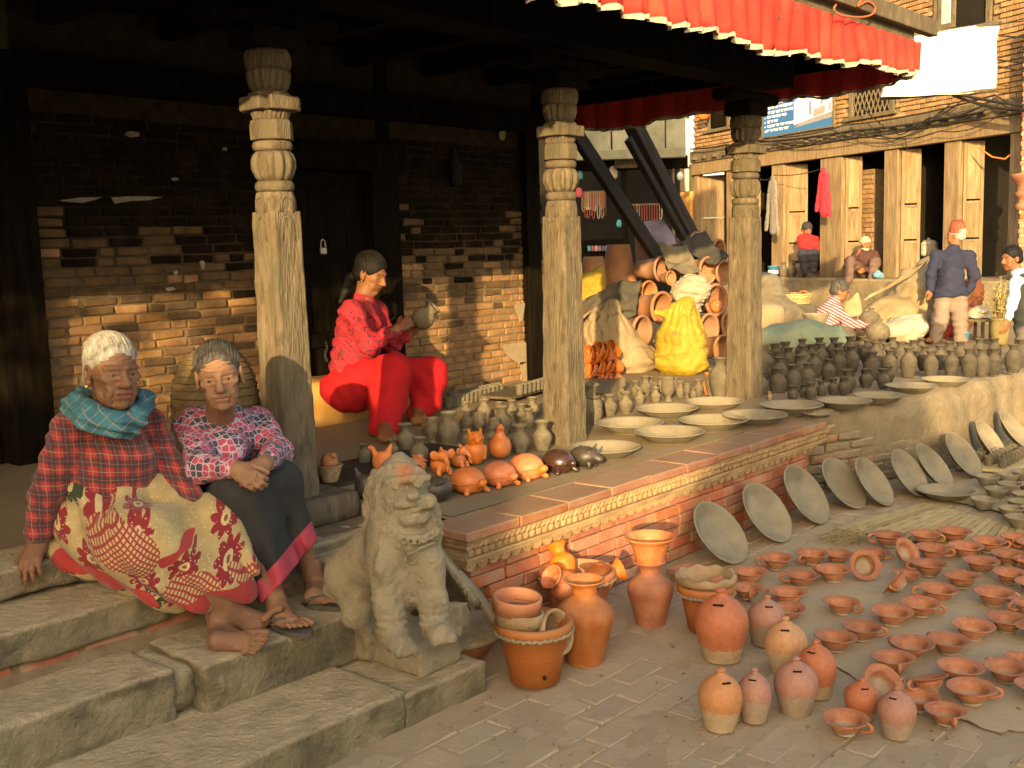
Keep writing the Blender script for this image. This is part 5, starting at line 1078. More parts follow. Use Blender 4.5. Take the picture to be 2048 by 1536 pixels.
# straw mats with woven strips
def strawmat(name, cor, lab, n=16, seed=0):
    a, b, c, d = [np.array([*at_z(*p, .0)[:2], .004]) for p in cor]; ce = (a + b + c + d) / 4; root = empty(name, ce, lab, 'mat'); rn = random.Random(seed)
    for k in range(n):
        t0, t1 = k / n + .002, (k + 1) / n - .004; P = []
        for i in range(13):
            s_ = i / 12; e0 = a * (1 - t0) + d * t0; e1 = b * (1 - t0) + c * t0; g0 = a * (1 - t1) + d * t1; g1 = b * (1 - t1) + c * t1; z = .004 + .0025 * math.sin(s_ * 30 + k * 3.1) + rn.uniform(0, .0015)
            P.append(e0 * (1 - s_) + e1 * s_ + (0, 0, z) - ce); P.append(g0 * (1 - s_) + g1 * s_ + (0, 0, z) - ce)
        F = [(2 * i, 2 * i + 2, 2 * i + 3, 2 * i + 1) for i in range(12)]; o = obj('strip', mesh('strip', P, F, False, M['straw']), root); sm_ = o.modifiers.new('s', 'SOLIDIFY'); sm_.thickness = .003
    return root
strawmat('straw_mat', [(1672, 1060), (1850, 1008), (2060, 1065), (2060, 1125)], 'woven straw mat spread under the back rows of terracotta bowls', 18, 1)
strawmat('straw_mat', [(1820, 985), (1900, 970), (2060, 1010), (2060, 1040)], 'narrow straw mat under the flat grey basin', 10, 2)
# loose straw bundle
st = at_z(1690, 1080, 0); mb = MB(); rn = random.Random(4)
for k in range(260):
    a = rn.uniform(-.5, .9); L = rn.uniform(.08, .26); c = Vector((rn.gauss(0, .06), rn.gauss(0, .045), rn.uniform(.004, .035))); d = Vector((math.cos(a), math.sin(a), rn.uniform(-.08, .1))) * L / 2; mb.add(*tube_vf([c - d, c + Vector((0, 0, rn.uniform(0, .01))), c + d], .0012, 3, False))
so_ = mb.build('straw_bundle', M['straw'], None, True, loc=(st[0], st[1], 0), label='loose wisp of straw at the corner of the straw mat', cat='straw', kind='stuff')
# sackcloth spread under bowls
M['greycloth'] = mat('dusty_grey_sheet', [(.33, .255, .17), (.41, .32, .215), (.46, .365, .25)], 3, .9, .5, 25, 0, grime=(.30, .23, .155), gscale=6, rand=False)
cor = [(1420, 1130), (1600, 1090), (2120, 1140), (2120, 1470)]; cl = [at_z(*p, 0) for p in cor]
P0 = [at_z(x, y, 0) for x, y in ((1440, 1150), (1640, 1085), (2080, 1100), (2080, 1460), (1985, 1465), (1890, 1425), (1720, 1365), (1560, 1260))]; ce = sum(P0) / len(P0); ring = []
V = [(0, 0, .007)]; nb = 64; 
for q in (.33, .66, 1.0):
    for k in range(nb):
        t = k / nb * len(P0); i = int(t); p = P0[i] * (1 - t + i) + P0[(i + 1) % len(P0)] * (t - i) - ce; w_ = 1 + (.012 * math.sin(k * 1.9) if q == 1 else 0); V.append((p[0] * q * w_, p[1] * q * w_, .006 + .004 * float(snoise(p * q, 9, 3)) + (.0 if q < 1 else -.004)))
F = [(0, 1 + k, 1 + (k + 1) % nb) for k in range(nb)] + [(1 + r * nb + k, 1 + (r + 1) * nb + k, 1 + (r + 1) * nb + (k + 1) % nb, 1 + r * nb + (k + 1) % nb) for r in range(2) for k in range(nb)]
obj('ground_sheet', mesh('ground_sheet', V, F, True, M['greycloth']), None, (ce[0], ce[1], 0), label='dusty grey sheet spread on the ground under the terracotta bowls', cat='sheet')
# terracotta bowls with a loop handle
TB = [(0, 0), (.19, 0), (.205, .02), (.20, .06), (.24, .10), (.31, .20), (.345, .30), (.35, .345), (.42, .385), (.495, .42), (.505, .44), (.49, .45), (.41, .42), (.335, .375), (.30, .25), (.22, .09), (0, .06)]
TB = [(r * 1.04, z * .84) for r, z in TB]; tbv, tbf = lathe_vf(smooth_prof(TB, 3), 32, .008); hnd = tube_vf([(.46, 0, .36), (.56, 0, .345), (.62, 0, .29), (.61, 0, .22), (.54, 0, .16), (.42, 0, .14), (.30, 0, .16)], [.04, .045, .045, .042, .042, .04, .035], 8)
m2, nt, bs = newmat('terracotta_with_pale_foot')           # orange slip above, raw clay below and in the bowl
v = coords(nt); tc = N(nt, 'TexCoord'); sx = N(nt, 'SeparateXYZ'); nt.links.new(tc.outputs['Object'], sx.inputs[0]); nz = noise(nt, v, 5, 4); hgt = mathn(nt, 'MULTIPLY_ADD', nz, .10, sx.outputs[2])
colr = mixc(nt, ramp(nt, hgt, [(.15, 1.0), (.24, 0.0)]), ramp(nt, nz, [(.3, (.30, .10, .05)), (.7, (.42, .17, .085))]), ramp(nt, nz, [(.3, (.27, .18, .11)), (.7, (.36, .27, .18))]))
hs_ = N(nt, 'HueSaturation'); oi = N(nt, 'ObjectInfo'); nt.links.new(mathn(nt, 'MULTIPLY_ADD', oi.outputs['Random'], .35, .82), hs_.inputs['Value']); nt.links.new(colr, hs_.inputs['Color']); nt.links.new(hs_.outputs[0], bs.inputs['Base Color']); bs.inputs['Roughness'].default_value = .72
bp = N(nt, 'Bump'); bp.inputs['Strength'].default_value = .2; bp.inputs['Distance'].default_value = .01; nt.links.new(noise(nt, v, 60, 4), bp.inputs['Height']); nt.links.new(bp.outputs[0], bs.inputs['Normal'])
M['bowl'] = m2
tb_me = mesh('bowl', tbv, tbf, True, M['bowl']); hn_me = mesh('handle', *hnd, True, M['terracotta'])
BW = [(597, 635, 165, 180), (765, 612, 155, 215), (890, 610, 140, 100), (470, 700, 165, 30), (715, 715, 165, 175), (865, 690, 175, 130), (655, 800, 190, 150), (460, 770, 150, 265), (650, 870, 170, 80), (905, 840, 170, 320), (875, 1010, 205, 80), (1000, 960, 190, 345), (1145, 890, 200, 60), (1280, 850, 190, 325), (1125, 530, 170, 180), (1300, 520, 150, 330), (1440, 510, 165, 165), (1600, 555, 165, 345), (1725, 525, 120, 200), (1335, 590, 170, 340), (1495, 580, 165, 170), (1695, 615, 160, 275), (1065, 600, 130, 330), (1320, 665, 175, 160), (1215, 700, 120, 30), (1565, 650, 170, 95), (1475, 720, 170, 60), (1700, 700, 150, 95), (1360, 785, 195, 165), (1625, 800, 190, 345), (1790, 840, 150, 180), (1690, 920, 190, 110), (1525, 955, 200, 80), (1410, 1020, 195, 120), (1240, 1040, 210, 130), (1150, 1105, 205, 265), (1465, 1150, 215, 60), (1685, 1150, 210, 110), (1755, 1090, 130, 100), (1520, 1250, 230, 345), (1275, 1280, 180, 160), (1395, 1345, 180, 270), (925, 1390, 210, 320), (180, 690, 170, 170), (1800, 640, 150, 20), (1820, 750, 180, 60), (1810, 560, 150, 150), (1830, 960, 190, 90), (1840, 1240, 220, 10)]
BL = {43: 'terracotta handled bowl behind the double planter by the platform', 42: 'terracotta handled bowl on bare ground beside the money banks, handle outwards', 41: 'small terracotta bowl with its handle hanging over the edge of the grey sheet', 39: 'large terracotta bowl with pale floor near the edge of the grey sheet'}
bowl0 = None
for i, (x, y, w_, ha) in enumerate(BW):
    p = at_z(1300 + x / 2.3636, 850 + y / 2.3636, .055); s_ = .131 * (w_ / 2.3636 * depth(p) / FPX / .131) ** .7
    # handle bearing as seen in the picture, turned to the ground
    a = R_(ha); dv = rt_ * math.cos(a) + np.array([vd[0], vd[1], 0]) * math.sin(a); rz = math.atan2(dv[1], dv[0]); lab = BL.get(i, 'terracotta bowl with loop handle set out in rows on the ground')
    loc = (p[0], p[1], .009)
    if bowl0 is None:
        bowl0 = obj('handled_bowl', tb_me, None, loc, (0, 0, rz), (s_,) * 3, label=lab, cat='bowl', group='terracotta bowls set out in rows'); hn = obj('handle', hn_me, bowl0); kb = [hn]
    else: dup(bowl0, loc, None, lab, s_, (random.uniform(-.03, .03), random.uniform(-.03, .03), rz), kb)
for (x, y, ax, lab) in ((1015, 668, (-.62, -.55, .42), 'terracotta bowl tipped on its side showing its ringed inside'), (1212, 605, (-.2, -.75, .55), 'terracotta bowl tipped back on another bowl, pale inside facing out'), (1160, 748, (-.1, .75, .5), 'terracotta bowl tipped over showing its outside and pale foot'), (1100, 1232, (-.3, -.6, .7), 'terracotta bowl tipped up behind the smallest money banks'), (1312, 1212, (.15, .3, .95), 'terracotta bowl tilted on the rim of another by the money banks')):
    a = Vector(ax).normalized(); q = a.to_track_quat('Z', 'Y'); p = at_z(1300 + x / 2.3636, 850 + y / 2.3636, .07); s_ = .135
    c = Vector((p[0], p[1], .075)) - a * .3 * s_; c.z = max(c.z, .03); dup(bowl0, c, None, lab, s_, q.to_euler(), kb)
# coin banks: onion-shaped with knob and slot
BK = [(0, 0), (.26, 0), (.285, .02), (.34, .18), (.40, .38), (.415, .52), (.38, .66), (.28, .78), (.16, .86), (.085, .90), (.065, .93), (.085, .95), (.085, .965), (.05, .985), (0, 1.0)]
def twotone(name, top, bot, edge):
    m, nt, bs = newmat(name); v = coords(nt); tc = N(nt, 'TexCoord'); sx = N(nt, 'SeparateXYZ'); nt.links.new(tc.outputs['Object'], sx.inputs[0]); nz = noise(nt, v, 4, 5); oi = N(nt, 'ObjectInfo')
    hgt = mathn(nt, 'MULTIPLY_ADD', mathn(nt, 'SUBTRACT', nz, .5), .30, sx.outputs[2]); e = mathn(nt, 'MULTIPLY_ADD', oi.outputs['Random'], .16, edge - .08); f = mathn(nt, 'GREATER_THAN', hgt, e); n2 = noise(nt, v, 11, 5)
    c1 = ramp(nt, n2, [(.3, tuple(x * .85 for x in top)), (.7, tuple(min(1, x * 1.15) for x in top))]); c0 = ramp(nt, n2, [(.3, tuple(x * .85 for x in bot)), (.7, tuple(x * 1.12 for x in bot))])
    nt.links.new(mixc(nt, f, c0, c1), bs.inputs['Base Color']); bs.inputs['Roughness'].default_value = .62
    bp = N(nt, 'Bump'); bp.inputs['Strength'].default_value = .15; bp.inputs['Distance'].default_value = .01; nt.links.new(noise(nt, v, 50, 4), bp.inputs['Height']); nt.links.new(bp.outputs[0], bs.inputs['Normal']); return m
bkm = {'r': twotone('red_slip_bank', (.42, .13, .06), (.40, .27, .16), .30), 'o': twotone('orange_slip_bank', (.47, .20, .08), (.44, .32, .19), .42), 'p': twotone('pink_slip_bank', (.36, .17, .12), (.33, .24, .17), .36), 'b': twotone('buff_slip_bank', (.46, .23, .11), (.44, .30, .17), .40)}
slot_me = mesh('coin_slot', *bevbox(.17, .06, .018, .006), False, M['black'])
bme = {k: mesh('coin_bank', *lathe_vf(smooth_prof(BK, 3), 36, .006), True, m) for k, m in bkm.items()}
BKL = [(345, 1115, 772, 250, 'r', 'largest coin bank, red-orange with buff base, beside the double planter'), (545, 1045, 808, 178, 'p', 'dull red coin bank just behind the largest one'), (645, 1175, 905, 198, 'b', 'pale buff-orange coin bank leaning among the others'), (790, 1290, 1018, 185, 'r', 'bright orange-red coin bank half behind the pink one'), (690, 1365, 1092, 205, 'p', 'pinkish coin bank with dark slot in the middle of the group'), (330, 1440, 1145, 207, 'o', 'ochre-orange coin bank with a broad buff lower half'), (492, 1408, 1152, 162, 'p', 'slim brownish coin bank beside the ochre one'), (1000, 1395, 1198, 165, 'r', 'small orange coin bank before the tipped-up bowl'), (1165, 1482, 1243, 178, 'p', 'small rosy coin bank with pale base among the handled bowls')]
for i, (x, b, t, w_, k, lab) in enumerate(BKL):
    p = at_z(1300 + x / 2.3636, 850 + (b - 12) / 2.3636, 0); d = depth(p); hh = (b - t) / 2.3636 * d / FPX; ww = w_ / 2.3636 * d / FPX / .83
    o = obj('coin_bank', bme[k], None, (p[0], p[1], .002), (random.uniform(-.05, .05), random.uniform(-.05, .05), random.uniform(0, 6)), (ww, ww, hh), label=lab, cat='coin bank', group='onion-shaped coin banks')
    az = math.atan2(-p[1], -p[0]) + random.uniform(-.5, .5) - o.rotation_euler.z; r = .235; obj('coin_slot', slot_me, o, (r * math.cos(az), r * math.sin(az), .815), (0, R_(0), az + math.pi / 2))
# tall vases, planters by the platform
TV = [(0, 0), (.20, 0), (.215, .01), (.26, .20), (.325, .45), (.345, .56), (.31, .66), (.20, .76), (.155, .80), (.145, .84), (.15, .90), (.19, .955), (.235, .985), (.24, 1.0), (.215, 1.0), (.165, .95), (.125, .88), (.12, .8), (0, .7)]
tv_me = prof_mesh('tall_vase', TV, M['terracotta'], 36)
place('t', 600 + 1460 / 2.56, 850 + 1205 / 2.56, 430 / 2.56, 0, 'tall orange vase with flared lip behind the planter of broken rings', 'vase', 'tall terracotta vases', 'tall_vase', tv_me, 1.02)
t2 = place('t', 1302, 1246, 128, 0, 'tall orange vase with a bowl set on its mouth', 'vase', 'tall terracotta vases', 'tall_vase', tv_me, 1.05)
p = np.array(t2.location) + (0, 0, t2.scale[2] * .985); s_ = 101 * depth(p) / FPX; cupm = prof_mesh('funnel_bowl', [(0, 0), (.26, 0), (.28, .04), (.33, .22), (.40, .38), (.49, .46), (.505, .49), (.48, .50), (.38, .42), (.30, .25), (0, .1)], M['terracotta'], 32); obj('funnel_bowl', cupm, None, p, (0, 0, 1), (s_, s_, s_ * 1.05), label='flared orange bowl standing on the mouth of a tall vase', cat='bowl')
def planter(px, yb, wpx, hpx, lab, m, name='planter'):
    p = at_z(px, yb, 0); d = depth(p); R0 = wpx * d / FPX / 2; h_ = hpx * d / FPX; V, F = planter_vf(R0 * .93, R0 * .62, h_, 40, R0 * .07); o = obj(name, mesh(name, V, F, True, m), None, (p[0], p[1], .002), label=lab, cat='planter')
    # crimped rope band under the rim
    nb = 46; mb = MB().add(*tube_vf([(math.cos(t) * R0 * .995, math.sin(t) * R0 * .995, h_ - .034 + .0025 * math.sin(t * 31)) for t in np.linspace(0, 2 * math.pi, 185)], [.0065 * (1 + .3 * math.sin(t * 46)) for t in np.linspace(0, 2 * math.pi, 185)], 7, False))
    obj('crimped_band', mesh('crimped_band', mb.V, mb.F, True, M['lime']), o); return o, R0, h_
pA, RA, hA = planter(600 + 1205 / 2.56, 850 + 1312 / 2.56, 400 / 2.56, 350 / 2.56 * .93, 'large dark red planter filled with broken clay rings', M['terracotta'])
hole_ = obj('drain_hole', mesh('drain_hole', *lathe_vf([(0, 0), (.008, 0), (.008, .004), (0, .004)], 10), False, M['black']), pA, (-RA * .36, -RA * .62, .05), (R_(84), 0, R_(-30)))
pB, RB, hB = planter(600 + 1425 / 2.56, 850 + 1000 / 2.56, 392 / 2.56, 270 / 2.56, 'large orange planter holding loose small vases against the brick wall', M['terracotta'])
bx_ = at_z(1395, 1240, 0)
pC, RC, hC = planter(1412, 1260, 112, 95, 'red planter half hidden behind the largest coin bank', M['terracotta']); d = depth(pC.location)
V, F = planter_vf(RC * 1.02, RC * .8, .075, 40, .006); V = [(x, y, z + (.006 * math.sin(9 * math.atan2(y, x)) if z > .05 else 0)) for x, y, z in V]; o = obj('wavy_bowl', mesh('wavy_bowl', V, F, True, M['carved']), None, (pC.location.x, pC.location.y, hC - .03), label='buff bowl with a wavy rim stacked in the red planter', cat='bowl')
obj('clay_shard', mesh('clay_shard', *lathe_vf([(.0, 0), (.02, 0), (.025, .05), (.02, .06), (.015, .05), (0, .01)], 14), True, M['terracotta']), None, (pC.location.x - .02, pC.location.y - .03, hC + .01), (R_(75), 0, R_(40)), label='small orange clay tube lying in the wavy bowl', cat='shard')
# broken rings in planter A
ringv = lathe_vf([(.075, 0), (.085, 0), (.088, .05), (.084, .055), (.074, .05), (.072, .01), (.075, 0)], 28)
ri = mesh('clay_ring', *ringv, True, M['carved']); ri2 = mesh('clay_ring', *ringv, True, M['terracotta']); A = Vector(pA.location)
for (dx, dy, dz, rx, ry, m_, s_, lab) in ((-.05, .03, hA - .01, .1, .08, ri, 1.0, 'buff clay ring lying on the planter\'s rim'), (-.052, .035, hA + .042, .12, .02, ri2, 1.02, 'broken red clay ring stacked on the buff ring'), (.045, -.03, hA - .06, 1.2, .2, ri, .95, 'clay ring standing on edge in the planter')):
    obj('clay_ring', m_, None, A + Vector((dx, dy, dz)), (rx, ry, 0), (s_,) * 3, label=lab, cat='ring')
B = Vector(pB.location); sv = mesh('small_vase', *lathe_vf(smooth_prof(VASE2, 3), 24, .004), True, M['orange'])
for (dx, dy, dz, ax, s_, lab) in ((-.07, -.03, hB - .07, (-.75, .1, .55), .17, 'small pale orange vase lying to the side in the orange planter'), (.0, .06, hB - .03, (.1, .45, .8), .15, 'small orange vase sticking up in the orange planter'), (.03, -.04, hB - .06, (.75, -.45, .25), .17, 'small orange vase with its mouth hanging over the planter rim')):
    a = Vector(ax).normalized(); obj('small_vase', sv, None, B + Vector((dx, dy, dz)) - a * .02, a.to_track_quat('Z', 'Y').to_euler(), (s_ * 1.1, s_ * 1.1, s_), label=lab, cat='vase')
# stone slabs, lid, shards behind the lion
def slabm(name, px, py, y, sx, sy, sz, rot, lab, m='stone', cat='slab'):
    p = at_y(px, py, y); o = stone(name, sx, sy, sz, M[m], int(px), .006, 14, None, .2, label=lab, cat=cat); o.location = p; o.rotation_euler = rot; return o
slabm('stone_slab', 905, 1150, 2.70, .13, .30, .025, (R_(52), R_(20), R_(35)), 'thin grey stone slab leaning behind the lion'); slabm('stone_slab', 965, 1215, 2.62, .15, .34, .025, (R_(50), R_(12), R_(38)), 'long grey stone slab propped against the brick platform')
slabm('broken_shard', 1010, 1215, 2.68, .16, .10, .05, (R_(60), 0, R_(20)), 'broken pale plaster chunk behind the ring-filled planter', 'lime', 'rubble'); slabm('stone_chunk', 912, 1275, 2.50, .10, .08, .12, (0, R_(15), R_(25)), 'chipped pale stone leaning beside the lion\'s pedestal', 'stone', 'stone')
p = at_z(935, 1315, 0); v, f = lathe_vf(smooth_prof([(0, 0), (.10, 0), (.12, .02), (.175, .085), (.18, .095), (.165, .095), (.1, .03), (0, .02)], 3), 30); lw = obj('old_basin', mesh('old_basin', v, f, True, M['terracotta']), None, (p[0], p[1] + .05, .002), label='shallow red-brown basin behind the lion\'s pedestal', cat='basin')
v, f = lathe_vf(smooth_prof([(.185, 0), (.19, .008), (.17, .022), (.06, .05), (0, .055)], 3), 30); obj('basin_cover', mesh('basin_cover', v, f, True, M['stone']), None, (p[0], p[1] + .05, .098), (R_(4), R_(-3), 0), label='dusty grey clay disc covering the old basin', cat='cover')
# pot in a bowl by post one
p = at_z(600 + 155 / 2.56, 450 + 1320 / 2.56, FLOOR + .01); s_ = 130 / 2.56 * depth(p) / FPX
bwl = obj('deep_bowl', prof_mesh('deep_bowl', [(0, 0), (.26, 0), (.28, .03), (.40, .35), (.48, .62), (.53, .68), (.54, .72), (.5, .73), (.44, .62), (.36, .35), (.24, .08), (0, .06)], M['carved'], 30), None, p, (0, 0, 0), (s_,) * 3, label='deep buff bowl beside the foot of the near carved post', cat='bowl')
v, f = lathe_vf(smooth_prof([(0, -.36), (.2, -.32), (.36, -.1), (.38, .05), (.3, .24), (.12, .33), (.1, .42), (.13, .48), (.1, .5), (0, .48)], 3), 26); obj('round_pot', mesh('round_pot', v, f, True, M['terracotta']), None, Vector(p) + Vector((0, 0, s_ * .85)), (R_(35), R_(35), R_(-40)), (s_ * .9,) * 3, label='round brown pot tipped inside the deep bowl', cat='pot')
# heap of nested orange cups in front of the tan sack
nc = mesh('orange_cup', *lathe_vf(smooth_prof([(0, 0), (.25, 0), (.27, .03), (.4, .3), (.5, .6), (.48, .62), (.38, .33), (.24, .08), (0, .06)], 2), 20), True, M['orange'])
rn = random.Random(2)
for k in range(26):
    row = k % 3; i = k // 3; px = 1166 + i * 9 + row * 4 + rn.uniform(-2, 2); py = 775 - row * 26 - rn.uniform(0, 6) - (i * 1.5); pt = at_d(px, py, 8.6 - .03 * row); a = Vector((-.75, .25, rn.uniform(.1, .45))).normalized()
    obj('orange_cup', nc, None, pt, a.to_track_quat('Z', 'Y').to_euler(), (.16,) * 3, label='orange clay cup nested in the heap before the tan sack', cat='cup', group='nested orange cups')
# ------------------------------------------------------------------ people
def J(px, py, y): return at_y(px, py, y)
VH = np.array([vd[0], vd[1], 0]); VH /= np.linalg.norm(VH); RH = np.array([VH[1], -VH[0], 0])     # level view direction and its right
def face_dir(yaw, pitch=0):
    """yaw 0 looks at the viewer, + turns to picture right; pitch + looks up"""
    a = R_(yaw); f = -VH * math.cos(a) + RH * math.sin(a); p = R_(pitch); return f * math.cos(p) + np.array([0, 0, math.sin(p)])
def skin_mat(name, c, hc=(.02, .017, .015)):
    m, nt, b = newmat(name); v = coords(nt, None, False); at = N(nt, 'Attribute', attribute_name='tint'); sp_ = N(nt, 'SeparateColor'); nt.links.new(at.outputs['Color'], sp_.inputs[0])
    base = ramp(nt, noise(nt, v, 22, 5), [(.3, tuple(x * .82 for x in c)), (.7, tuple(x * 1.12 for x in c))])
    base = mixc(nt, mathn(nt, 'MULTIPLY', sp_.outputs[0], .75), base, (c[0] * .85, c[1] * .48, c[2] * .5)); base = mixc(nt, mathn(nt, 'MULTIPLY', sp_.outputs[1], .8), base, (.03, .022, .018)); base = mixc(nt, mathn(nt, 'MULTIPLY', sp_.outputs[2], .9), base, hc)
    nt.links.new(base, b.inputs['Base Color']); b.inputs['Roughness'].default_value = .55; b.inputs['Specular IOR Level'].default_value = .35
    b.inputs['Subsurface Weight'].default_value = .12; b.inputs['Subsurface Radius'].default_value = (.02, .008, .004); b.inputs['Subsurface Scale'].default_value = .5
    bp = N(nt, 'Bump'); bp.inputs['Strength'].default_value = .4; bp.inputs['Distance'].default_value = .008; nt.links.new(mathn(nt, 'MULTIPLY_ADD', noise(nt, v, 150, 4), .5, noise(nt, v, 55, 3, .6, 1.5)), bp.inputs['Height']); nt.links.new(bp.outputs[0], b.inputs['Normal']); return m
M['skin_old'] = skin_mat('weathered_skin', (.20, .098, .056), (.30, .28, .25)); M['skin_old2'] = skin_mat('weathered_tan_skin', (.25, .132, .078), (.085, .08, .073)); M['skin'] = skin_mat('brown_skin', (.23, .10, .05))
def hair_mat(name, c0, c1):
    m = mat(name, [c0, c1], 60, .62, .5, 120, 0, stretch=(1, 1, .15), spec=.22, rand=False); return m
M['hair_white'] = hair_mat('white_hair', (.16, .145, .125), (.46, .435, .39)); M['hair_grey'] = hair_mat('greying_hair', (.014, .0125, .0115), (.105, .097, .088)); M['hair_black'] = hair_mat('black_hair', (.004, .0035, .003), (.010, .0085, .0075))
em, nt, bs = newmat('eye'); at = N(nt, 'Attribute', attribute_name='tint'); sp_ = N(nt, 'SeparateColor'); nt.links.new(at.outputs['Color'], sp_.inputs[0]); nt.links.new(mixc(nt, sp_.outputs[0], (.20, .15, .12), (.012, .008, .006)), bs.inputs['Base Color']); bs.inputs['Roughness'].default_value = .15; M['eye'] = em
M['gold'] = mat('gold', [(.7, .45, .12), (.8, .55, .18)], 9, .3, 0, 30, 0, spec=.6); M['gold'].node_tree.nodes['Principled BSDF'].inputs['Metallic'].default_value = .8
def set_tint(me, T):
    a = me.attributes.new('tint', 'FLOAT_COLOR', 'POINT'); C4 = np.ones((len(T), 4), np.float32); C4[:, :3] = T; a.data.foreach_set('color', C4.ravel())
def head_parts(C, B, s, neck, old=1.0, h=.0028, slim=1.0):
    """returns (V, F, tint) of the head and a dict with hair volume helper; C centre, B basis right/forward/up"""
    C = np.array(C); L = lambda x, y, z: C + s * (B @ np.array([x, y, z])); r = lambda *a: tuple(s * q for q in a)
    lo = C - .19 * s; hi = C + .19 * s; lo = np.minimum(lo, np.array(neck) - .07); hi = np.maximum(hi, np.array(neck) + .07); V = Vol(lo, hi, h)
    V.ell(L(0, -.020, .034), r(.073, .092, .082), B, .02 * s).ell(L(0, .028, -.025), r(.063 * slim, .060, .082), B, .03 * s).ell(L(0, .032, -.078), r(.046 * slim, .044, .034), B, .03 * s).ell(L(0, .066, -.100), r(.019, .016, .015), B, .02 * s)
    V.cap(L(0, -.02, -.06), neck, .052 * s, .056 * s, .03 * s)
    for q in (-1, 1):
        V.ell(L(q * .044, .058, -.016), r(.023, .020, .017), B, .018 * s)               # cheekbone
        V.ell(L(q * .036, .062, -.055), r(.020, .018, .024), B, .02 * s)               # cheek
        V.cap(L(q * .012, .085, .021), L(q * .050, .068, .020), .0085 * s, .007 * s, .014 * s)   # brow
        V.ell(L(q * .031, .093, .000), r(.019, .013, .011), B, .012 * s, -1)            # socket
        V.cap(L(q * .017, .081, .0050 - .0012 * (old > 0)), L(q * .046, .070, .0022 - .0012 * (old > 0)), .0058 * s, .0050 * s, .004 * s)  # upper lid
        V.cap(L(q * .018, .081, -.0080), L(q * .045, .071, -.0078), .0050 * s, .004 * s, .004 * s) # lower lid
        V.ell(L(q * .077, -.006, -.006), r(.009, .021, .031), B, .008 * s).ell(L(q * .082, -.001, -.004), r(.006, .012, .019), B, .004 * s, -1).ell(L(q * .077, .002, -.034), r(.008, .010, .011), B, .008 * s)
        V.ell(L(q * .0135, .097, -.034), r(.0085, .010, .008), B, .008 * s)             # nostril wing
        if old: V.cap(L(q * .020, .096, -.040), L(q * .033, .078, -.074), .0035 * s, .003 * s, .007 * s, -1); V.cap(L(q * .022, .083, -.016), L(q * .040, .073, -.020), .003 * s, .0025 * s, .006 * s, -1); V.ell(L(q * .030, .055, -.088), r(.012, .012, .016), B, .015 * s); V.ell(L(q * .058, .050, -.048), r(.010, .016, .020), B, .024 * s, -1); V.cap(L(q * .016, .086, -.0135), L(q * .044, .074, -.0155), .0042 * s, .0036 * s, .006 * s); V.cap(L(q * .024, .083, -.074), L(q * .030, .070, -.095), .003 * s, .003 * s, .007 * s, -1)
    V.cap(L(0, .083, .012), L(0, .108, -.026), .0075 * s, .0125 * s, .012 * s).ell(L(0, .110, -.030), r(.0125, .012, .010), B, .008 * s)
    V.cap(L(-.020, .082, -.0605), L(.020, .082, -.0605), .0055 * s, .0055 * s, .010 * s).cap(L(0, .085, -.060), L(0, .086, -.0605), .0065 * s, .0065 * s, .008 * s).cap(L(-.016, .081, -.0725), L(.016, .081, -.0725), .0065 * s, .0065 * s, .010 * s)
    V.cap(L(-.025, .088, -.0665), L(.025, .088, -.0665), .0032 * s, .0032 * s, .005 * s, -1)
    if old:
        Bi = B
        def wr(p):
            q = ((p - C) @ Bi) / s; fr = np.clip((q[:, 2] - .025) / .02, 0, 1) * np.clip((.085 - q[:, 2]) / .02, 0, 1) * (q[:, 1] > .03); side = (np.abs(q[:, 0]) > .04) & (q[:, 1] > .02) & (q[:, 2] < .02)
            return s * old * (.0019 * np.sin(q[:, 2] * 380 + 3 * np.sin(q[:, 0] * 40)) * fr + .0006 * np.sin(q[:, 2] * 260 + q[:, 1] * 300) * side)
        V.field(wr)
    v, f = V.mesh(); v = smooth_vf(v, f, 1, .4); q = ((v - C) @ B) / s
    T = np.zeros((len(v), 3)); lip = np.exp(-((q[:, 2] + .0665) / .0085) ** 2) * (np.abs(q[:, 0]) < .024) * (q[:, 1] > .076); T[:, 0] = lip
    br = np.exp(-((q[:, 2] - .0245 + .10 * (np.abs(q[:, 0]) - .03) * 0) / .0050) ** 2) * (np.abs(q[:, 0]) > .012) * (np.abs(q[:, 0]) < .050) * (q[:, 1] > .055); T[:, 1] = br * (.9 if not old else .45) + .5 * np.exp(-((np.abs(q[:, 0]) - .031) / .018) ** 2 - ((q[:, 2] - .001) / .012) ** 2) * (q[:, 1] > .05) * .5
    e_ = q - np.array([0, -.022, .036]); nn = e_ / np.maximum(np.linalg.norm(e_, axis=1, keepdims=True), 1e-6); ph_ = np.arcsin(np.clip(nn[:, 0], -1, 1)); th_ = np.degrees(np.arctan2(nn[:, 2], nn[:, 1])); t0_ = 42 - 34 * (np.abs(ph_) / 1.36) ** 2
    T[:, 2] = np.clip((th_ - t0_ + 5) / 9, 0, 1) * (np.linalg.norm(e_, axis=1) > .05) * (q[:, 2] > .0)
    return v, f, T, L, r
def eyes(parent, L, B, s, base, look=(0, 0)):
    for q in (-1, 1):
        c = L(q * .031, .0725, -.0015); v, f = lathe_vf(smooth_prof([(0, -1), (.7, -.7), (1, 0), (.7, .7), (0, 1)], 3), 14); v = np.array(v) * .0098 * s; fw = B[:, 1] + B[:, 0] * look[0] + B[:, 2] * look[1]; fw /= np.linalg.norm(fw)
        me = mesh('eye', v, f, True, M['eye']); n = v / np.linalg.norm(v, axis=1, keepdims=True); t = (n @ fw > .74).astype(float); set_tint(me, np.stack([t, t, t], 1)); obj('eye', me, parent, Vector(c - np.array(base)))
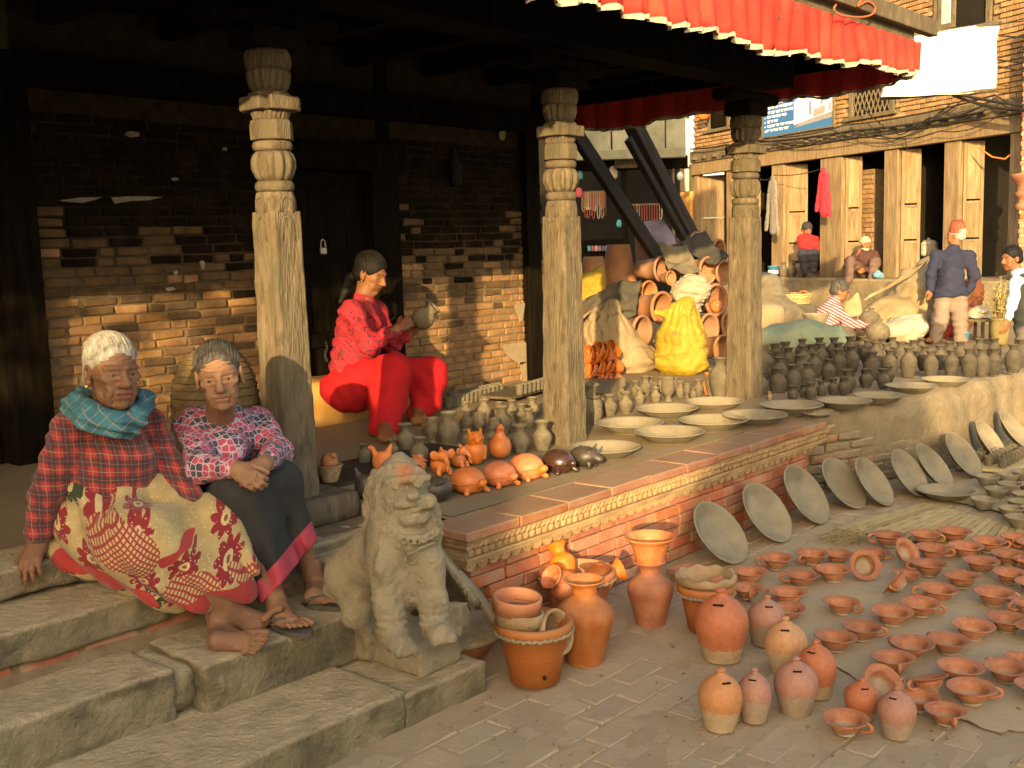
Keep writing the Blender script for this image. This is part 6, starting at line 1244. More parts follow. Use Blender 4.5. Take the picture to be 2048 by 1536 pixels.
def hand(V, wrist, fdir, back, thumb_side, s=1.0, curl=(.35, .5, .4), spread=.06, tcurl=.3, k=.006):
    """fdir: pointing direction of the fingers; back: normal of the back of the hand; thumb_side: +1 / -1"""
    f = np.array(fdir, float); f /= np.linalg.norm(f); b = np.array(back, float); b -= f * (b @ f); b /= np.linalg.norm(b); x = np.cross(f, b) * thumb_side; w = np.array(wrist, float)
    P = lambda a, c, d: w + s * (x * a + f * c + b * d)
    kn = [(.027, .082), (.009, .088), (-.009, .084), (-.026, .074)]; ln = [.068, .077, .071, .056]
    V.cap(P(0, -.03, 0), P(0, .01, 0), .024 * s, .024 * s, .02, flat=(b, 1.25))
    for (a, c) in kn: V.cap(P(a * .55, .012, 0), P(a, c, .002), .016 * s, .0115 * s, .014 * s)
    V.cap(P(.02, .02, -.006), P(-.02, .03, -.006), .016 * s, .015 * s, .016 * s)
    for (a, c), L in zip(kn, ln):
        p = P(a, c, .002); ang = 0; r0 = .0098 * s; dx = x * spread * (a / .027)
        for i, (fr, cu) in enumerate(zip((.45, .31, .24), curl)):
            ang += cu; d = (f + dx) * math.cos(ang) - b * math.sin(ang); q = p + d / np.linalg.norm(d) * L * fr * s; V.cap(p, q, r0, r0 * .9, k * .8); p = q; r0 *= .9
    t0 = P(.018, .022, -.006); t1 = P(.042, .050, -.012 - .01 * tcurl); t2 = t1 + s * .034 * ((f * .85 + x * (.5 - tcurl)) - b * tcurl); t3 = t2 + s * .026 * ((f * .9 + x * (.25 - tcurl)) - b * tcurl)
    V.cap(t0, t1, .016 * s, .0125 * s, .014 * s).cap(t1, t2, .0115 * s, .0105 * s, .005).cap(t2, t3, .0105 * s, .009 * s, .004)
def foot(V, ankle, heel, toe, up, s=1.0, inner=1, k=.018):
    """ankle joint, heel point, big-toe end; up = direction of the instep; inner=+1 puts the big toe on the cross(up, fwd) side"""
    A = np.array(ankle); H_ = np.array(heel); T = np.array(toe); f = T - H_; L = np.linalg.norm(f); f /= L; u = np.array(up, float); u -= f * (u @ f); u /= np.linalg.norm(u); x = np.cross(u, f) * inner
    ball = H_ + f * L * .70; V.cap(A, H_ + f * .02 + u * .006, .036 * s, .028 * s, k).cap(H_ + f * .01, ball + x * .012, .027 * s, .019 * s, k).cap(H_ + f * .02 - x * .008, ball - x * .022 - f * .01, .024 * s, .016 * s, k).cap(A + f * .01, ball + u * .008, .030 * s, .017 * s, k)
    for i, (o, l, r) in enumerate(((.030, .064, .0130), (.009, .064, .0090), (-.0085, .056, .0086), (-.0245, .047, .0082), (-.039, .036, .0080))):
        b0 = ball + x * o * s - f * .006; b1 = b0 + f * l * s * .62 + u * .010; b2 = b1 + f * l * .38 * s - u * .004; V.cap(b0, b1, r * 1.05, r * .85, .004).cap(b1, b2, r * .9, r, .003)
def nails(V, F, T): return T
def cloth_obj(name, V, m, parent, base, sm=1, hemfn=None, **k):
    v, f = V.mesh(); v = smooth_vf(v, f, sm); me = mesh(name, v - np.array(base), f, True, m)
    if hemfn is not None: t = hemfn(v); set_tint(me, t)
    return obj(name, me, parent, **k)
def seg_dist(v, pts):
    d = np.full(len(v), 9.0); pts = [np.array(p) for p in pts]
    for a, b in zip(pts[:-1], pts[1:]):
        ab = b - a; t = np.clip(((v - a) @ ab) / (ab @ ab), 0, 1); d = np.minimum(d, np.linalg.norm(v - a - t[:, None] * ab, axis=1))
    return d
def bounds(pts, pad): P = np.array(pts); return P.min(0) - pad, P.max(0) + pad
# ---- patterned cloths
def uvw(nt, ax=None):
    """cloth coordinates: u along the picture-right direction of the cloth, v up, w depth - in metres, fixed to the object"""
    tc = N(nt, 'TexCoord'); o = []
    for d in (RH, (0, 0, 1), VH):
        n = N(nt, 'VectorMath', operation='DOT_PRODUCT'); nt.links.new(tc.outputs['Object'], n.inputs[0]); n.inputs[1].default_value = tuple(d); o.append(n.outputs['Value'])
    return tc.outputs['Object'], o
def weave_bump(nt, b, vec, st=.35, sc=14, fine=260):
    bp = N(nt, 'Bump'); bp.inputs['Strength'].default_value = st; bp.inputs['Distance'].default_value = .012; n1 = noise(nt, vec, sc, 4, .6, .8); n2 = noise(nt, vec, fine, 2); nt.links.new(mathn(nt, 'MULTIPLY_ADD', n2, .12, n1), bp.inputs['Height']); nt.links.new(bp.outputs[0], b.inputs['Normal'])
def band(nt, x, period, lo, hi, off=0):
    f = mathn(nt, 'FRACT', mathn(nt, 'MULTIPLY_ADD', x, 1 / period, off)); return mathn(nt, 'MULTIPLY', mathn(nt, 'GREATER_THAN', f, lo), mathn(nt, 'LESS_THAN', f, hi))
def plaid():
    m, nt, b = newmat('red_plaid_flannel'); vec, (u, v, w_) = uvw(nt); nz = noise(nt, vec, 7, 3); uu = mathn(nt, 'MULTIPLY_ADD', nz, .02, mathn(nt, 'MULTIPLY_ADD', w_, .7, u)); vv = mathn(nt, 'MULTIPLY_ADD', nz, .02, mathn(nt, 'MULTIPLY_ADD', u, .12, v))
    c = (.34, .028, .026)
    for x in (uu, vv): c = mixc(nt, mathn(nt, 'MULTIPLY', band(nt, x, .056, .0, .46), .72), c, (.030, .02, .028))
    for x in (uu, vv): c = mixc(nt, mathn(nt, 'MULTIPLY', band(nt, x, .056, .70, .74), .5), c, (.36, .28, .22)); c = mixc(nt, mathn(nt, 'MULTIPLY', band(nt, x, .056, .20, .235), .35), c, (.30, .25, .2))
    nt.links.new(c, b.inputs['Base Color']); b.inputs['Roughness'].default_value = .9; b.inputs['Sheen Weight'].default_value = .2; weave_bump(nt, b, vec); return m
def floral():
    m, nt, b = newmat('floral_sari_cotton'); vec, (u, v, w_) = uvw(nt); nz = noise(nt, vec, 5, 3); U = mathn(nt, 'MULTIPLY_ADD', nz, .03, mathn(nt, 'MULTIPLY_ADD', w_, .25, u)); V_ = mathn(nt, 'MULTIPLY_ADD', nz, .03, mathn(nt, 'MULTIPLY_ADD', w_, -.6, v))
    cx_ = N(nt, 'CombineXYZ'); nt.links.new(U, cx_.inputs[0]); nt.links.new(V_, cx_.inputs[1]); sc = 7.4
    vm = N(nt, 'VectorMath', operation='SCALE'); nt.links.new(cx_.outputs[0], vm.inputs[0]); vm.inputs['Scale'].default_value = sc
    vo = N(nt, 'TexVoronoi', voronoi_dimensions='2D'); vo.inputs['Scale'].default_value = 1; vo.inputs['Randomness'].default_value = .55; nt.links.new(vm.outputs[0], vo.inputs['Vector'])
    df = N(nt, 'VectorMath', operation='SUBTRACT'); nt.links.new(vm.outputs[0], df.inputs[0]); nt.links.new(vo.outputs['Position'], df.inputs[1]); sp_ = N(nt, 'SeparateXYZ'); nt.links.new(df.outputs[0], sp_.inputs[0])
    an = mathn(nt, 'ARCTAN2', sp_.outputs[1], sp_.outputs[0]); d = vo.outputs['Distance']; pet = mathn(nt, 'MULTIPLY_ADD', mathn(nt, 'ABSOLUTE', mathn(nt, 'COSINE', mathn(nt, 'MULTIPLY', an, 4.5))), .15, .25)
    fl = mathn(nt, 'LESS_THAN', d, pet); cr = mathn(nt, 'LESS_THAN', d, .13); c2 = mathn(nt, 'LESS_THAN', d, .055); cc_ = N(nt, 'SeparateColor'); nt.links.new(vo.outputs['Color'], cc_.inputs[0]); grn = mathn(nt, 'GREATER_THAN', cc_.outputs[0], .84)
    base = ramp(nt, noise(nt, vec, 9, 4), [(.3, (.32, .225, .095)), (.7, (.45, .34, .165))]); fc_ = mixc(nt, grn, (.21, .008, .016), (.022, .038, .014)); col = mixc(nt, fl, base, fc_); col = mixc(nt, cr, col, (.50, .38, .2)); col = mixc(nt, c2, col, (.2, .05, .03))
    v3 = N(nt, 'TexVoronoi'); v3.inputs['Scale'].default_value = 70; nt.links.new(vec, v3.inputs['Vector']); col = mixc(nt, mathn(nt, 'MULTIPLY', mathn(nt, 'LESS_THAN', v3.outputs['Distance'], .22), .6), col, (.58, .50, .33))
    # red criss-cross panels and plain red border, from the cloth's own layout
    at = N(nt, 'Attribute', attribute_name='tint'); s2 = N(nt, 'SeparateColor'); nt.links.new(at.outputs['Color'], s2.inputs[0])
    a1 = mathn(nt, 'SINE', mathn(nt, 'MULTIPLY', mathn(nt, 'ADD', U, V_), 300)); a2 = mathn(nt, 'SINE', mathn(nt, 'MULTIPLY', mathn(nt, 'SUBTRACT', U, V_), 300)); cr_ = mixc(nt, mathn(nt, 'GREATER_THAN', mathn(nt, 'MAXIMUM', a1, a2), .35), (.44, .32, .16), (.27, .03, .028))
    col = mixc(nt, mathn(nt, 'GREATER_THAN', s2.outputs[1], .5), col, cr_); col = mixc(nt, mathn(nt, 'GREATER_THAN', s2.outputs[0], .5), col, (.36, .03, .03))
    nt.links.new(col, b.inputs['Base Color']); b.inputs['Roughness'].default_value = .8; b.inputs['Sheen Weight'].default_value = .15; weave_bump(nt, b, vec, .45, 11); return m
def dots():
    m, nt, b = newmat('dotted_blouse_cotton'); vec, (u, v, w_) = uvw(nt); nz = noise(nt, vec, 6, 3); U = mathn(nt, 'MULTIPLY_ADD', nz, .02, mathn(nt, 'MULTIPLY_ADD', w_, .6, u)); V_ = mathn(nt, 'MULTIPLY_ADD', w_, -.35, v); cx_ = N(nt, 'CombineXYZ'); nt.links.new(U, cx_.inputs[0]); nt.links.new(V_, cx_.inputs[1])
    vo = N(nt, 'TexVoronoi'); vo.inputs['Scale'].default_value = 42; vo.inputs['Randomness'].default_value = .45; nt.links.new(vec, vo.inputs['Vector']); s_ = N(nt, 'SeparateColor'); nt.links.new(vo.outputs['Color'], s_.inputs[0])
    dc = mixc(nt, mathn(nt, 'GREATER_THAN', s_.outputs[0], .48), (.055, .055, .085), (.42, .055, .115)); ve = N(nt, 'TexVoronoi', feature='DISTANCE_TO_EDGE'); ve.inputs['Scale'].default_value = 42; ve.inputs['Randomness'].default_value = .45; nt.links.new(vec, ve.inputs['Vector']); col = mixc(nt, mathn(nt, 'GREATER_THAN', ve.outputs['Distance'], .07), (.46, .35, .42), dc); nt.links.new(col, b.inputs['Base Color']); b.inputs['Roughness'].default_value = .8; weave_bump(nt, b, vec, .5, 16); return m
def scarf():
    m, nt, b = newmat('teal_scarf_cotton'); vec, (u, v, w_) = uvw(nt); c = ramp(nt, noise(nt, vec, 10, 4), [(.3, (.025, .12, .165)), (.7, (.045, .19, .24))])
    for x, p_ in ((mathn(nt, 'ADD', u, v), .05), (mathn(nt, 'SUBTRACT', u, v), .043)): c = mixc(nt, mathn(nt, 'MULTIPLY', band(nt, x, p_, 0, .07), .6), c, (.42, .26, .2))
    nt.links.new(c, b.inputs['Base Color']); b.inputs['Roughness'].default_value = .9; weave_bump(nt, b, vec, .5, 22); return m
def printed_red():
    m, nt, b = newmat('crimson_print_cotton'); vec, (u, v, w_) = uvw(nt); w1 = noise(nt, vec, 26, 4, .6, 2.5); c = mixc(nt, ramp(nt, w1, [(.50, 0.0), (.54, .85)]), (.40, .012, .030), (.055, .010, .018)); nt.links.new(c, b.inputs['Base Color']); b.inputs['Roughness'].default_value = .85; weave_bump(nt, b, vec, .4, 12); return m
def trousers_band():
    m, nt, b = newmat('black_skirt_cotton'); vec, _ = uvw(nt); at = N(nt, 'Attribute', attribute_name='tint'); s2 = N(nt, 'SeparateColor'); nt.links.new(at.outputs['Color'], s2.inputs[0]); c = mixc(nt, mathn(nt, 'GREATER_THAN', s2.outputs[0], .5), ramp(nt, noise(nt, vec, 9, 4), [(.3, (.012, .012, .013)), (.7, (.026, .025, .026))]), (.42, .05, .085)); nt.links.new(c, b.inputs['Base Color']); b.inputs['Roughness'].default_value = .85; weave_bump(nt, b, vec, .4, 12); return m
def fab(name, c, **k): return mat(name, [tuple(x * .8 for x in c), tuple(min(1, x * 1.15) for x in c)], 9, .88, .4, 18, 0, rand=False, **k)
M['plaid'] = plaid(); M['floral'] = floral(); M['dots'] = dots(); M['scarf'] = scarf(); M['printred'] = printed_red(); M['blackskirt'] = trousers_band(); M['redpants'] = fab('bright_red_cotton', (.40, .010, .018)); M['sandal'] = fab('grey_rubber', (.085, .08, .07)); M['croc'] = fab('grey_clog_rubber', (.14, .14, .13))
def body_obj(label, base, parts, m, tint=None, cat='person'):
    V, F = join_vf(*[(p[0], p[1]) for p in parts]); T = np.concatenate([p[2] if len(p) > 2 else np.zeros((len(p[0]), 3)) for p in parts])
    me = mesh('person', V - np.array(base), F, True, m); set_tint(me, T); return obj('person', me, None, base, label=label, cat=cat)
def hair_vol(C, B, s, h=.004, low=.0, back=.0, front=.018, thick=.008, cutx=.066, bun=None, streak=.0012):
    L = lambda x, y, z: C + s * (B @ np.array([x, y, z])); V = Vol(C - .24 * s, C + .21 * s, h); t = thick
    V.ell(L(0, -.022, .036), (s * (.074 + t), s * (.092 + t), s * (.081 + t)), B, .01).ell(L(0, -.05, -.03 - low), (s * (.066 + t), s * (.058 + t), s * (.05 + low)), B, .03)
    V.ell(L(0, .090, -.028), (s * cutx, s * .072, s * (.075 + front)), B, .006, -1).ell(L(-.09, .015, -.035), (s * .03, s * .036, s * .05), B, .006, -1).ell(L(.09, .015, -.035), (s * .03, s * .036, s * .05), B, .006, -1)
    if bun is not None: V.ell(L(*bun[0]), tuple(s * q for q in bun[1]), B, .012)
    def st(p): q = ((p - C) @ B) / s; return s * streak * np.sin(np.arctan2(q[:, 0], q[:, 2] + .02) * 70 + 6 * np.sin(q[:, 1] * 30))
    V.field(st); return V
def strands(C, B, s, parent, base, m, n=280, seed=1, th0=38, lift=.004, bunz=-.01, side=12):
    rn = random.Random(seed); mb = MB(); c0 = np.array([0, -.022, .036]); rr = np.array([.0765 + lift, .095 + lift, .0845 + lift])
    for i in range(n):
        ph = R_(rn.uniform(-78, 78)); t0 = R_(th0 - (th0 - side) * (abs(ph) / 1.36) ** 2 + rn.uniform(-3, 3) - 14 * rn.random() ** 4); P = []; off = rn.uniform(-.003, .0025)
        for k in range(9):
            t = k / 8; th = t0 + (R_(196) - t0) * t; p_ = ph * (1 - .75 * t ** 2.2) + .03 * math.sin(5 * t + i); d = np.array([math.sin(p_), math.cos(p_) * math.cos(th), math.cos(p_) * math.sin(th)]); P.append(C + s * (B @ (c0 + d * (rr + off + .002 * math.sin(i + 3 * t)))) - np.array(base))
        mb.add(*tube_vf(P, [.0008] + [.0017 * s] * 7 + [.0012], 4, False))
    return mb.build('hair_strands', m, parent, True)
# ================= old woman with plaid blouse
def woman_plaid():
    C = J(224, 742, 3.30); B = basis(face_dir(44, -4), (.03, 0, 1)); s = 1.03; neck = J(222, 838, 3.40); base = J(200, 1100, 3.40); base[2] = .56
    hd = head_parts(C, B, s, neck, 1.0, .0028, 1.04)
    sR, eR, wR = J(142, 858, 3.42), J(96, 985, 3.46), J(78, 1082, 3.50); sL, eL, wL = J(292, 852, 3.46), J(352, 958, 3.30), J(398, 1022, 3.16)
    ch, be, pe = J(212, 880, 3.46), J(222, 955, 3.42), J(205, 1035, 3.52); hpR, hpL = J(165, 1045, 3.55), J(250, 1035, 3.55); kR, kL = J(300, 1095, 3.12), J(430, 1060, 3.12)
    aA, aB = J(492, 1240, 3.00), J(440, 1262, 3.02); toeA = J(548, 1232, 2.95); heelA = J(493, 1262, 2.985); heelB = at_z(425, 1280, .318); toeB = at_z(528, 1284, .312)
    lo, hi = bounds([C, wR, wL, pe, kL, toeA, toeB, sR], .16); V = Vol(lo, hi, .009)
    V.path([neck, ch, be, pe], [.06, .10, .10, .10], .05).path([sR, eR, wR], [.05, .042, .03], .02).path([sL, eL, wL], [.05, .042, .03], .02).path([hpR, kR, aA], [.085, .06, .036], .02).path([hpL, kL, aB], [.085, .06, .036], .02)
    bd = V.mesh(); hv = Vol(*bounds([wR, J(50, 1145, 3.45)], .1), .0032); V = hv
    V.cap(eR, wR, .042, .027, .02); fd_ = J(54, 1140, 3.44) - wR; hand(V, wR, fd_ + np.array([0, 0, .0]), -VH * .8 + np.array([0, 0, .45]), 1, .98, (.45, .45, .25), .16, .15); hdm = V.mesh()
    fv = Vol(*bounds([aA, aB, toeA, toeB, heelB], .09), .0029); fv.cap(kR, aA, .06, .036, .02).cap(J(420, 1120, 3.1), aB, .055, .036, .02); foot(fv, aA, heelA, toeA, np.array([0, 0, .75]) + VH * .4 - RH * .35, 1.0, -1); foot(fv, aB, heelB, toeB, np.array([0, 0, .5]) - VH * .6, 1.0, 1); ftm = fv.mesh(); ftm = (smooth_vf(*ftm, 1, .4), ftm[1])
    p = body_obj('white-haired person in red plaid blouse and floral skirt, barefoot on the steps', base, [hd[:3], bd, hdm, ftm], M['skin_old'])
    eyes(p, hd[3], B, s, base, (-.2, 0)); L = hd[3]
    hh = vobj('hair', hair_vol(C, B, s, .0035, .0, 0, .022, .0045, .066, ((0, -.115, -.01), (.042, .034, .042))), M['hair_white'], p, base); strands(C, B, s, hh, base, M['hair_white'], 420, 3, 42)
    for q in (-1, 1): v, f = lathe_vf([(0, -.003), (.007, -.002), (.007, .002), (0, .003)], 12); obj('earring', mesh('earring', v, f, True, M['gold']), p, Vector(L(q * .083, .004, -.044) - base), (R_(90), 0, math.atan2(B[1, 0], B[0, 0])))
    # blouse
    V = Vol(*bounds([neck, sR, eR, wR, sL, eL, wL, pe], .17), .0058); V.path([J(222, 838, 3.42), ch, be, J(215, 985, 3.44)], [.080, .122, .146, .155], .05, flat=(VH, 1.15)).cap(sR, sL, .062, .062, .06).path([sR, eR, J(76, 1066, 3.495)], [.062, .054, .043], .025).path([sL, eL, J(392, 1015, 3.17)], [.062, .052, .043], .025)
    V.ell(J(232, 915, 3.36), (.12, .09, .07), np.stack([RH, VH, (0, 0, 1)], 1), .05)
    def fo(q): return .0045 * np.sin((q @ (RH * .3 + np.array([0, 0, 1]))) * 95 + 3 * snoise(q, 7, 3)) * (.4 + .6 * (snoise(q, 5, 8) > 0)) + .006 * snoise(q, 11, 4)
    V.field(fo); V.plane(J(220, 992, 3.4), (0, 0, -1)) if 0 else None
    cloth_obj('blouse', V, M['plaid'], p, base)
    # skirt
    V = Vol(*bounds([pe, hpR, hpL, kR, kL, J(400, 1235, 3.05), J(505, 1165, 3.0), J(130, 1100, 3.5)], .2), .0062)
    V.ell(J(228, 985, 3.44), (.185, .165, .10), np.stack([RH, VH, (0, 0, 1)], 1), .06).cap(hpR, J(285, 1085, 3.15), .135, .125, .08).cap(J(250, 1010, 3.5), J(425, 1052, 3.13), .13, .095, .08).cap(J(150, 1078, 3.5), J(330, 1165, 3.12), .075, .085, .07)
    V.cap(J(285, 1090, 3.15), J(385, 1185, 3.06), .12, .060, .07).cap(J(425, 1055, 3.12), J(480, 1150, 3.02), .090, .052, .06).cap(J(330, 1080, 3.15), J(440, 1140, 3.06), .075, .065, .08).cap(J(385, 1185, 3.06), J(470, 1165, 3.03), .05, .045, .05).cap(J(480, 1150, 3.02), J(492, 1172, 3.0), .045, .034, .04)
    def fo2(q):
        a = q @ (RH * .75 - np.array([0, 0, 1]) * .65); b_ = q @ (RH * .65 + np.array([0, 0, 1]) * .75); return .017 * (1 - 2 * np.abs(np.sin(b_ * 30 + 1.6 * snoise(q, 5, 5) + a * 6))) * (.25 + .75 * np.clip(snoise(q, 4, 6) + .35, 0, 1)) + .008 * snoise(q, 8, 7) + .004 * snoise(q, 21, 9)
    V.field(fo2)
    hem = [J(128, 1118, 3.44), J(185, 1150, 3.3), J(300, 1216, 3.05), J(385, 1238, 2.99), J(425, 1205, 2.98), J(470, 1195, 2.97), J(515, 1180, 2.96)]; diag = [J(225, 1000, 3.3), J(330, 1120, 3.0), J(395, 1150, 2.96)]; pan = [J(205, 1060, 3.2), J(270, 1120, 3.03)]; pan2 = [J(365, 1190, 3.0), J(405, 1180, 2.98)]; pan3 = [J(480, 1130, 2.95), J(500, 1150, 2.95)]
    def hemf(v):
        t = np.zeros((len(v), 3)); d = seg_dist(v, hem); t[:, 0] = np.clip(1 - (d - .03) / .02, 0, 1) * .98; d2 = seg_dist(v, [J(330, 1125, 3.02), J(372, 1085, 3.02), J(400, 1040, 3.05)]); t[:, 0] = np.maximum(t[:, 0], np.clip(1 - (d2 - .012) / .02, 0, 1)); t[:, 1] = np.maximum.reduce([np.clip(1 - (seg_dist(v, pan) - .07) / .02, 0, 1), np.clip(1 - (seg_dist(v, pan2) - .05) / .02, 0, 1), np.clip(1 - (seg_dist(v, pan3) - .035) / .02, 0, 1)]); return t
    cloth_obj('skirt', V, M['floral'], p, base, 1, hemf)
    # scarf
    V = Vol(*bounds([neck, J(150, 800, 3.4), J(300, 800, 3.4), J(262, 862, 3.28)], .1), .005); ring = [J(150, 815, 3.40), J(175, 838, 3.30), J(225, 850, 3.25), J(270, 835, 3.27), J(290, 800, 3.36), J(270, 795, 3.45), J(215, 800, 3.50), J(165, 800, 3.47), J(150, 815, 3.40)]
    V.path(ring, [.038, .036, .034, .033, .03, .03, .03, .034, .038], .03).cap(J(225, 848, 3.27), J(262, 866, 3.27), .035, .018, .03).cap(J(262, 838, 3.28), J(264, 866, 3.27), .03, .012, .03).cap(J(180, 815, 3.33), J(235, 845, 3.25), .03, .03, .03)
    V.field(lambda q: .0055 * np.sin((q @ (RH * .5 + np.array([0, 0, 1]))) * 170 + 3 * snoise(q, 9, 2)) + .004 * snoise(q, 20, 3)); cloth_obj('scarf', V, M['scarf'], p, base)
    return p
woman_plaid()
# ================= old woman with dotted blouse, hands clasped
def woman_dots():
    C = J(438, 750, 3.22); B = basis(face_dir(14, -6), (-.10 * RH + np.array([0, 0, 1]))); s = .99; neck = J(440, 835, 3.38); base = J(440, 1100, 3.5); base[2] = .56; hd = head_parts(C, B, s, neck, 1.3, .0028, .95)
    sR, eR, wR = J(385, 855, 3.44), J(402, 935, 3.20), J(472, 938, 3.03); sL, eL, wL = J(515, 845, 3.46), J(556, 905, 3.24), J(528, 928, 3.04)
    ch, pe = J(446, 870, 3.42), J(430, 1000, 3.62); hR, hL = J(400, 1005, 3.62), J(470, 1000, 3.62); kR, kL = J(478, 985, 3.10), J(556, 968, 3.14); aR, aL = J(552, 1205, 3.02), J(632, 1172, 3.14)
    heR, toR = at_z(545, 1232, .325), at_z(604, 1252, .318); heL, toL = at_z(618, 1192, .325), at_z(682, 1200, .318)
    V = Vol(*bounds([C, pe, kL, toL, toR, sR], .16), .009); V.path([neck, ch, pe], [.052, .09, .10], .05).path([sR, eR, wR], [.040, .036, .027], .02).path([sL, eL, wL], [.045, .04, .028], .02).path([hR, kR, aR], [.08, .055, .034], .02).path([hL, kL, aL], [.08, .055, .034], .02); bd = V.mesh()
    V = Vol(*bounds([wR, wL, J(500, 960, 2.95)], .10), .003); V.cap(eR, wR, .038, .026, .02).cap(eL, wL, .038, .026, .02); cen = J(502, 955, 2.965)
    hand(V, wR, cen - wR + np.array([0, 0, -.005]), -VH * .75 - RH * .35 + np.array([0, 0, .5]), -1, .92, (.55, .95, .6), .05, .25); hand(V, wL, cen - wL - RH * .02 + np.array([0, 0, -.028]), -VH * .75 + RH * .5 + np.array([0, 0, .35]), 1, .92, (.6, .95, .6), .05, .25); hm_ = V.mesh()
    V = Vol(*bounds([aR, aL, toR, toL, heR], .08), .003); V.cap(J(525, 1130, 3.05), aR, .044, .034, .02).cap(J(610, 1090, 3.14), aL, .044, .034, .02); foot(V, aR, heR, toR, (0, 0, 1), .98, 1); foot(V, aL, heL, toL, (0, 0, 1), .98, 1); fm = V.mesh(); fm = (smooth_vf(*fm, 1, .4), fm[1])
    p = body_obj('grey-haired person hunched in pink and navy dotted blouse, hands clasped, by the near post', base, [hd[:3], bd, hm_, fm], M['skin_old2']); eyes(p, hd[3], B, s, base)
    hh = vobj('hair', hair_vol(C, B, s, .0035, .0, 0, .026, .004, .067, ((0, -.105, -.03), (.036, .03, .036))), M['hair_grey'], p, base); strands(C, B, s, hh, base, M['hair_grey'], 420, 5, 46)
    V = Vol(*bounds([neck, sR, sL, eR, eL, wR, wL, pe], .17), .0056); V.path([J(442, 838, 3.40), ch, J(442, 935, 3.48), pe], [.070, .108, .120, .12], .05, flat=(VH, 1.1)).cap(sR, sL, .056, .056, .05).path([sR, eR, J(462, 937, 3.055)], [.058, .050, .040], .03).path([sL, eL, J(536, 920, 3.07)], [.056, .050, .041], .03).ell(J(450, 900, 3.32), (.085, .09, .085), None, .05)
    V.field(lambda q: .006 * np.sin((q @ (RH * .6 + np.array([0, 0, 1]))) * 80 + 3 * snoise(q, 8, 3)) * (snoise(q, 6, 2) > -.2) + .007 * snoise(q, 12, 5)); cloth_obj('blouse', V, M['dots'], p, base)
    V = Vol(*bounds([hR, hL, kR, kL, J(560, 1185, 3.02), J(625, 1130, 3.12)], .17), .0062); V.cap(hR, kR, .115, .082, .06).cap(hL, kL, .115, .078, .06).cap(kR, J(562, 1185, 3.03), .080, .062, .05).cap(kL, J(618, 1125, 3.12), .074, .056, .05).cap(J(510, 985, 3.12), J(580, 1150, 3.06), .06, .05, .06).cap(J(450, 1000, 3.25), J(545, 1165, 3.05), .07, .05, .06)
    V.field(lambda q: .010 * np.sin((q @ RH) * 75 + (q @ np.array([0, 0, 1])) * 22 + 2 * snoise(q, 5, 4)) * np.clip((.75 - q[:, 2]) * 4, .15, 1) + .006 * snoise(q, 9, 6))
    h1, h2 = J(556, 1172, 3.02), J(622, 1092, 3.12); dn = np.cross(h2 - h1, VH); dn /= np.linalg.norm(dn); dn = dn if dn[2] < 0 else -dn
    V.plane(h1, dn, .004); V.cap(J(556, 1160, 3.045), J(566, 1215, 3.045), .034, .040, .006, -1).cap(J(614, 1095, 3.135), J(624, 1145, 3.135), .034, .038, .006, -1)
    def hemf(v): t = np.zeros((len(v), 3)); t[:, 0] = np.clip(1 - (-((v - h1) @ dn) - .062) / .006, 0, 1); return t
    V2 = V; cloth_obj('skirt', V, M['blackskirt'], p, base, 1, hemf)
    for (he, to, an) in ((heR, toR, aR), (heL, toL, aL)):
        f = to - he; L_ = np.linalg.norm(f); f /= L_; z0 = .288; c = (he + to) / 2 + f * .008; c[2] = z0; a = math.atan2(f[1], f[0]); n = 28; P = []
        for zz_ in (0, .016):
            for k in range(n): t = 2 * math.pi * k / n; x = math.cos(t) * (L_ / 2 + .032); y = math.sin(t) * (.040 + .010 * math.cos(t)); P.append((x * math.cos(a) - y * math.sin(a), x * math.sin(a) + y * math.cos(a), zz_))
        F = [tuple(range(n - 1, -1, -1)), tuple(range(n, 2 * n))] + [(k, (k + 1) % n, n + (k + 1) % n, n + k) for k in range(n)]; sd_ = obj('sandal', mesh('sandal', P, F, False, M['sandal']), p, Vector(c - base))
        x_ = np.array([-f[1], f[0], 0]); toe = he + f * L_ * .80; toe[2] = z0 + .03
        for q in (-1, 1):
            pts = [toe + x_ * .004 * q - (0, 0, .012), toe - f * .03 + x_ * .02 * q + (0, 0, .018), toe - f * .07 + x_ * .036 * q + (0, 0, .010), toe - f * .11 + x_ * .042 * q - (0, 0, .016)]; v, ff = tube_vf([pp_ - c for pp_ in pts], .006, 6); obj('strap', mesh('strap', v, ff, True, M['sandal']), sd_)
    return p
woman_dots()
# grey clog left on the step
cp_ = at_z(150, 1160, .455); V = Vol(cp_ - (.16, .16, .03), cp_ + (.16, .16, .12), .005); fdir = RH * .9 - VH * .3; V.cap(cp_ - fdir * .06 + (0, 0, .03), cp_ + fdir * .08 + (0, 0, .035), .034, .042, .02, flat=((0, 0, 1), 1.1)).plane(cp_, (0, 0, -1)); V.ell(cp_ + fdir * .10 + (0, 0, .06), (.05, .05, .03), None, .01, -1)
cl_ = vobj('rubber_clog', V, M['croc'], None, cp_, label='grey perforated rubber clog left on the step beside the floral skirt', cat='shoe', loc=cp_)
hv_, hf_ = lathe_vf([(0, 0), (.0035, 0), (0, .002)], 8); hm_ = mesh('vent_hole', hv_, hf_, False, M['black'])
for i in range(5):
    for j in range(3): obj('vent_hole', hm_, cl_, Vector(-fdir * (.07 - i * .022)) + Vector(-VH * .036) + Vector((0, 0, .028 + j * .011)), Vector(-VH).to_track_quat('Z', 'Y').to_euler())

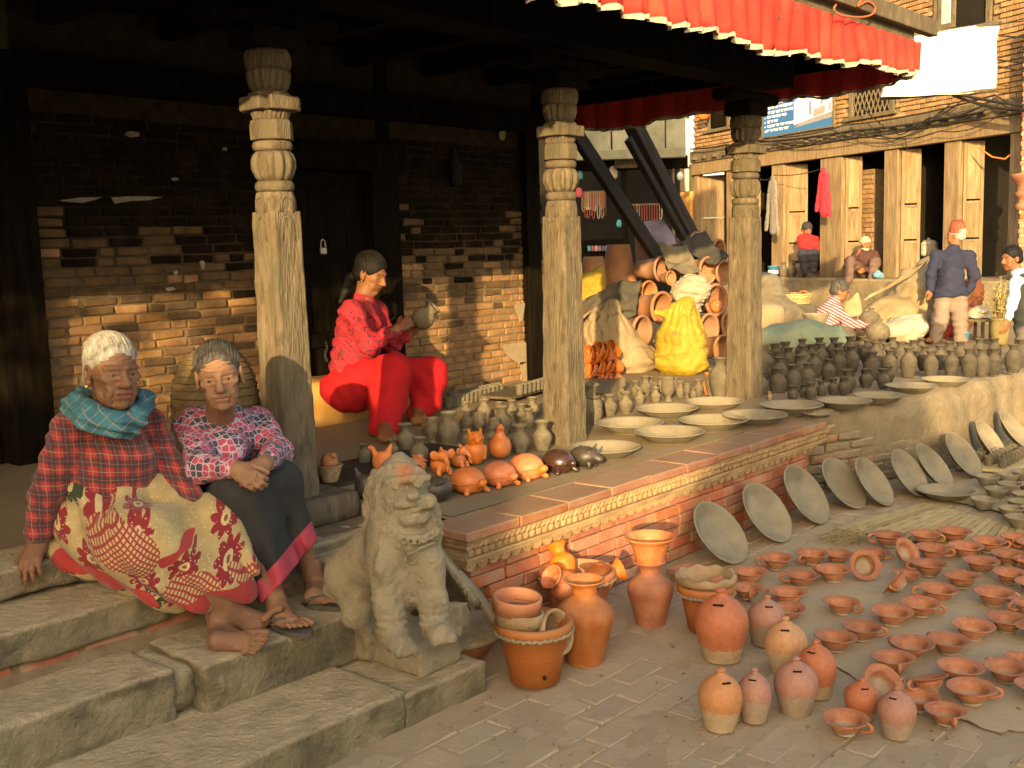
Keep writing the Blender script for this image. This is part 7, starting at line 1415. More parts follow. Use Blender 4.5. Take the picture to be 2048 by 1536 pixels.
# tall domed basket standing behind the person in the dotted blouse
bp_ = at_y(438, 900, 3.86); bq = empty('domed_basket', (bp_[0], bp_[1], FLOOR + .021), 'tall domed tan basket standing behind the person in the dotted blouse', 'basket')
prf = smooth_prof([(.17, 0), (.185, .2), (.18, .42), (.155, .55), (.10, .63), (.0, .66)], 4); wk = mat('old_wicker', [(.10, .068, .036), (.17, .115, .06)], 18, .9, .8, 60, 0); obj('shell', mesh('shell', *lathe_vf(prf, 30, .01), True, wk), bq)
for k in range(1, len(prf) - 2): r_, z_ = prf[k]; obj('hoop', mesh('hoop', *tube_vf([((r_ + .003) * math.cos(t), (r_ + .003) * math.sin(t), z_) for t in np.linspace(0, 6.2832, 31)], .004, 5, False), True, wk), bq)
# ================= potter in red
def potter():
    C = J(743, 546, 4.92); B = basis(face_dir(62, -24), (0, 0, 1)); s = 1.0; neck = J(728, 598, 4.95); base = J(700, 850, 4.9); base[2] = FLOOR; hd = head_parts(C, B, s, neck, 0, .0036)
    sN, eN, wN = J(702, 625, 4.84), J(738, 690, 4.70), J(800, 654, 4.66); sF, eF, wF = J(752, 622, 5.06), J(782, 688, 4.92), J(826, 664, 4.84); ch, pe = J(718, 650, 4.98), J(708, 765, 5.0)
    hN, hF = J(705, 785, 4.95), J(725, 775, 5.08); kN, kF = J(785, 742, 4.64), J(862, 748, 4.78); aN, aF = J(768, 850, 4.56), J(832, 822, 4.80)
    tN = at_z(800, 880, FLOOR + .03); tF = at_z(862, 842, FLOOR + .03); heN = at_z(762, 876, FLOOR + .03); heF = at_z(826, 842, FLOOR + .03)
    V = Vol(*bounds([C, pe, kF, tN, tF, sN, sF, wF], .17), .010); V.path([neck, ch, pe], [.052, .115, .14], .05).path([sN, eN, wN], [.045, .04, .028], .02).path([sF, eF, wF], [.045, .04, .028], .02).path([hN, kN, aN], [.085, .06, .036], .02).path([hF, kF, aF], [.085, .06, .036], .02); bd = V.mesh()
    pc = J(846, 636, 4.74); V = Vol(*bounds([wN, wF, pc], .12), .0036); V.cap(eN, wN, .036, .025, .02).cap(eF, wF, .036, .025, .02); hand(V, wN, pc - wN + np.array([0, 0, .03]) - VH * .055, -VH * .9 + np.array([0, 0, .25]), -1, .95, (.15, .35, .3), .12, .1); hand(V, wF, pc - wF + VH * .06 + np.array([0, 0, -.02]), np.array([0, 0, -.6]) + RH * .6 + VH * .3, 1, .95, (.35, .5, .35), .1, .1); hm_ = V.mesh()
    V = Vol(*bounds([aN, aF, tN, tF, heN, heF], .08), .0055); foot(V, aN, heN, tN, (0, 0, 1), 1, 1); foot(V, aF, heF, tF, (0, 0, 1), 1, 1); fm = V.mesh()
    p = body_obj('person in crimson printed top and red trousers smoothing a pot on the door ledge', base, [hd[:3], bd, hm_, fm], M['skin']); eyes(p, hd[3], B, s, base, (0, -.3)); L = hd[3]
    hv = hair_vol(C, B, s, .0045, .0, 0, .014, .012, .062, ((0, -.10, -.05), (.03, .03, .035))); hh = vobj('hair', hv, M['hair_black'], p, base); strands(C, B, s, hh, base, M['hair_black'], 200, 7, 40, .009)
    V = Vol(*bounds([L(0, -.12, -.04), J(684, 590, 5.0)], .07), .005); V.path([L(0, -.10, -.05), L(0, -.135, -.09), J(690, 582, 4.99), J(680, 605, 4.98)], [.026, .026, .022, .01], .02); V.field(lambda q: .003 * snoise(q, 30, 3)); vobj('ponytail', V, M['hair_black'], p, base)
    for q in (1, -1): v, f = lathe_vf(smooth_prof([(0, -.007), (.007, 0), (0, .007)], 3), 10); obj('earring', mesh('earring', v, f, True, M['gold']), p, Vector(L(q * .082, .002, -.045) - base))
    V = Vol(*bounds([neck, sN, sF, eN, eF, wN, wF, pe], .18), .0075); V.path([J(727, 603, 4.96), ch, J(712, 705, 4.99), J(706, 745, 5.0)], [.068, .125, .135, .150], .05).cap(sN, sF, .065, .06, .05).path([sN, eN, J(786, 662, 4.675)], [.066, .056, .040], .03).path([sF, eF, J(812, 672, 4.855)], [.06, .055, .04], .03); V.plane(J(705, 742, 5.0), (-.10 * RH[0], -.1 * RH[1], -1)); V.field(lambda q: .006 * np.sin((q @ (RH * .8 + np.array([0, 0, 1]))) * 70 + 3 * snoise(q, 7, 3)) + .006 * snoise(q, 11, 5)); cloth_obj('blouse', V, M['printred'], p, base)
    V = Vol(*bounds([hN, hF, kN, kF, aN, aF, pe], .22), .0085); V.ell(J(700, 778, 5.0), (.185, .17, .135), np.stack([RH, VH, (0, 0, 1)], 1), .05).cap(J(712, 770, 4.96), kN, .15, .105, .06).cap(J(730, 760, 5.06), kF, .14, .105, .06).path([kN, J(775, 800, 4.62), J(768, 858, 4.57)], [.105, .105, .085], .04).path([kF, J(852, 800, 4.80), J(836, 826, 4.80)], [.10, .095, .07], .04)
    V.field(lambda q: .010 * np.sin((q @ (RH * .9 + np.array([0, 0, .5]))) * 62 + 2.5 * snoise(q, 5, 4)) * np.clip(snoise(q, 4, 9) + .5, 0, 1) + .006 * snoise(q, 9, 6) + .003 * snoise(q, 24, 7)); V.plane((0, 0, FLOOR + .012), (0, 0, -1)); cloth_obj('trousers', V, M['redpants'], p, base)
    v, f = lathe_vf(smooth_prof([(0, -.055), (.045, -.045), (.062, 0), (.05, .04), (.035, .055), (.034, .065), (.045, .085), (.05, .088), (.04, .085), (.026, .06), (0, .05)], 3), 26); a = Vector(RH * .75 + np.array([0, 0, .75]) - VH * .1).normalized(); obj('water_pot', mesh('water_pot', v, f, True, M['greyclay']), None, pc, a.to_track_quat('Z', 'Y').to_euler(), (1.15,) * 3, label='small round grey pot held in the hands of the person in crimson', cat='pot')
    for k, ww in enumerate((wN,)): v, f = tube_vf([(.028 * math.cos(t), .028 * math.sin(t), 0) for t in np.linspace(0, 6.28, 17)], .003, 6, False); obj('bangle', mesh('bangle', v, f, True, fab('red_bangle', (.4, .03, .05))), p, Vector(wN - base), Vector(wN - eN).to_track_quat('Z', 'Y').to_euler())
potter()
# ================= far figures
def fig(lab, dep, P, R, cloth, skin='skin', hair='hair_black', yaw=0, pitch=0, hs=1.0, h=.014, base_z=None, hat=None, extra=None, hands=True):
    """P: joints in picture coordinates (x, y[, depth offset]); limbs as chains; cloth: list of (name, chains with radii, material)"""
    q = {k: at_d(v[0], v[1], dep + (v[2] if len(v) > 2 else 0)) for k, v in P.items()}; C = q['head']; B = basis(face_dir(yaw, pitch)); base = q.get('base', q['pelvis']).copy()
    if base_z is not None: base[2] = base_z
    hd = head_parts(C, B, hs, q['neck'], 0, .0065); V = Vol(*bounds(list(q.values()), .15), .012)
    for ch, r in R: V.path([q[c] for c in ch], r, .025)
    parts = [hd[:3], V.mesh()]
    if hands:
        for wn, en in (('w1', 'e1'), ('w2', 'e2')):
            if wn in q: V = Vol(*bounds([q[wn]], .18), .006); d = q[wn] - q[en]; hand(V, q[wn], d, -VH * .6 + RH * .4, 1, .95, (.3, .4, .3), .08, .2, .008); parts.append(V.mesh())
    p = body_obj(lab, base, parts, M[skin])
    if hair: vobj('hair', hair_vol(C, B, hs, .008, 0, 0, .014, .012, .064), M[hair], p, base)
    for nm, chains, m, seed in cloth:
        V = Vol(*bounds([q[c] for ch, _ in chains for c in ch], .22), h)
        for ch, r in chains: V.path([q[c] for c in ch], r, .04)
        if nm == 'jacket' and 'navy' in lab: V.plane(q['pelvis'] - np.array([0, 0, .05]), (0, 0, -1))
        V.field(lambda x: .008 * snoise(x, 9, seed) + .006 * np.sin(x[:, 2] * 60 + 3 * snoise(x, 5, seed))); cloth_obj(nm, V, m, p, base)
    if hat: hat(p, C, B, hs, base)
    return p
ARM = [.045, .04, .03]; LEG = [.085, .06, .045]
def topi(p, C, B, s, base):
    L = lambda x, y, z: C + s * (B @ np.array([x, y, z])); v, f = lathe_vf([(.088, 0), (.09, .01), (.074, .10), (.062, .125), (.03, .125), (0, .12)], 20); v = [(x, y * 1.12, z + (.02 * x / .08)) for x, y, z in v]; me = mesh('cap', v, f, True, mat('patterned_red_cap', [(.16, .045, .03), (.30, .05, .035), (.34, .16, .08)], 40, .85, .3, 80, 0)); o = obj('cap', me, p, Vector(L(0, -.02, .045) - base)); o.rotation_euler = Matrix(B).to_euler()
def beanie(col):
    def fn(p, C, B, s, base):
        V = Vol(C - .16, C + .18, .008); L = lambda x, y, z: C + s * (B @ np.array([x, y, z])); V.ell(L(0, -.02, .045), (.09, .108, .09), B, .01).ell(L(0, .10, -.02), (.07, .08, .075), B, .006, -1).plane(L(0, 0, -.01), -B[:, 2]); vobj('cap', V, fab('knitted_cap_%.2f' % col[0], col), p, base)
    return fn
D = 13.0
fig('standing person in navy jacket, grey trousers and red patterned cap, back turned', D, dict(head=(1911, 470), neck=(1908, 500), ch=(1902, 530), pelvis=(1900, 585), s1=(1872, 512), e1=(1862, 550, -.05), w1=(1861, 578, -.08), s2=(1937, 512), e2=(1948, 550), w2=(1938, 582, .05), h1=(1888, 592), k1=(1880, 640), a1=(1868, 682), h2=(1915, 592), k2=(1920, 640), a2=(1921, 688), t1=(1856, 680, -.12), t2=(1922, 692, -.15)),
    [(('neck', 'ch', 'pelvis'), [.055, .13, .13]), (('s1', 'e1', 'w1'), ARM), (('s2', 'e2', 'w2'), ARM), (('h1', 'k1', 'a1', 't1'), [.085, .06, .04, .03]), (('h2', 'k2', 'a2', 't2'), [.085, .06, .04, .03])],
    [('jacket', [(('neck', 'ch', 'pelvis'), [.08, .15, .175]), (('s1', 'e1', 'w1'), [.072, .062, .052]), (('s2', 'e2', 'w2'), [.072, .062, .052]), (('s1', 's2'), [.07, .07]), (('h1', 'h2'), [.14, .14])], fab('navy_wool', (.022, .026, .055)), 3), ('trousers', [(('h1', 'k1', 'a1'), [.12, .095, .078]), (('h2', 'k2', 'a2'), [.12, .095, .078])], fab('grey_trouser_cotton', (.20, .155, .13)), 4)], 'skin', 'hair_white', 235, 0, 1.0, .014, yard_z(13), topi)
fig('person in light blue shirt and dark vest walking past the potted plant', 9.6, dict(head=(2022, 516), neck=(2036, 545), ch=(2048, 570), pelvis=(2056, 660), s1=(2032, 562, -.1), e1=(2026, 605, -.12), w1=(2016, 640, -.14), h1=(2050, 668, -.05), k1=(2046, 720, -.1), a1=(2040, 775, -.1), h2=(2062, 668, .08), k2=(2030, 720, .1), a2=(2026, 778, .1)),
    [(('neck', 'ch', 'pelvis'), [.045, .10, .10]), (('s1', 'e1', 'w1'), [.036, .032, .024]), (('h1', 'k1', 'a1'), [.07, .05, .035]), (('h2', 'k2', 'a2'), [.07, .05, .035])],
    [('shirt', [(('neck', 'ch', 'pelvis'), [.062, .105, .105]), (('s1', 'e1', 'w1'), [.052, .046, .034])], fab('light_blue_cotton', (.36, .50, .62)), 3), ('vest', [(('ch', 'pelvis'), [.118, .120])], fab('charcoal_knit', (.035, .04, .042)), 5), ('trousers', [(('h1', 'k1', 'a1'), [.09, .07, .06]), (('h2', 'k2', 'a2'), [.085, .07, .06])], fab('grey_school_cotton', (.12, .11, .10)), 4)], 'skin', 'hair_black', -72, -8, .92, .011, yard_z(9.5))
def stripes():
    m, nt, b = newmat('striped_cotton'); vec, (u, v, w_) = uvw(nt); x = mathn(nt, 'MULTIPLY_ADD', u, .6, mathn(nt, 'MULTIPLY_ADD', noise(nt, vec, 5, 2), .03, v)); c = mixc(nt, band(nt, x, .036, 0, .32), (.24, .055, .085), (.58, .47, .48)); nt.links.new(c, b.inputs['Base Color']); b.inputs['Roughness'].default_value = .85; return m
M['stripes'] = stripes()
fig('crouching person in striped blouse reaching for a dark round pot', 12.0, dict(head=(1681, 582), neck=(1668, 605), ch=(1658, 628), pelvis=(1645, 668), s1=(1676, 622, -.1), e1=(1695, 645, -.15), w1=(1726, 650, -.2), s2=(1664, 618, .1), e2=(1690, 640, .1), w2=(1718, 648, 0), k1=(1690, 668, -.1), a1=(1672, 695, -.1), k2=(1692, 666, .1), a2=(1675, 695, .1)),
    [(('neck', 'ch', 'pelvis'), [.05, .12, .13]), (('s1', 'e1', 'w1'), ARM), (('s2', 'e2', 'w2'), ARM), (('pelvis', 'k1', 'a1'), LEG), (('pelvis', 'k2', 'a2'), LEG)],
    [('blouse', [(('neck', 'ch', 'pelvis'), [.075, .135, .15]), (('s1', 'e1', 'w1'), [.068, .056, .042]), (('s2', 'e2', 'w2'), [.068, .056, .042])], M['stripes'], 3), ('skirt', [(('pelvis', 'k1', 'a1'), [.15, .11, .08]), (('pelvis', 'k2', 'a2'), [.15, .11, .08])], fab('dull_brown_cotton', (.10, .08, .07)), 4)], 'skin', 'hair_grey', 70, -22, 1.0, .012, yard_z(12))
D = 18.1
fig('seated person in brown jacket and knitted cap resting on the arcade ledge', D, dict(head=(1731, 488), neck=(1731, 505), ch=(1732, 518), pelvis=(1735, 543, .15), s1=(1714, 510), e1=(1703, 522, -.25), w1=(1712, 512, -.35), s2=(1749, 510), e2=(1752, 530, -.1), w2=(1730, 540, -.25), h1=(1726, 545, .1), k1=(1700, 522, -.3), a1=(1697, 562, -.3), h2=(1744, 545, .1), k2=(1750, 524, -.3), a2=(1742, 568, -.3)),
    [(('neck', 'ch', 'pelvis'), [.055, .13, .13]), (('s1', 'e1', 'w1'), ARM), (('s2', 'e2', 'w2'), ARM), (('h1', 'k1', 'a1'), LEG), (('h2', 'k2', 'a2'), LEG)],
    [('jacket', [(('neck', 'ch', 'pelvis'), [.09, .165, .17]), (('s1', 'e1', 'w1'), [.08, .07, .05]), (('s2', 'e2', 'w2'), [.08, .07, .05])], fab('brown_jacket_nylon', (.07, .032, .03)), 3), ('trousers', [(('h1', 'k1', 'a1'), [.11, .088, .07]), (('h2', 'k2', 'a2'), [.11, .088, .07])], fab('mauve_brown_cotton', (.12, .075, .065)), 4), ('shirt_front', [(('neck', 'ch'), [.10, .14])], fab('cream_cotton', (.5, .42, .33)), 6)], 'skin', None, 0, -12, .98, .016, ZB, beanie((.42, .33, .24)))
D = 18.8
fig('person in red sweater bent over work in a dark arcade doorway', D, dict(head=(1614, 459), neck=(1613, 473), ch=(1616, 485), pelvis=(1618, 512), s1=(1602, 478), e1=(1604, 492, -.1), w1=(1622, 498, -.25), s2=(1630, 480), e2=(1632, 494, -.1), w2=(1634, 500, -.2), k1=(1606, 508, -.3), a1=(1608, 540, -.2), k2=(1628, 508, -.3), a2=(1626, 540, -.2)),
    [(('neck', 'ch', 'pelvis'), [.055, .12, .13]), (('s1', 'e1', 'w1'), ARM), (('s2', 'e2', 'w2'), ARM), (('pelvis', 'k1', 'a1'), LEG), (('pelvis', 'k2', 'a2'), LEG)],
    [('sweater', [(('neck', 'ch', 'pelvis'), [.08, .15, .16]), (('s1', 'e1', 'w1'), [.075, .065, .05]), (('s2', 'e2', 'w2'), [.075, .065, .05])], fab('red_sweater_wool', (.38, .02, .025)), 3), ('trousers', [(('pelvis', 'k1', 'a1'), [.14, .09, .07]), (('pelvis', 'k2', 'a2'), [.14, .09, .07])], fab('dark_cotton', (.03, .03, .045)), 4)], 'skin', 'hair_black', 15, -28, .98, .016, ZB, beanie((.03, .03, .035)))
D = 13.7
fig('bending person in red sari and brown shawl behind the person in navy jacket', D, dict(head=(1936, 540, .2), neck=(1938, 556, .15), ch=(1938, 585), pelvis=(1925, 625), s1=(1922, 570), e1=(1915, 595), w1=(1905, 610), s2=(1950, 575), e2=(1950, 605), w2=(1940, 625), k1=(1880, 640, -.1), a1=(1870, 682, 0), k2=(1915, 650), a2=(1905, 690, .1)),
    [(('neck', 'ch', 'pelvis'), [.055, .12, .13]), (('s1', 'e1', 'w1'), ARM), (('s2', 'e2', 'w2'), ARM), (('pelvis', 'k1', 'a1'), LEG), (('pelvis', 'k2', 'a2'), LEG)],
    [('shawl', [(('head', 'ch', 'pelvis'), [.12, .17, .16]), (('s2', 'e2'), [.09, .09])], fab('brown_shawl_wool', (.13, .045, .025)), 3), ('sari_skirt', [(('pelvis', 'k1', 'a1'), [.16, .15, .13]), (('pelvis', 'k2', 'a2'), [.16, .15, .14])], mat('red_sari_print', [(.40, .03, .04), (.45, .05, .06), (.42, .22, .06)], 14, .85, .3, 20, 0, rand=False), 4)], 'skin', None, 160, -10, .98, .014, yard_z(13))
# ------------------------------------------------------------------ stone lion
def lion():
    ref = at_d(815, 1290, 3.36); ped = np.array([ref[0], ref[1], .105])
    def K(px, py, dd=0): return at_d(px, py, 3.36 + dd)
    lm = M['lion']; nt = lm.node_tree; b = nt.nodes['Principled BSDF']; at = N(nt, 'Attribute', attribute_name='tint'); s2 = N(nt, 'SeparateColor'); nt.links.new(at.outputs['Color'], s2.inputs[0]); cur = b.inputs['Base Color'].links[0].from_socket
    n_ = noise(nt, coords(nt, None, False), 60, 4); nt.links.new(mixc(nt, mathn(nt, 'MULTIPLY', s2.outputs[0], mathn(nt, 'MULTIPLY_ADD', n_, 1.6, -.2, clamp=True), clamp=True), cur, (.60, .13, .03)), b.inputs['Base Color'])
    V = Vol(*bounds([K(660, 1180, .3), K(800, 905), K(900, 1330, -.2), K(880, 1200, .1), K(790, 1330, -.2)], .12), .0052)
    # trunk
    V.cap(K(805, 1070, .03), K(808, 1165, .05), .112, .092, .05).cap(K(800, 1080, .08), K(705, 1150, .26), .105, .095, .05).ell(K(700, 1155, .22), (.072, .08, .085), None, .03).cap(K(718, 1190, .2), K(710, 1230, .2), .06, .05, .03)
    # legs with carved bands
    for (a, c, d_, paw, tx) in ((K(768, 1120, -.02), K(778, 1215, -.03), K(790, 1275, -.05), K(806, 1292, -.11), 0), (K(856, 1120, .0), K(866, 1205, -.01), K(870, 1255, -.02), K(882, 1268, -.08), 1)):
        V.path([a, c, d_], [.056, .042, .038], .03).cap(d_, paw, .042, .034, .02)
        for i in range(5): q = c + (d_ - c) * (i * .28 - .35); V.tor(q, .044, .007, None, .006)
        f_ = (paw - d_); f_[2] = 0; f_ /= np.linalg.norm(f_); x_ = np.array([-f_[1], f_[0], 0])
        for o in (-.026, 0, .026): V.cap(paw + x_ * o - f_ * .01, paw + x_ * o + f_ * .026 - (0, 0, .012), .017, .015, .006)
    V.ell(K(775, 1125, -.06), (.05, .03, .055), None, .02).tor(K(778, 1118, -.075), .026, .006, Vector(-VH).to_track_quat('Z', 'Y'), .006)
    # neck, head
    V.cap(K(803, 1075, .03), K(800, 1000, .03), .10, .088, .04).ell(K(796, 975, .02), (.085, .09, .078), None, .03).ell(K(800, 938, .03), (.052, .055, .045), None, .03).cap(K(800, 925, .03), K(798, 918, .03), .026, .02, .02)
    V.ell(K(822, 1003, -.06), (.060, .055, .034), None, .02).cap(K(786, 1012, -.06), K(858, 1004, -.09), .020, .020, .02).cap(K(786, 1012, -.06), K(775, 1030, -.02), .018, .02, .02).cap(K(858, 1002, -.08), K(858, 1022, -.03), .016, .018, .02).ell(K(826, 1034, -.05), (.055, .05, .028), None, .02)
    V.cap(K(790, 1021, -.09), K(862, 1013, -.12), .0075, .0075, .006, -1)                                   # mouth
    V.ell(K(826, 992, -.115), (.022, .02, .016), None, .012)                                                  # nose
    for (ex, ey, dd) in ((792, 972, -.065), (838, 966, -.075)): V.ell(K(ex, ey + 3, dd), (.014, .014, .012), None, .008).cap(K(ex - 20, ey - 8, dd + .01), K(ex + 16, ey - 12, dd - .004), .015, .013, .012)
    V.cap(K(834, 1036, -.075), K(838, 1062, -.05), .018, .010, .01)                                           # beard
    # mane locks
    for (x0, y0, x1, y1, dd) in ((752, 985, 748, 1060, .02), (763, 1000, 762, 1085, -.02), (742, 975, 735, 1075, .06), (738, 1010, 730, 1110, .1), (868, 1015, 876, 1075, .02), (862, 1030, 868, 1080, -.02), (750, 950, 742, 990, .05)):
        V.cap(K(x0, y0, dd), K(x1, y1, dd), .020, .013, .012)
        for i in range(3): t = (i + .6) / 3; V.tor(K(x0 + (x1 - x0) * t, y0 + (y1 - y0) * t, dd), .015, .006, None, .006)
    for i in range(12):                                                                                        # curls on the crown
        a = i / 11 * math.pi; V.ell(K(800 - 52 * math.cos(a), 968 - 36 * math.sin(a) * 1.0, -.03 + .04 * abs(math.cos(a))), .014, None, .008)
    for i in range(9):                                                                                         # collar beads
        t = i / 8; V.tor(K(772 + 100 * t, 1058 + 22 * math.sin(t * math.pi) + 6 * t, -.075 - .02 * math.sin(t * math.pi)), .010, .005, Vector(-VH).to_track_quat('Z', 'Y'), .004)
    V.path([K(768, 1052, -.05), K(800, 1072, -.085), K(840, 1076, -.09), K(875, 1062, -.06)], [.007] * 4, .006).path([K(776, 1078, -.07), K(815, 1110, -.105), K(868, 1085, -.07)], [.005] * 3, .006)
    V.tor(K(822, 1118, -.09), .016, .005, Vector(-VH).to_track_quat('Z', 'Y'), .005)
    V.cap(K(770, 1165, -.02), K(850, 1150, -.03), .006, .006, .008)
    V.path([K(705, 1215, .3), K(660, 1180, .36), K(668, 1130, .36)], [.025, .022, .018], .02)
    hc = K(800, 1000, .03)
    def mane(q):
        d = q - hc; u_ = d @ RH; v_ = d @ VH; on = np.clip((v_ + .01) / .04 + np.clip((-u_ - .05) / .03, 0, 1), 0, 1) * (d[:, 2] > -.16); return on * .0045 * np.sin(np.arctan2(u_, v_) * 22 + 1.5 * np.sin(d[:, 2] * 60)) * (.6 + .4 * np.sin(d[:, 2] * 120))
    V.field(mane)
    V.field(lambda q: .0025 * snoise(q, 30, 2) + .0018 * snoise(q, 75, 3))
    v, f = V.mesh(); base = ped; root = empty('lion_statue', base, 'weathered seated stone lion with orange powder on its forehead, guarding the steps', 'statue')
    me = mesh('lion_body', v - base, f, True, lm); d = np.linalg.norm((v - K(812, 945, -.05)) * (1, 1, .9), axis=1); t = np.clip(1 - (d - .012) / .035, 0, 1); set_tint(me, np.stack([t, t, t], 1)); obj('lion_body', me, root)
    A_, B_, C_ = [at_z(*q_, .105) for q_ in ((826, 1366), (908, 1328), (722, 1306))]; cen = (B_ + C_) / 2; rz = math.atan2((B_ - A_)[1], (B_ - A_)[0])
    stone('pedestal', np.linalg.norm(B_ - A_), np.linalg.norm(C_ - A_), .125, lm, 7, .006, 26, root, .10, loc=Vector((cen[0], cen[1], .105)) - Vector(base), rot=(0, 0, rz))
    q = K(745, 1205, .50); stone('rear_block', .22, .2, .2, lm, 5, .006, 16, root, .12, loc=Vector((q[0], q[1], .11)) - Vector(base), rot=(0, 0, R_(-4)))
lion()
# ------------------------------------------------------------------ clay figurines on the platform
def figurine(px, py, wpx, unit, lab, m, build, yaw, name, cat, lo=(-.7, -.7, -.02), hi=(.7, .7, 1.1), h=.03, parts=(), z=FLOOR + .004, grp='clay figurines on the platform'):
    """unit: model width that wpx stands for"""
    p = at_z(px, py, z); s_ = wpx * depth(p) / FPX / unit; f = face_dir(yaw); rz = math.atan2(f[1], f[0]) - math.pi / 2; V = Vol(lo, hi, h); build(V); v, fc_ = V.mesh(); v = smooth_vf(v, fc_, 1)
    o = obj(name, mesh(name, v, fc_, True, m), None, p, (0, 0, rz), (s_,) * 3, label=lab, cat=cat, group=grp)
    for nm, mk_, mm in parts: 
        V = Vol(lo, hi, h); mk_(V); v, fc_ = V.mesh(); obj(nm, mesh(nm, smooth_vf(v, fc_, 1), fc_, True, mm or m), o)
    return o
# model faces +y
def turtle(V): V.ell((0, 0, .30), (.44, .50, .36), None, .05).ell((0, 0, .12), (.36, .42, .14), None, .05).plane((0, 0, .0), (0, 0, -1))
def t_rim(V):
    pts = [(.455 * math.cos(a), .515 * math.sin(a) * (1 if math.sin(a) < .9 else 1), .27 + .05 * max(0, math.sin(a)) ** 2 + .04 * max(0, -math.sin(a))) for a in np.linspace(0, 6.2832, 25)]; V.path(pts, .028, .02)
def t_head(V): V.cap((0, .46, .24), (0, .62, .33), .10, .11, .06).ell((0, .66, .34), (.10, .11, .09), None, .03)
def t_foot(x, y): return lambda V: V.cap((x * .8, y * .8, .12), (x, y, .05), .08, .07, .03).plane((0, 0, 0), (0, 0, -1))
def turtle_fig(px, py, w_, lab, m, yaw=38):
    return figurine(px, py, w_, .92, lab, m, turtle, yaw, 'turtle_figurine', 'turtle', (-.62, -.7, -.02), (.62, .85, .8), .026, [('shell_rim', t_rim, None), ('head', t_head, None)] + [('foot', t_foot(x, y), None) for x, y in ((.34, .40), (-.34, .40), (.34, -.40), (-.34, -.40))])
q2 = lambda x, y: (600 + x / 2.56, 450 + y / 2.56)
turtle_fig(*q2(862, 1365), 180 / 2.56, 'orange clay turtle with blunt snout beside the round black bank', M['orange']); turtle_fig(*q2(1022, 1330), 172 / 2.56, 'orange clay turtle in the middle of the three orange ones', M['orange']); turtle_fig(*q2(1160, 1295), 178 / 2.56, 'orange clay turtle next to the glossy brown turtle', M['orange'], 44); turtle_fig(*q2(1325, 1262), 165 / 2.56, 'glossy dark brown clay turtle on the platform edge', M['brownglaze'], 34)
def pig(V):
    V.ell((0, 0, .36), (.38, .50, .34), None, .05).cap((0, .42, .36), (0, .56, .30), .16, .13, .08)
    for x in (-.18, .18):
        V.cap((x, .30, .62), (x * 1.3, .34, .76), .06, .02, .03)
        for y in (-.28, .28): V.cap((x * 1.2, y, .15), (x * 1.2, y, .04), .09, .08, .04)
    V.ell((.05, -.1, .72), (.05, .03, .05), None, .02).plane((0, 0, 0), (0, 0, -1))
figurine(*q2(1455, 1240), 150 / 2.56, .95, 'dull black clay pig beside the brown turtle', M['blackclay'], pig, 60, 'pig_figurine', 'pig', (-.5, -.7, -.02), (.5, .8, .9), .026)
def blob(V): V.ell((0, 0, .38), (.5, .46, .40), None, .05).cap((-.1, .52, .55), (.3, .42, .52), .05, .03, .03, -1).cap((.1, .40, .66), (.38, .36, .60), .05, .03, .05).plane((0, 0, 0), (0, 0, -1))
figurine(*q2(705, 1412), 165 / 2.56, 1.0, 'round black clay fish bank with a carved mouth behind the lion\'s head', M['blackclay'], blob, 45, 'fish_bank', 'bank', (-.6, -.6, -.02), (.6, .7, .9), .026)
def bird(V): V.ell((0, 0, .42), (.30, .38, .42), None, .05).cap((0, -.2, .7), (0, -.34, 1.05), .16, .05, .08).cap((0, .22, .6), (0, .35, .95), .12, .09, .08).ell((0, .42, .98), (.09, .13, .09), None, .04).plane((0, 0, 0), (0, 0, -1))
figurine(*q2(335, 1400), 92 / 2.56, .62, 'dark clay bird vase with raised tail behind the lion', M['blackclay'], bird, 70, 'bird_vase', 'bird', (-.5, -.6, -.02), (.5, .7, 1.2), .028); figurine(*q2(425, 1270), 85 / 2.56, .62, 'orange clay bird with curved tail behind the lion\'s mane', M['orange'], bird, -80, 'bird_vase', 'bird', (-.5, -.6, -.02), (.5, .7, 1.2), .028)
def elephant(V):
    V.ell((0, -.05, .36), (.36, .38, .36), None, .05).ell((0, .22, .72), (.24, .22, .22), None, .06).path([(0, .40, .70), (0, .52, .52), (0, .54, .32), (.02, .62, .24)], [.10, .08, .06, .05], .04)
    for x in (-1, 1): V.ell((x * .34, .18, .76), (.17, .05, .20), Euler((0, x * .5, 0)), .03).cap((x * .22, .25, .2), (x * .22, .30, .05), .10, .10, .05)
    V.cap((0, .1, .92), (0, .05, 1.0), .08, .04, .04).plane((0, 0, 0), (0, 0, -1))
figurine(*q2(722, 1275), 118 / 2.56, .85, 'orange clay elephant figurine with spread ears behind the black bank', M['orange'], elephant, 30, 'elephant_figurine', 'elephant', (-.62, -.6, -.02), (.62, .8, 1.1), .028); figurine(*q2(815, 1240), 100 / 2.56, .85, 'smaller orange clay elephant squeezed beside the owl', M['orange'], elephant, 65, 'elephant_figurine', 'elephant', (-.62, -.6, -.02), (.62, .8, 1.1), .028)
def owl(V):
    V.ell((0, 0, .36), (.30, .28, .38), None, .05).ell((0, .05, .76), (.25, .22, .24), None, .06)
    for x in (-1, 1): V.cap((x * .15, .02, .90), (x * .20, 0, 1.06), .07, .03, .03).ell((x * .10, .25, .80), .055, None, .02).cap((x * .27, .05, .5), (x * .22, .18, .2), .07, .05, .03)
    V.cap((0, .24, .74), (0, .32, .68), .05, .02, .03).plane((0, 0, 0), (0, 0, -1))
figurine(*q2(900, 1225), 108 / 2.56, .62, 'orange clay owl sitting between the elephants and the hen', M['orange'], owl, 20, 'owl_figurine', 'owl', (-.45, -.45, -.02), (.45, .5, 1.2), .026)
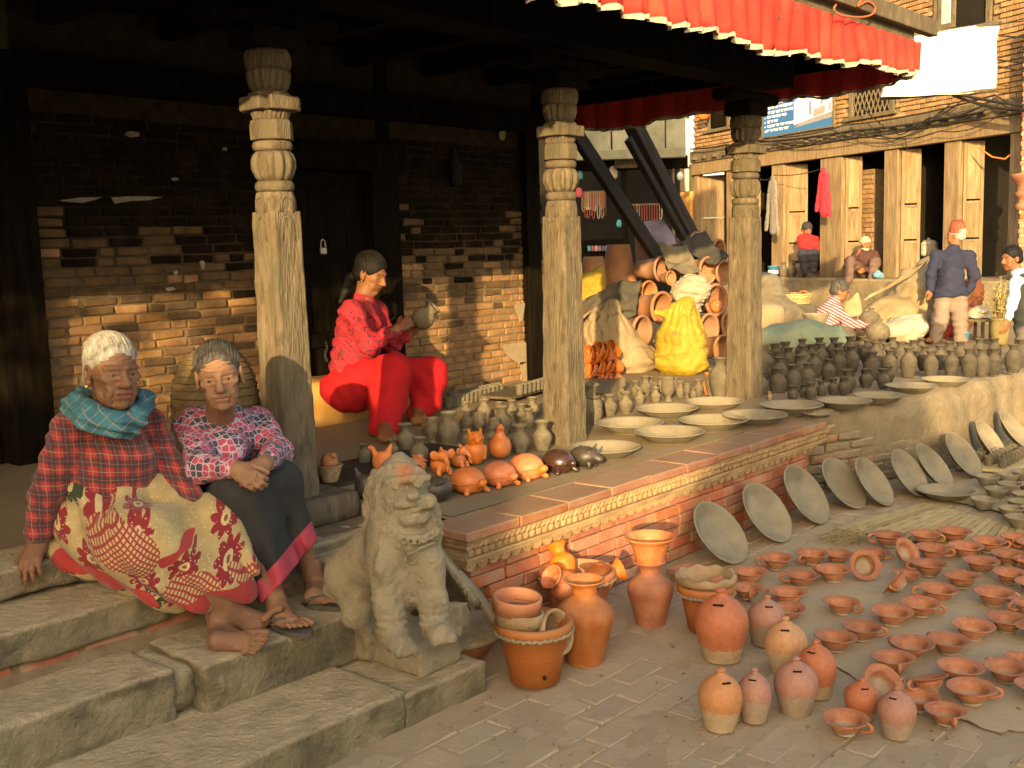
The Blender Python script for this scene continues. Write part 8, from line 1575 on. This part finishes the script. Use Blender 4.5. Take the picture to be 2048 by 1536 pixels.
def hen(V): V.ell((0, 0, .38), (.36, .42, .38), None, .05).cap((0, .08, .66), (0, .10, .90), .15, .11, .10).ell((0, .12, .98), (.12, .13, .11), None, .04).cap((0, .22, .98), (0, .32, .95), .05, .02, .02).cap((0, .16, 1.07), (0, .04, 1.10), .04, .03, .02).cap((0, -.36, .5), (0, -.52, .66), .12, .05, .06).plane((0, 0, 0), (0, 0, -1))
figurine(*q2(1025, 1195), 125 / 2.56, .76, 'red-orange clay hen with small head standing behind the turtles', M['orange'], hen, 15, 'hen_figurine', 'hen', (-.5, -.65, -.02), (.5, .5, 1.25), .028)
p = at_z(*q2(600, 1280), FLOOR); v, f = bevbox(.085, .05, .06, .012); hb = obj('house_bank', mesh('house_bank', v, f, False, M['terracotta']), None, Vector(p) + Vector((0, 0, .045)), (R_(-18), R_(22), R_(-50)), label='tilted buff clay house bank with a coin slot beside the elephants', cat='bank'); v, f = bevbox(.03, .052, .004, .001); obj('coin_slot', mesh('coin_slot', [(x, z * 2, y * .1) for x, y, z in v], f, False, M['black']), hb, (.01, -.0255, .0), (R_(90), 0, 0))
v, f = bevbox(.055, .055, .03, .012); obj('roof', mesh('roof', [(x * (.6 if z > 0 else 1.5), y, z) for x, y, z in v], f, False, M['terracotta']), hb, (0, 0, .042))
# ------------------------------------------------------------------ small things in the far yard
pot_me = prof_mesh('round_pot', [(0, 0), (.3, .02), (.48, .25), (.5, .45), (.38, .68), (.15, .80), (.11, .86), (.15, .92), (.1, .95), (0, .93)], M['greyclay'], 24)
for (px, py, w_, d_, lab, m_) in ((1737, 655, 42, 12.3, 'dark round water pot just beyond the crouching person\'s hands', 'greyclay'), (1753, 682, 47, 11.6, 'large dark round pot in front of the crouching person', 'greyclay')):
    p = at_d(px, py, d_); s_ = w_ * d_ / FPX; obj('round_pot', pot_me, None, p, (.1, .1, 0), (s_,) * 3, label=lab, cat='pot')
p = at_d(1631, 658, 11.6); s_ = 52 * 11.6 / FPX; obj('wide_pot', prof_mesh('wide_pot', [(0, 0), (.25, 0), (.3, .05), (.42, .35), (.5, .55), (.48, .58), (.36, .35), (0, .1)], M['basin'], 26), None, p, (0, 0, 0), (s_,) * 3, label='wide pale clay bowl standing before the crouching person', cat='bowl')
for (px, py, w_, lab) in ((1560, 592, 34, 'dark round pot in the wicker basket'), (1600, 590, 30, 'orange broken pot mouth in the wicker basket'), (1582, 595, 26, 'orange shard pot in the middle of the wicker basket')):
    p = at_d(px, py + 14, 12.65); s_ = w_ * 12.65 / FPX; obj('basket_pot', prof_mesh('basket_pot', [(0, 0), (.4, .1), (.5, .4), (.38, .7), (.3, .8), (.34, .86), (.25, .85), (.3, .4), (0, .2)], M['greyclay'] if 'dark' in lab else M['terracotta'], 20), None, p, (R_(50 if 'mouth' in lab else 15), R_(10), SROT), (s_,) * 3, label=lab, cat='pot')
for i, px in enumerate((1567, 1585, 1604, 1621)):
    u_, z_ = fuz(px, 556, .35); p = FO + FDIR * u_ + FN * .35; d_ = depth((p[0], p[1], ZB)); s_ = 30 * d_ / FPX; obj('storage_jar', vmesh['a'], None, (p[0], p[1], ZB), (0, 0, i), (s_ * 1.0, s_ * 1.0, s_), label='grey clay jar in the row on the arcade ledge by the blue tub', cat='jar', group='jars on the arcade ledge')
u_, z_ = fuz(1547, 555, .35); p = FO + FDIR * u_ + FN * .35; d_ = depth((p[0], p[1], ZB)); s_ = 22 * d_ / FPX; mb_ = mat('blue_tub', [(.06, .22, .42), (.10, .30, .5)], 5, .5, .1, 30, 0); tb_ = obj('plastic_tub', mesh('plastic_tub', *lathe_vf([(0, 0), (.42, 0), (.5, 1.0), (.52, 1.0), (.52, .95), (.47, .95), (.4, .05), (0, .05)], 20), True, mb_), None, (p[0], p[1], ZB), (0, 0, 0), (s_, s_, s_), label='blue plastic tub on the arcade ledge', cat='tub'); obj('white_band', mesh('white_band', *lathe_vf([(.455, .3), (.48, .3), (.5, .6), (.47, .6)], 20), True, wht), tb_)
# low work table in the doorway
p = FO + FDIR * fuz(1606, 530, .1)[0] + FN * .1; wt = empty('work_table', (p[0], p[1], ZB), 'small dark work table in front of the person in red sweater', 'table'); wt.rotation_euler = (0, 0, FROT); v, f = bevbox(.34, .3, .05, .008); obj('table_top', mesh('table_top', v, f, False, M['beam']), wt, (0, 0, .28))
for x in (-.13, .13):
    for y in (-.11, .11): v, f = bevbox(.04, .04, .25, .004); obj('leg', mesh('leg', v, f, False, M['wood']), wt, (x, y, .128))
# blue bundle
u_, z_ = fuz(1757, 572, .4); p = FO + FDIR * u_ + FN * .42; lump('plastic_bag', [(np.array([p[0], p[1], ZB + .06]), (.10, .08, .05))], mat('blue_plastic', [(.08, .22, .34), (.16, .30, .4)], 6, .4, .3, 30, 0), 'small blue plastic bag at the feet of the seated person in brown', 'bag', .016, .02, 12, 4, ZB)
# clothes on the line
def hang(name, px0, px1, y0, y1, m, lab, seed, sleeves=True):
    c0 = fpt((px0 + px1) / 2, y0, .36); V = Vol(*bounds([fpt(px0 - 6, y0 - 4, .36), fpt(px1 + 6, y1 + 4, .36)], .12), .014); w_ = (px1 - px0) / 2; cx_ = (px0 + px1) / 2; q = lambda x, y: fpt(x, y, .36)
    V.cap(q(cx_, y0 + 4), q(cx_ + 2, y1 - 10), .06, w_ * 17 / FPX * .85, .05, flat=(FN, 2.2)).cap(q(cx_ - w_ * .3, y0 + 14), q(px0 + 3, y1 - 12), .05, .05, .04, flat=(FN, 1.6)).cap(q(cx_ + w_ * .3, y0 + 14), q(px1 - 4, y1 - 2), .05, .05, .04, flat=(FN, 1.6)); V.field(folds(seed, .012, 7, .006, 16)); b = q(cx_, y1); return vobj(name, V, m, None, b, label=lab, cat='jacket' if 'jacket' in name else 'shirt', loc=b)
hang('grey_shirt', 1530, 1560, 352, 470, fab('grey_shirt_cotton', (.17, .155, .14)), 'grey shirt hanging on the clothes line beside the corner post', 3); hang('red_jacket', 1630, 1664, 336, 432, fab('red_jacket_nylon', (.42, .03, .055)), 'red jacket hanging on the clothes line over the doorway', 5)
# potted plant
pb_ = at_d(2000, 652, 12.4); pb_[2] = yard_z(12.4); plant = empty('potted_plant', pb_, 'dry leafy plant in a green-stained clay pot behind the person in light blue shirt', 'plant'); s_ = 36 * 12.4 / FPX
mossy = mat('mossy_clay', [(.14, .12, .045), (.22, .17, .08)], 6, .9, .3, 40, 0); obj('pot', mesh('pot', *lathe_vf(smooth_prof([(0, 0), (.3, 0), (.42, .2), (.5, .6), (.48, .95), (.55, 1.05), (.5, 1.1), (.42, 1.0), (0, .95)], 3), 22), True, mossy), plant, (0, 0, 0), (0, 0, 0), (s_, s_, s_ * 1.35))
rn = random.Random(8); mb = MB(); st_ = MB()
for k in range(26):
    a = rn.uniform(0, 6.28); sp_ = rn.uniform(.05, .22); h_ = rn.uniform(.25, .55); p0 = Vector((.03 * math.cos(a), .03 * math.sin(a), s_ * 1.3)); p1 = Vector((sp_ * math.cos(a), sp_ * math.sin(a), s_ * 1.3 + h_)); st_.add(*tube_vf([p0, (p0 + p1) / 2 + Vector((0, 0, .05)), p1], [.006, .005, .003], 5))
    for i in range(16):
        t = rn.uniform(.25, 1.0); c = p0.lerp(p1, t) + Vector((rn.gauss(0, .03), rn.gauss(0, .03), rn.gauss(.02, .03))); d = Vector((rn.gauss(0, 1), rn.gauss(0, 1), rn.gauss(.2, .6))).normalized(); n_ = d.orthogonal().normalized(); L_ = rn.uniform(.03, .055); mb.add([c, c + d * L_ * .5 + n_ * L_ * .22, c + d * L_, c + d * L_ * .5 - n_ * L_ * .22], [(0, 1, 2, 3)])
obj('stems', mesh('stems', st_.V, st_.F, True, M['straw']), plant); obj('foliage', mesh('foliage', mb.V, mb.F, False, mat('dry_leaf', [(.10, .10, .03), (.20, .17, .05), (.28, .22, .09)], 14, .7, .1, 30, 0, rand=False)), plant)
# low stool with white bundle
ps = at_d(1958, 655, 13.0); ps[2] = yard_z(13); stl = empty('low_stool', ps, 'low wooden stool beside the bending person in red', 'stool'); v, f = bevbox(.36, .26, .035, .006); obj('seat', mesh('seat', v, f, False, M['wood']), stl, (0, 0, .26))
for x in (-.14, .14):
    for y in (-.09, .09): v, f = bevbox(.035, .035, .24, .004); obj('leg', mesh('leg', v, f, False, M['wood']), stl, (x, y, .121))
lump('white_bundle', [(ps + np.array([0, 0, .34]), (.14, .1, .07))], M['whitebag'], 'small white bundle resting on the low stool', 'bundle', .016, .02, 12, 6, ps[2] + .278)
pk = at_d(1928, 690, 13.0); pk[2] = yard_z(13); obj('bucket', mesh('bucket', *lathe_vf([(0, 0), (.09, 0), (.12, .2), (.125, .2), (.125, .19), (.115, .18), (.08, .02), (0, .02)], 18), True, mb_), None, pk, scale=(.55, .55, .6), label='small blue bucket standing behind the legs of the person in navy', cat='bucket')
u_, z_ = fuz(1857, 500, -.8); p = FO + FDIR * u_ - FN * .8; obj('cooking_pot', mesh('cooking_pot', *lathe_vf([(0, 0), (.14, .0), (.16, .04), (.16, .2), (.17, .21), (.1, .26), (.02, .28), (.02, .31), (0, .31)], 20), True, M['steel']), None, (p[0], p[1], z_ - .1), label='dull metal cooking pot in the dark arcade room', cat='pot'); v, f = bevbox(.6, .5, .8, .02); cb = obj('cupboard', mesh('cupboard', v, f, False, M['darkwood']), None, (p[0], p[1], z_ - .1 - .405), (0, 0, FROT), label='dark cupboard under the cooking pot in the arcade room', cat='cupboard')
# weeds along the slab foot
wm = mat('weed_leaf', [(.05, .08, .02), (.10, .13, .04)], 14, .7, .1, 30, 0)
for (px, py, n_, lab) in ((742, 1452, 26, 'tiny green weed growing at the foot of the lowest slab'), (880, 1400, 30, 'tiny green weed growing beside the lion\'s slab')):
    c = at_z(px, py, 0); mb = MB(); rn = random.Random(px)
    for k in range(n_): a = rn.uniform(0, 6.28); r = rn.uniform(.0, .05); p0 = Vector((r * math.cos(a), r * math.sin(a) * .5, 0)); d = Vector((math.cos(a), math.sin(a), rn.uniform(.4, 1.6))).normalized() * rn.uniform(.012, .03); n2 = d.orthogonal().normalized() * .004; mb.add([p0 - n2 * .4, p0 + d * .5 - n2, p0 + d, p0 + d * .5 + n2], [(0, 1, 2, 3)])
    mb.build('weed', wm, None, False, loc=(c[0], c[1] - .01, .0), label=lab, cat='weed')
# ------------------------------------------------------------------ the street behind the viewer: low sun comes over these roofs
LH = np.array([SUN.x, SUN.y, 0]); LH /= np.linalg.norm(LH); RR = np.array([LH[1], -LH[0], 0])          # RR: right of the sun direction
def occ(name, prof, s0, dep, m, lab):
    """prof: (r, h) roofline; h is the height a sun ray over it would have at the origin's level line"""
    k = -s0 * .217; V = []; n = len(prof)
    for s_ in (s0, s0 - dep):
        for r, h in prof: V.append(RR * r + LH * s_ + np.array([0, 0, h + k]))
        for r, h in prof: V.append(RR * r + LH * s_ + np.array([0, 0, -.02]))
    c = RR * prof[0][0] + LH * s0; F = []
    for i in range(n - 1): F += [(i, i + 1, n + i + 1, n + i), (2 * n + i + 1, 2 * n + i, 3 * n + i, 3 * n + i + 1), (i + 1, i, 2 * n + i, 2 * n + i + 1)]
    F += [(0, n, 3 * n, 2 * n), (n - 1, 3 * n - 1, 4 * n - 1, 2 * n - 1)]
    return obj(name, mesh(name, [v - c for v in V], F, False, m), None, c, label=lab, cat='house', group='houses across the street')
occ('street_house', [(-9, 1.95), (-4.2, 1.95), (-4.2, 1.93), (-.82, 1.90), (-.72, 1.5), (-.62, 1.12)], -10, 5, M['brick'], 'low brick house across the street, outside the view')
occ('street_house', [(-.62, 1.12), (-.3, 1.10), (-.1, 1.2), (.02, 1.5), (.45, 2.1), (.75, 3.1), (1.1, 3.35), (1.45, 3.2), (1.6, 1.9)], -10.3, 5, M['brick'], 'gabled brick house across the street, outside the view')
occ('street_house', [(1.6, 1.85), (2.1, 1.75), (4, 1.75), (9, 1.75)], -10.0, 5, M['brick'], 'flat-roofed brick house across the street, outside the view')
# leafy tree whose leaves fleck the light on the porch wall
tc_ = RR * -3.0 + LH * -5.5; tree = empty('street_tree', tc_, 'sparse leafy tree across the street, outside the view', 'tree'); rn = random.Random(21)
v, f = tube_vf([(0, 0, -.02), (.05, .03, 1.2), (-.03, .0, 2.4), (.0, .0, 3.1)], [.14, .11, .08, .04], 10); obj('trunk', mesh('trunk', v, f, True, M['wood']), tree)
mb = MB(); lm_ = MB()
for k in range(16):
    a = rn.uniform(0, 6.28); e_ = Vector((math.cos(a) * rn.uniform(.5, 1.2), math.sin(a) * rn.uniform(.5, 1.2), rn.uniform(3.0, 3.9))); st_ = Vector((0, 0, rn.uniform(2.0, 3.0))); lm_.add(*tube_vf([st_, st_.lerp(e_, .5) + Vector((0, 0, .08)), e_], [.035, .02, .008], 6))
    for i in range(34):
        c = e_ + Vector((rn.gauss(0, .16), rn.gauss(0, .16), rn.gauss(0, .12))); d = Vector((rn.gauss(0, 1), rn.gauss(0, 1), rn.gauss(0, .5))).normalized(); n_ = d.orthogonal().normalized(); L_ = rn.uniform(.09, .16); mb.add([c, c + d * L_ * .5 + n_ * L_ * .3, c + d * L_, c + d * L_ * .5 - n_ * L_ * .3], [(0, 1, 2, 3)])
obj('limbs', mesh('limbs', lm_.V, lm_.F, True, M['wood']), tree); obj('crown', mesh('crown', mb.V, mb.F, False, wm), tree)

# ------------------------------------------------------------------ litter and pebbles on the ground
mb = MB(); rn = random.Random(31)
for k in range(420):
    px, py = rn.uniform(420, 2040), rn.uniform(1120, 1535); p = at_z(px, py, 0)
    if p[1] > 2.44 or p[0] < .8: continue
    r = rn.uniform(.0018, .0055) * (2 if rn.random() < .08 else 1); v, f = lathe_vf([(0, -.4), (.8, -.2), (1, .2), (.5, .7), (0, .8)], 6); mb.add(v, f, Matrix.Translation((p[0] - 3, p[1] - 2, r * .2)) @ Euler((rn.random(), rn.random(), rn.random() * 6)).to_matrix().to_4x4() @ Matrix.Diagonal((r, r * rn.uniform(.6, 1.4), r * .7, 1)))
obj('pebbles', mesh('pebbles', mb.V, mb.F, True, M['mudwall']), None, (3, 2, 0), kind='stuff', label='scattered pebbles and grit on the dusty ground', cat='pebbles')
# ------------------------------------------------------------------ labels that say which one of the look-alikes
ORD = 'first second third fourth fifth sixth seventh eighth ninth tenth eleventh twelfth thirteenth fourteenth fifteenth sixteenth seventeenth'.split()
def relabel(labs, row_of, along, fmt, width):
    labs = labs if isinstance(labs, (list, tuple)) else [labs]
    it = [o for o in bpy.data.objects if o.get('label') in labs]; rows = {}
    lo = min(row_of(o.location) for o in it)
    for o in it: rows.setdefault(int((row_of(o.location) - lo) / width), []).append(o)
    for r, k in enumerate(sorted(rows)):
        for i, o in enumerate(sorted(rows[k], key=lambda q: along(q.location))): o['label'] = fmt % (ORD[min(i, 16)], ORD[min(r, 16)])
relabel('terracotta bowl with loop handle set out in rows on the ground', lambda p: -p.y, lambda p: p.x, 'handled terracotta bowl, %s from the coin banks in the %s row from the platform', .17)
relabel(['tall dark grey vase in the crowd of vases on the terrace', 'tall grey vase in the sunlit end of the crowd on the terrace'], lambda p: p.y + .25 * p.x, lambda p: p.x, 'tall dark vase on the terrace, %s from the corner post, %s row behind the basins', .22)
relabel('squat dark grey vase in front of the tall vases on the terrace', lambda p: 0, lambda p: p.x, 'squat dark vase before the tall terrace vases, %s from the corner post, %s row', 1)
relabel('flared-neck grey clay vase in the cluster between the potter and the turtles', lambda p: p.y, lambda p: p.x, 'flared grey vase, %s from the near post, %s row behind the turtles', .25)
relabel('small grey vase in the crowd before the tan and yellow sacks', lambda p: p.y, lambda p: p.x, 'small grey vase before the sacks, %s from the middle post, %s row behind the basins', .3)
relabel('small grey clay bowl drying near the straw mat', lambda p: -p.y, lambda p: p.x, 'small grey clay bowl, %s from the flat basin, %s row from the terrace wall', .12)
relabel('little grey cup in the shaded row along the brick wall', lambda p: p.y, lambda p: p.x, 'little grey cup along the brick wall, %s from the door, %s row', .2)
relabel('tiny dark clay cup standing on the woven tray', lambda p: p.y, lambda p: p.x, 'tiny dark cup on the woven tray, %s from the flat basin, %s row', .09)
relabel('little grey cup lined up on the wooden board', lambda p: 0, lambda p: p.x, 'little grey cup on the wooden board, %s from the door, %s row', 1)
relabel('grey clay jar in the row on the arcade ledge by the blue tub', lambda p: 0, lambda p: -p.y, 'grey clay jar on the arcade ledge, %s from the blue tub, %s row', 1)
CB = ['thick black cable pinned straight along the ledge under the signboard', 'black cable dipping below the lattice window sill', 'black cable rising from the signboard to the cable bundle', 'black cable hooked over the drain pipe', 'thin wire sagging under the lattice window in a deep loop', 'thin wire climbing to the knot of cables under the banner', 'thin wire crossing the ledge to the brick pillar', 'lowest thick cable of the bundle below the banner rod', 'upper thick cable of the bundle below the banner rod', 'middle thick cable of the bundle below the banner rod', 'short wire by the eave beneath the upper window', 'thin wire level with the banner\'s top corner', 'thin wire at mid height beside the banner edge', 'slanting thin wire beside the lower banner edge', 'thin slack wire drooping along the lintel', 'short wire end dangling over the lintel', 'short slack wire hanging beneath the signboard']
for o, l in zip([o for o in bpy.data.objects if o.get('group') == 'cables along the arcade house'], CB): o['label'] = l
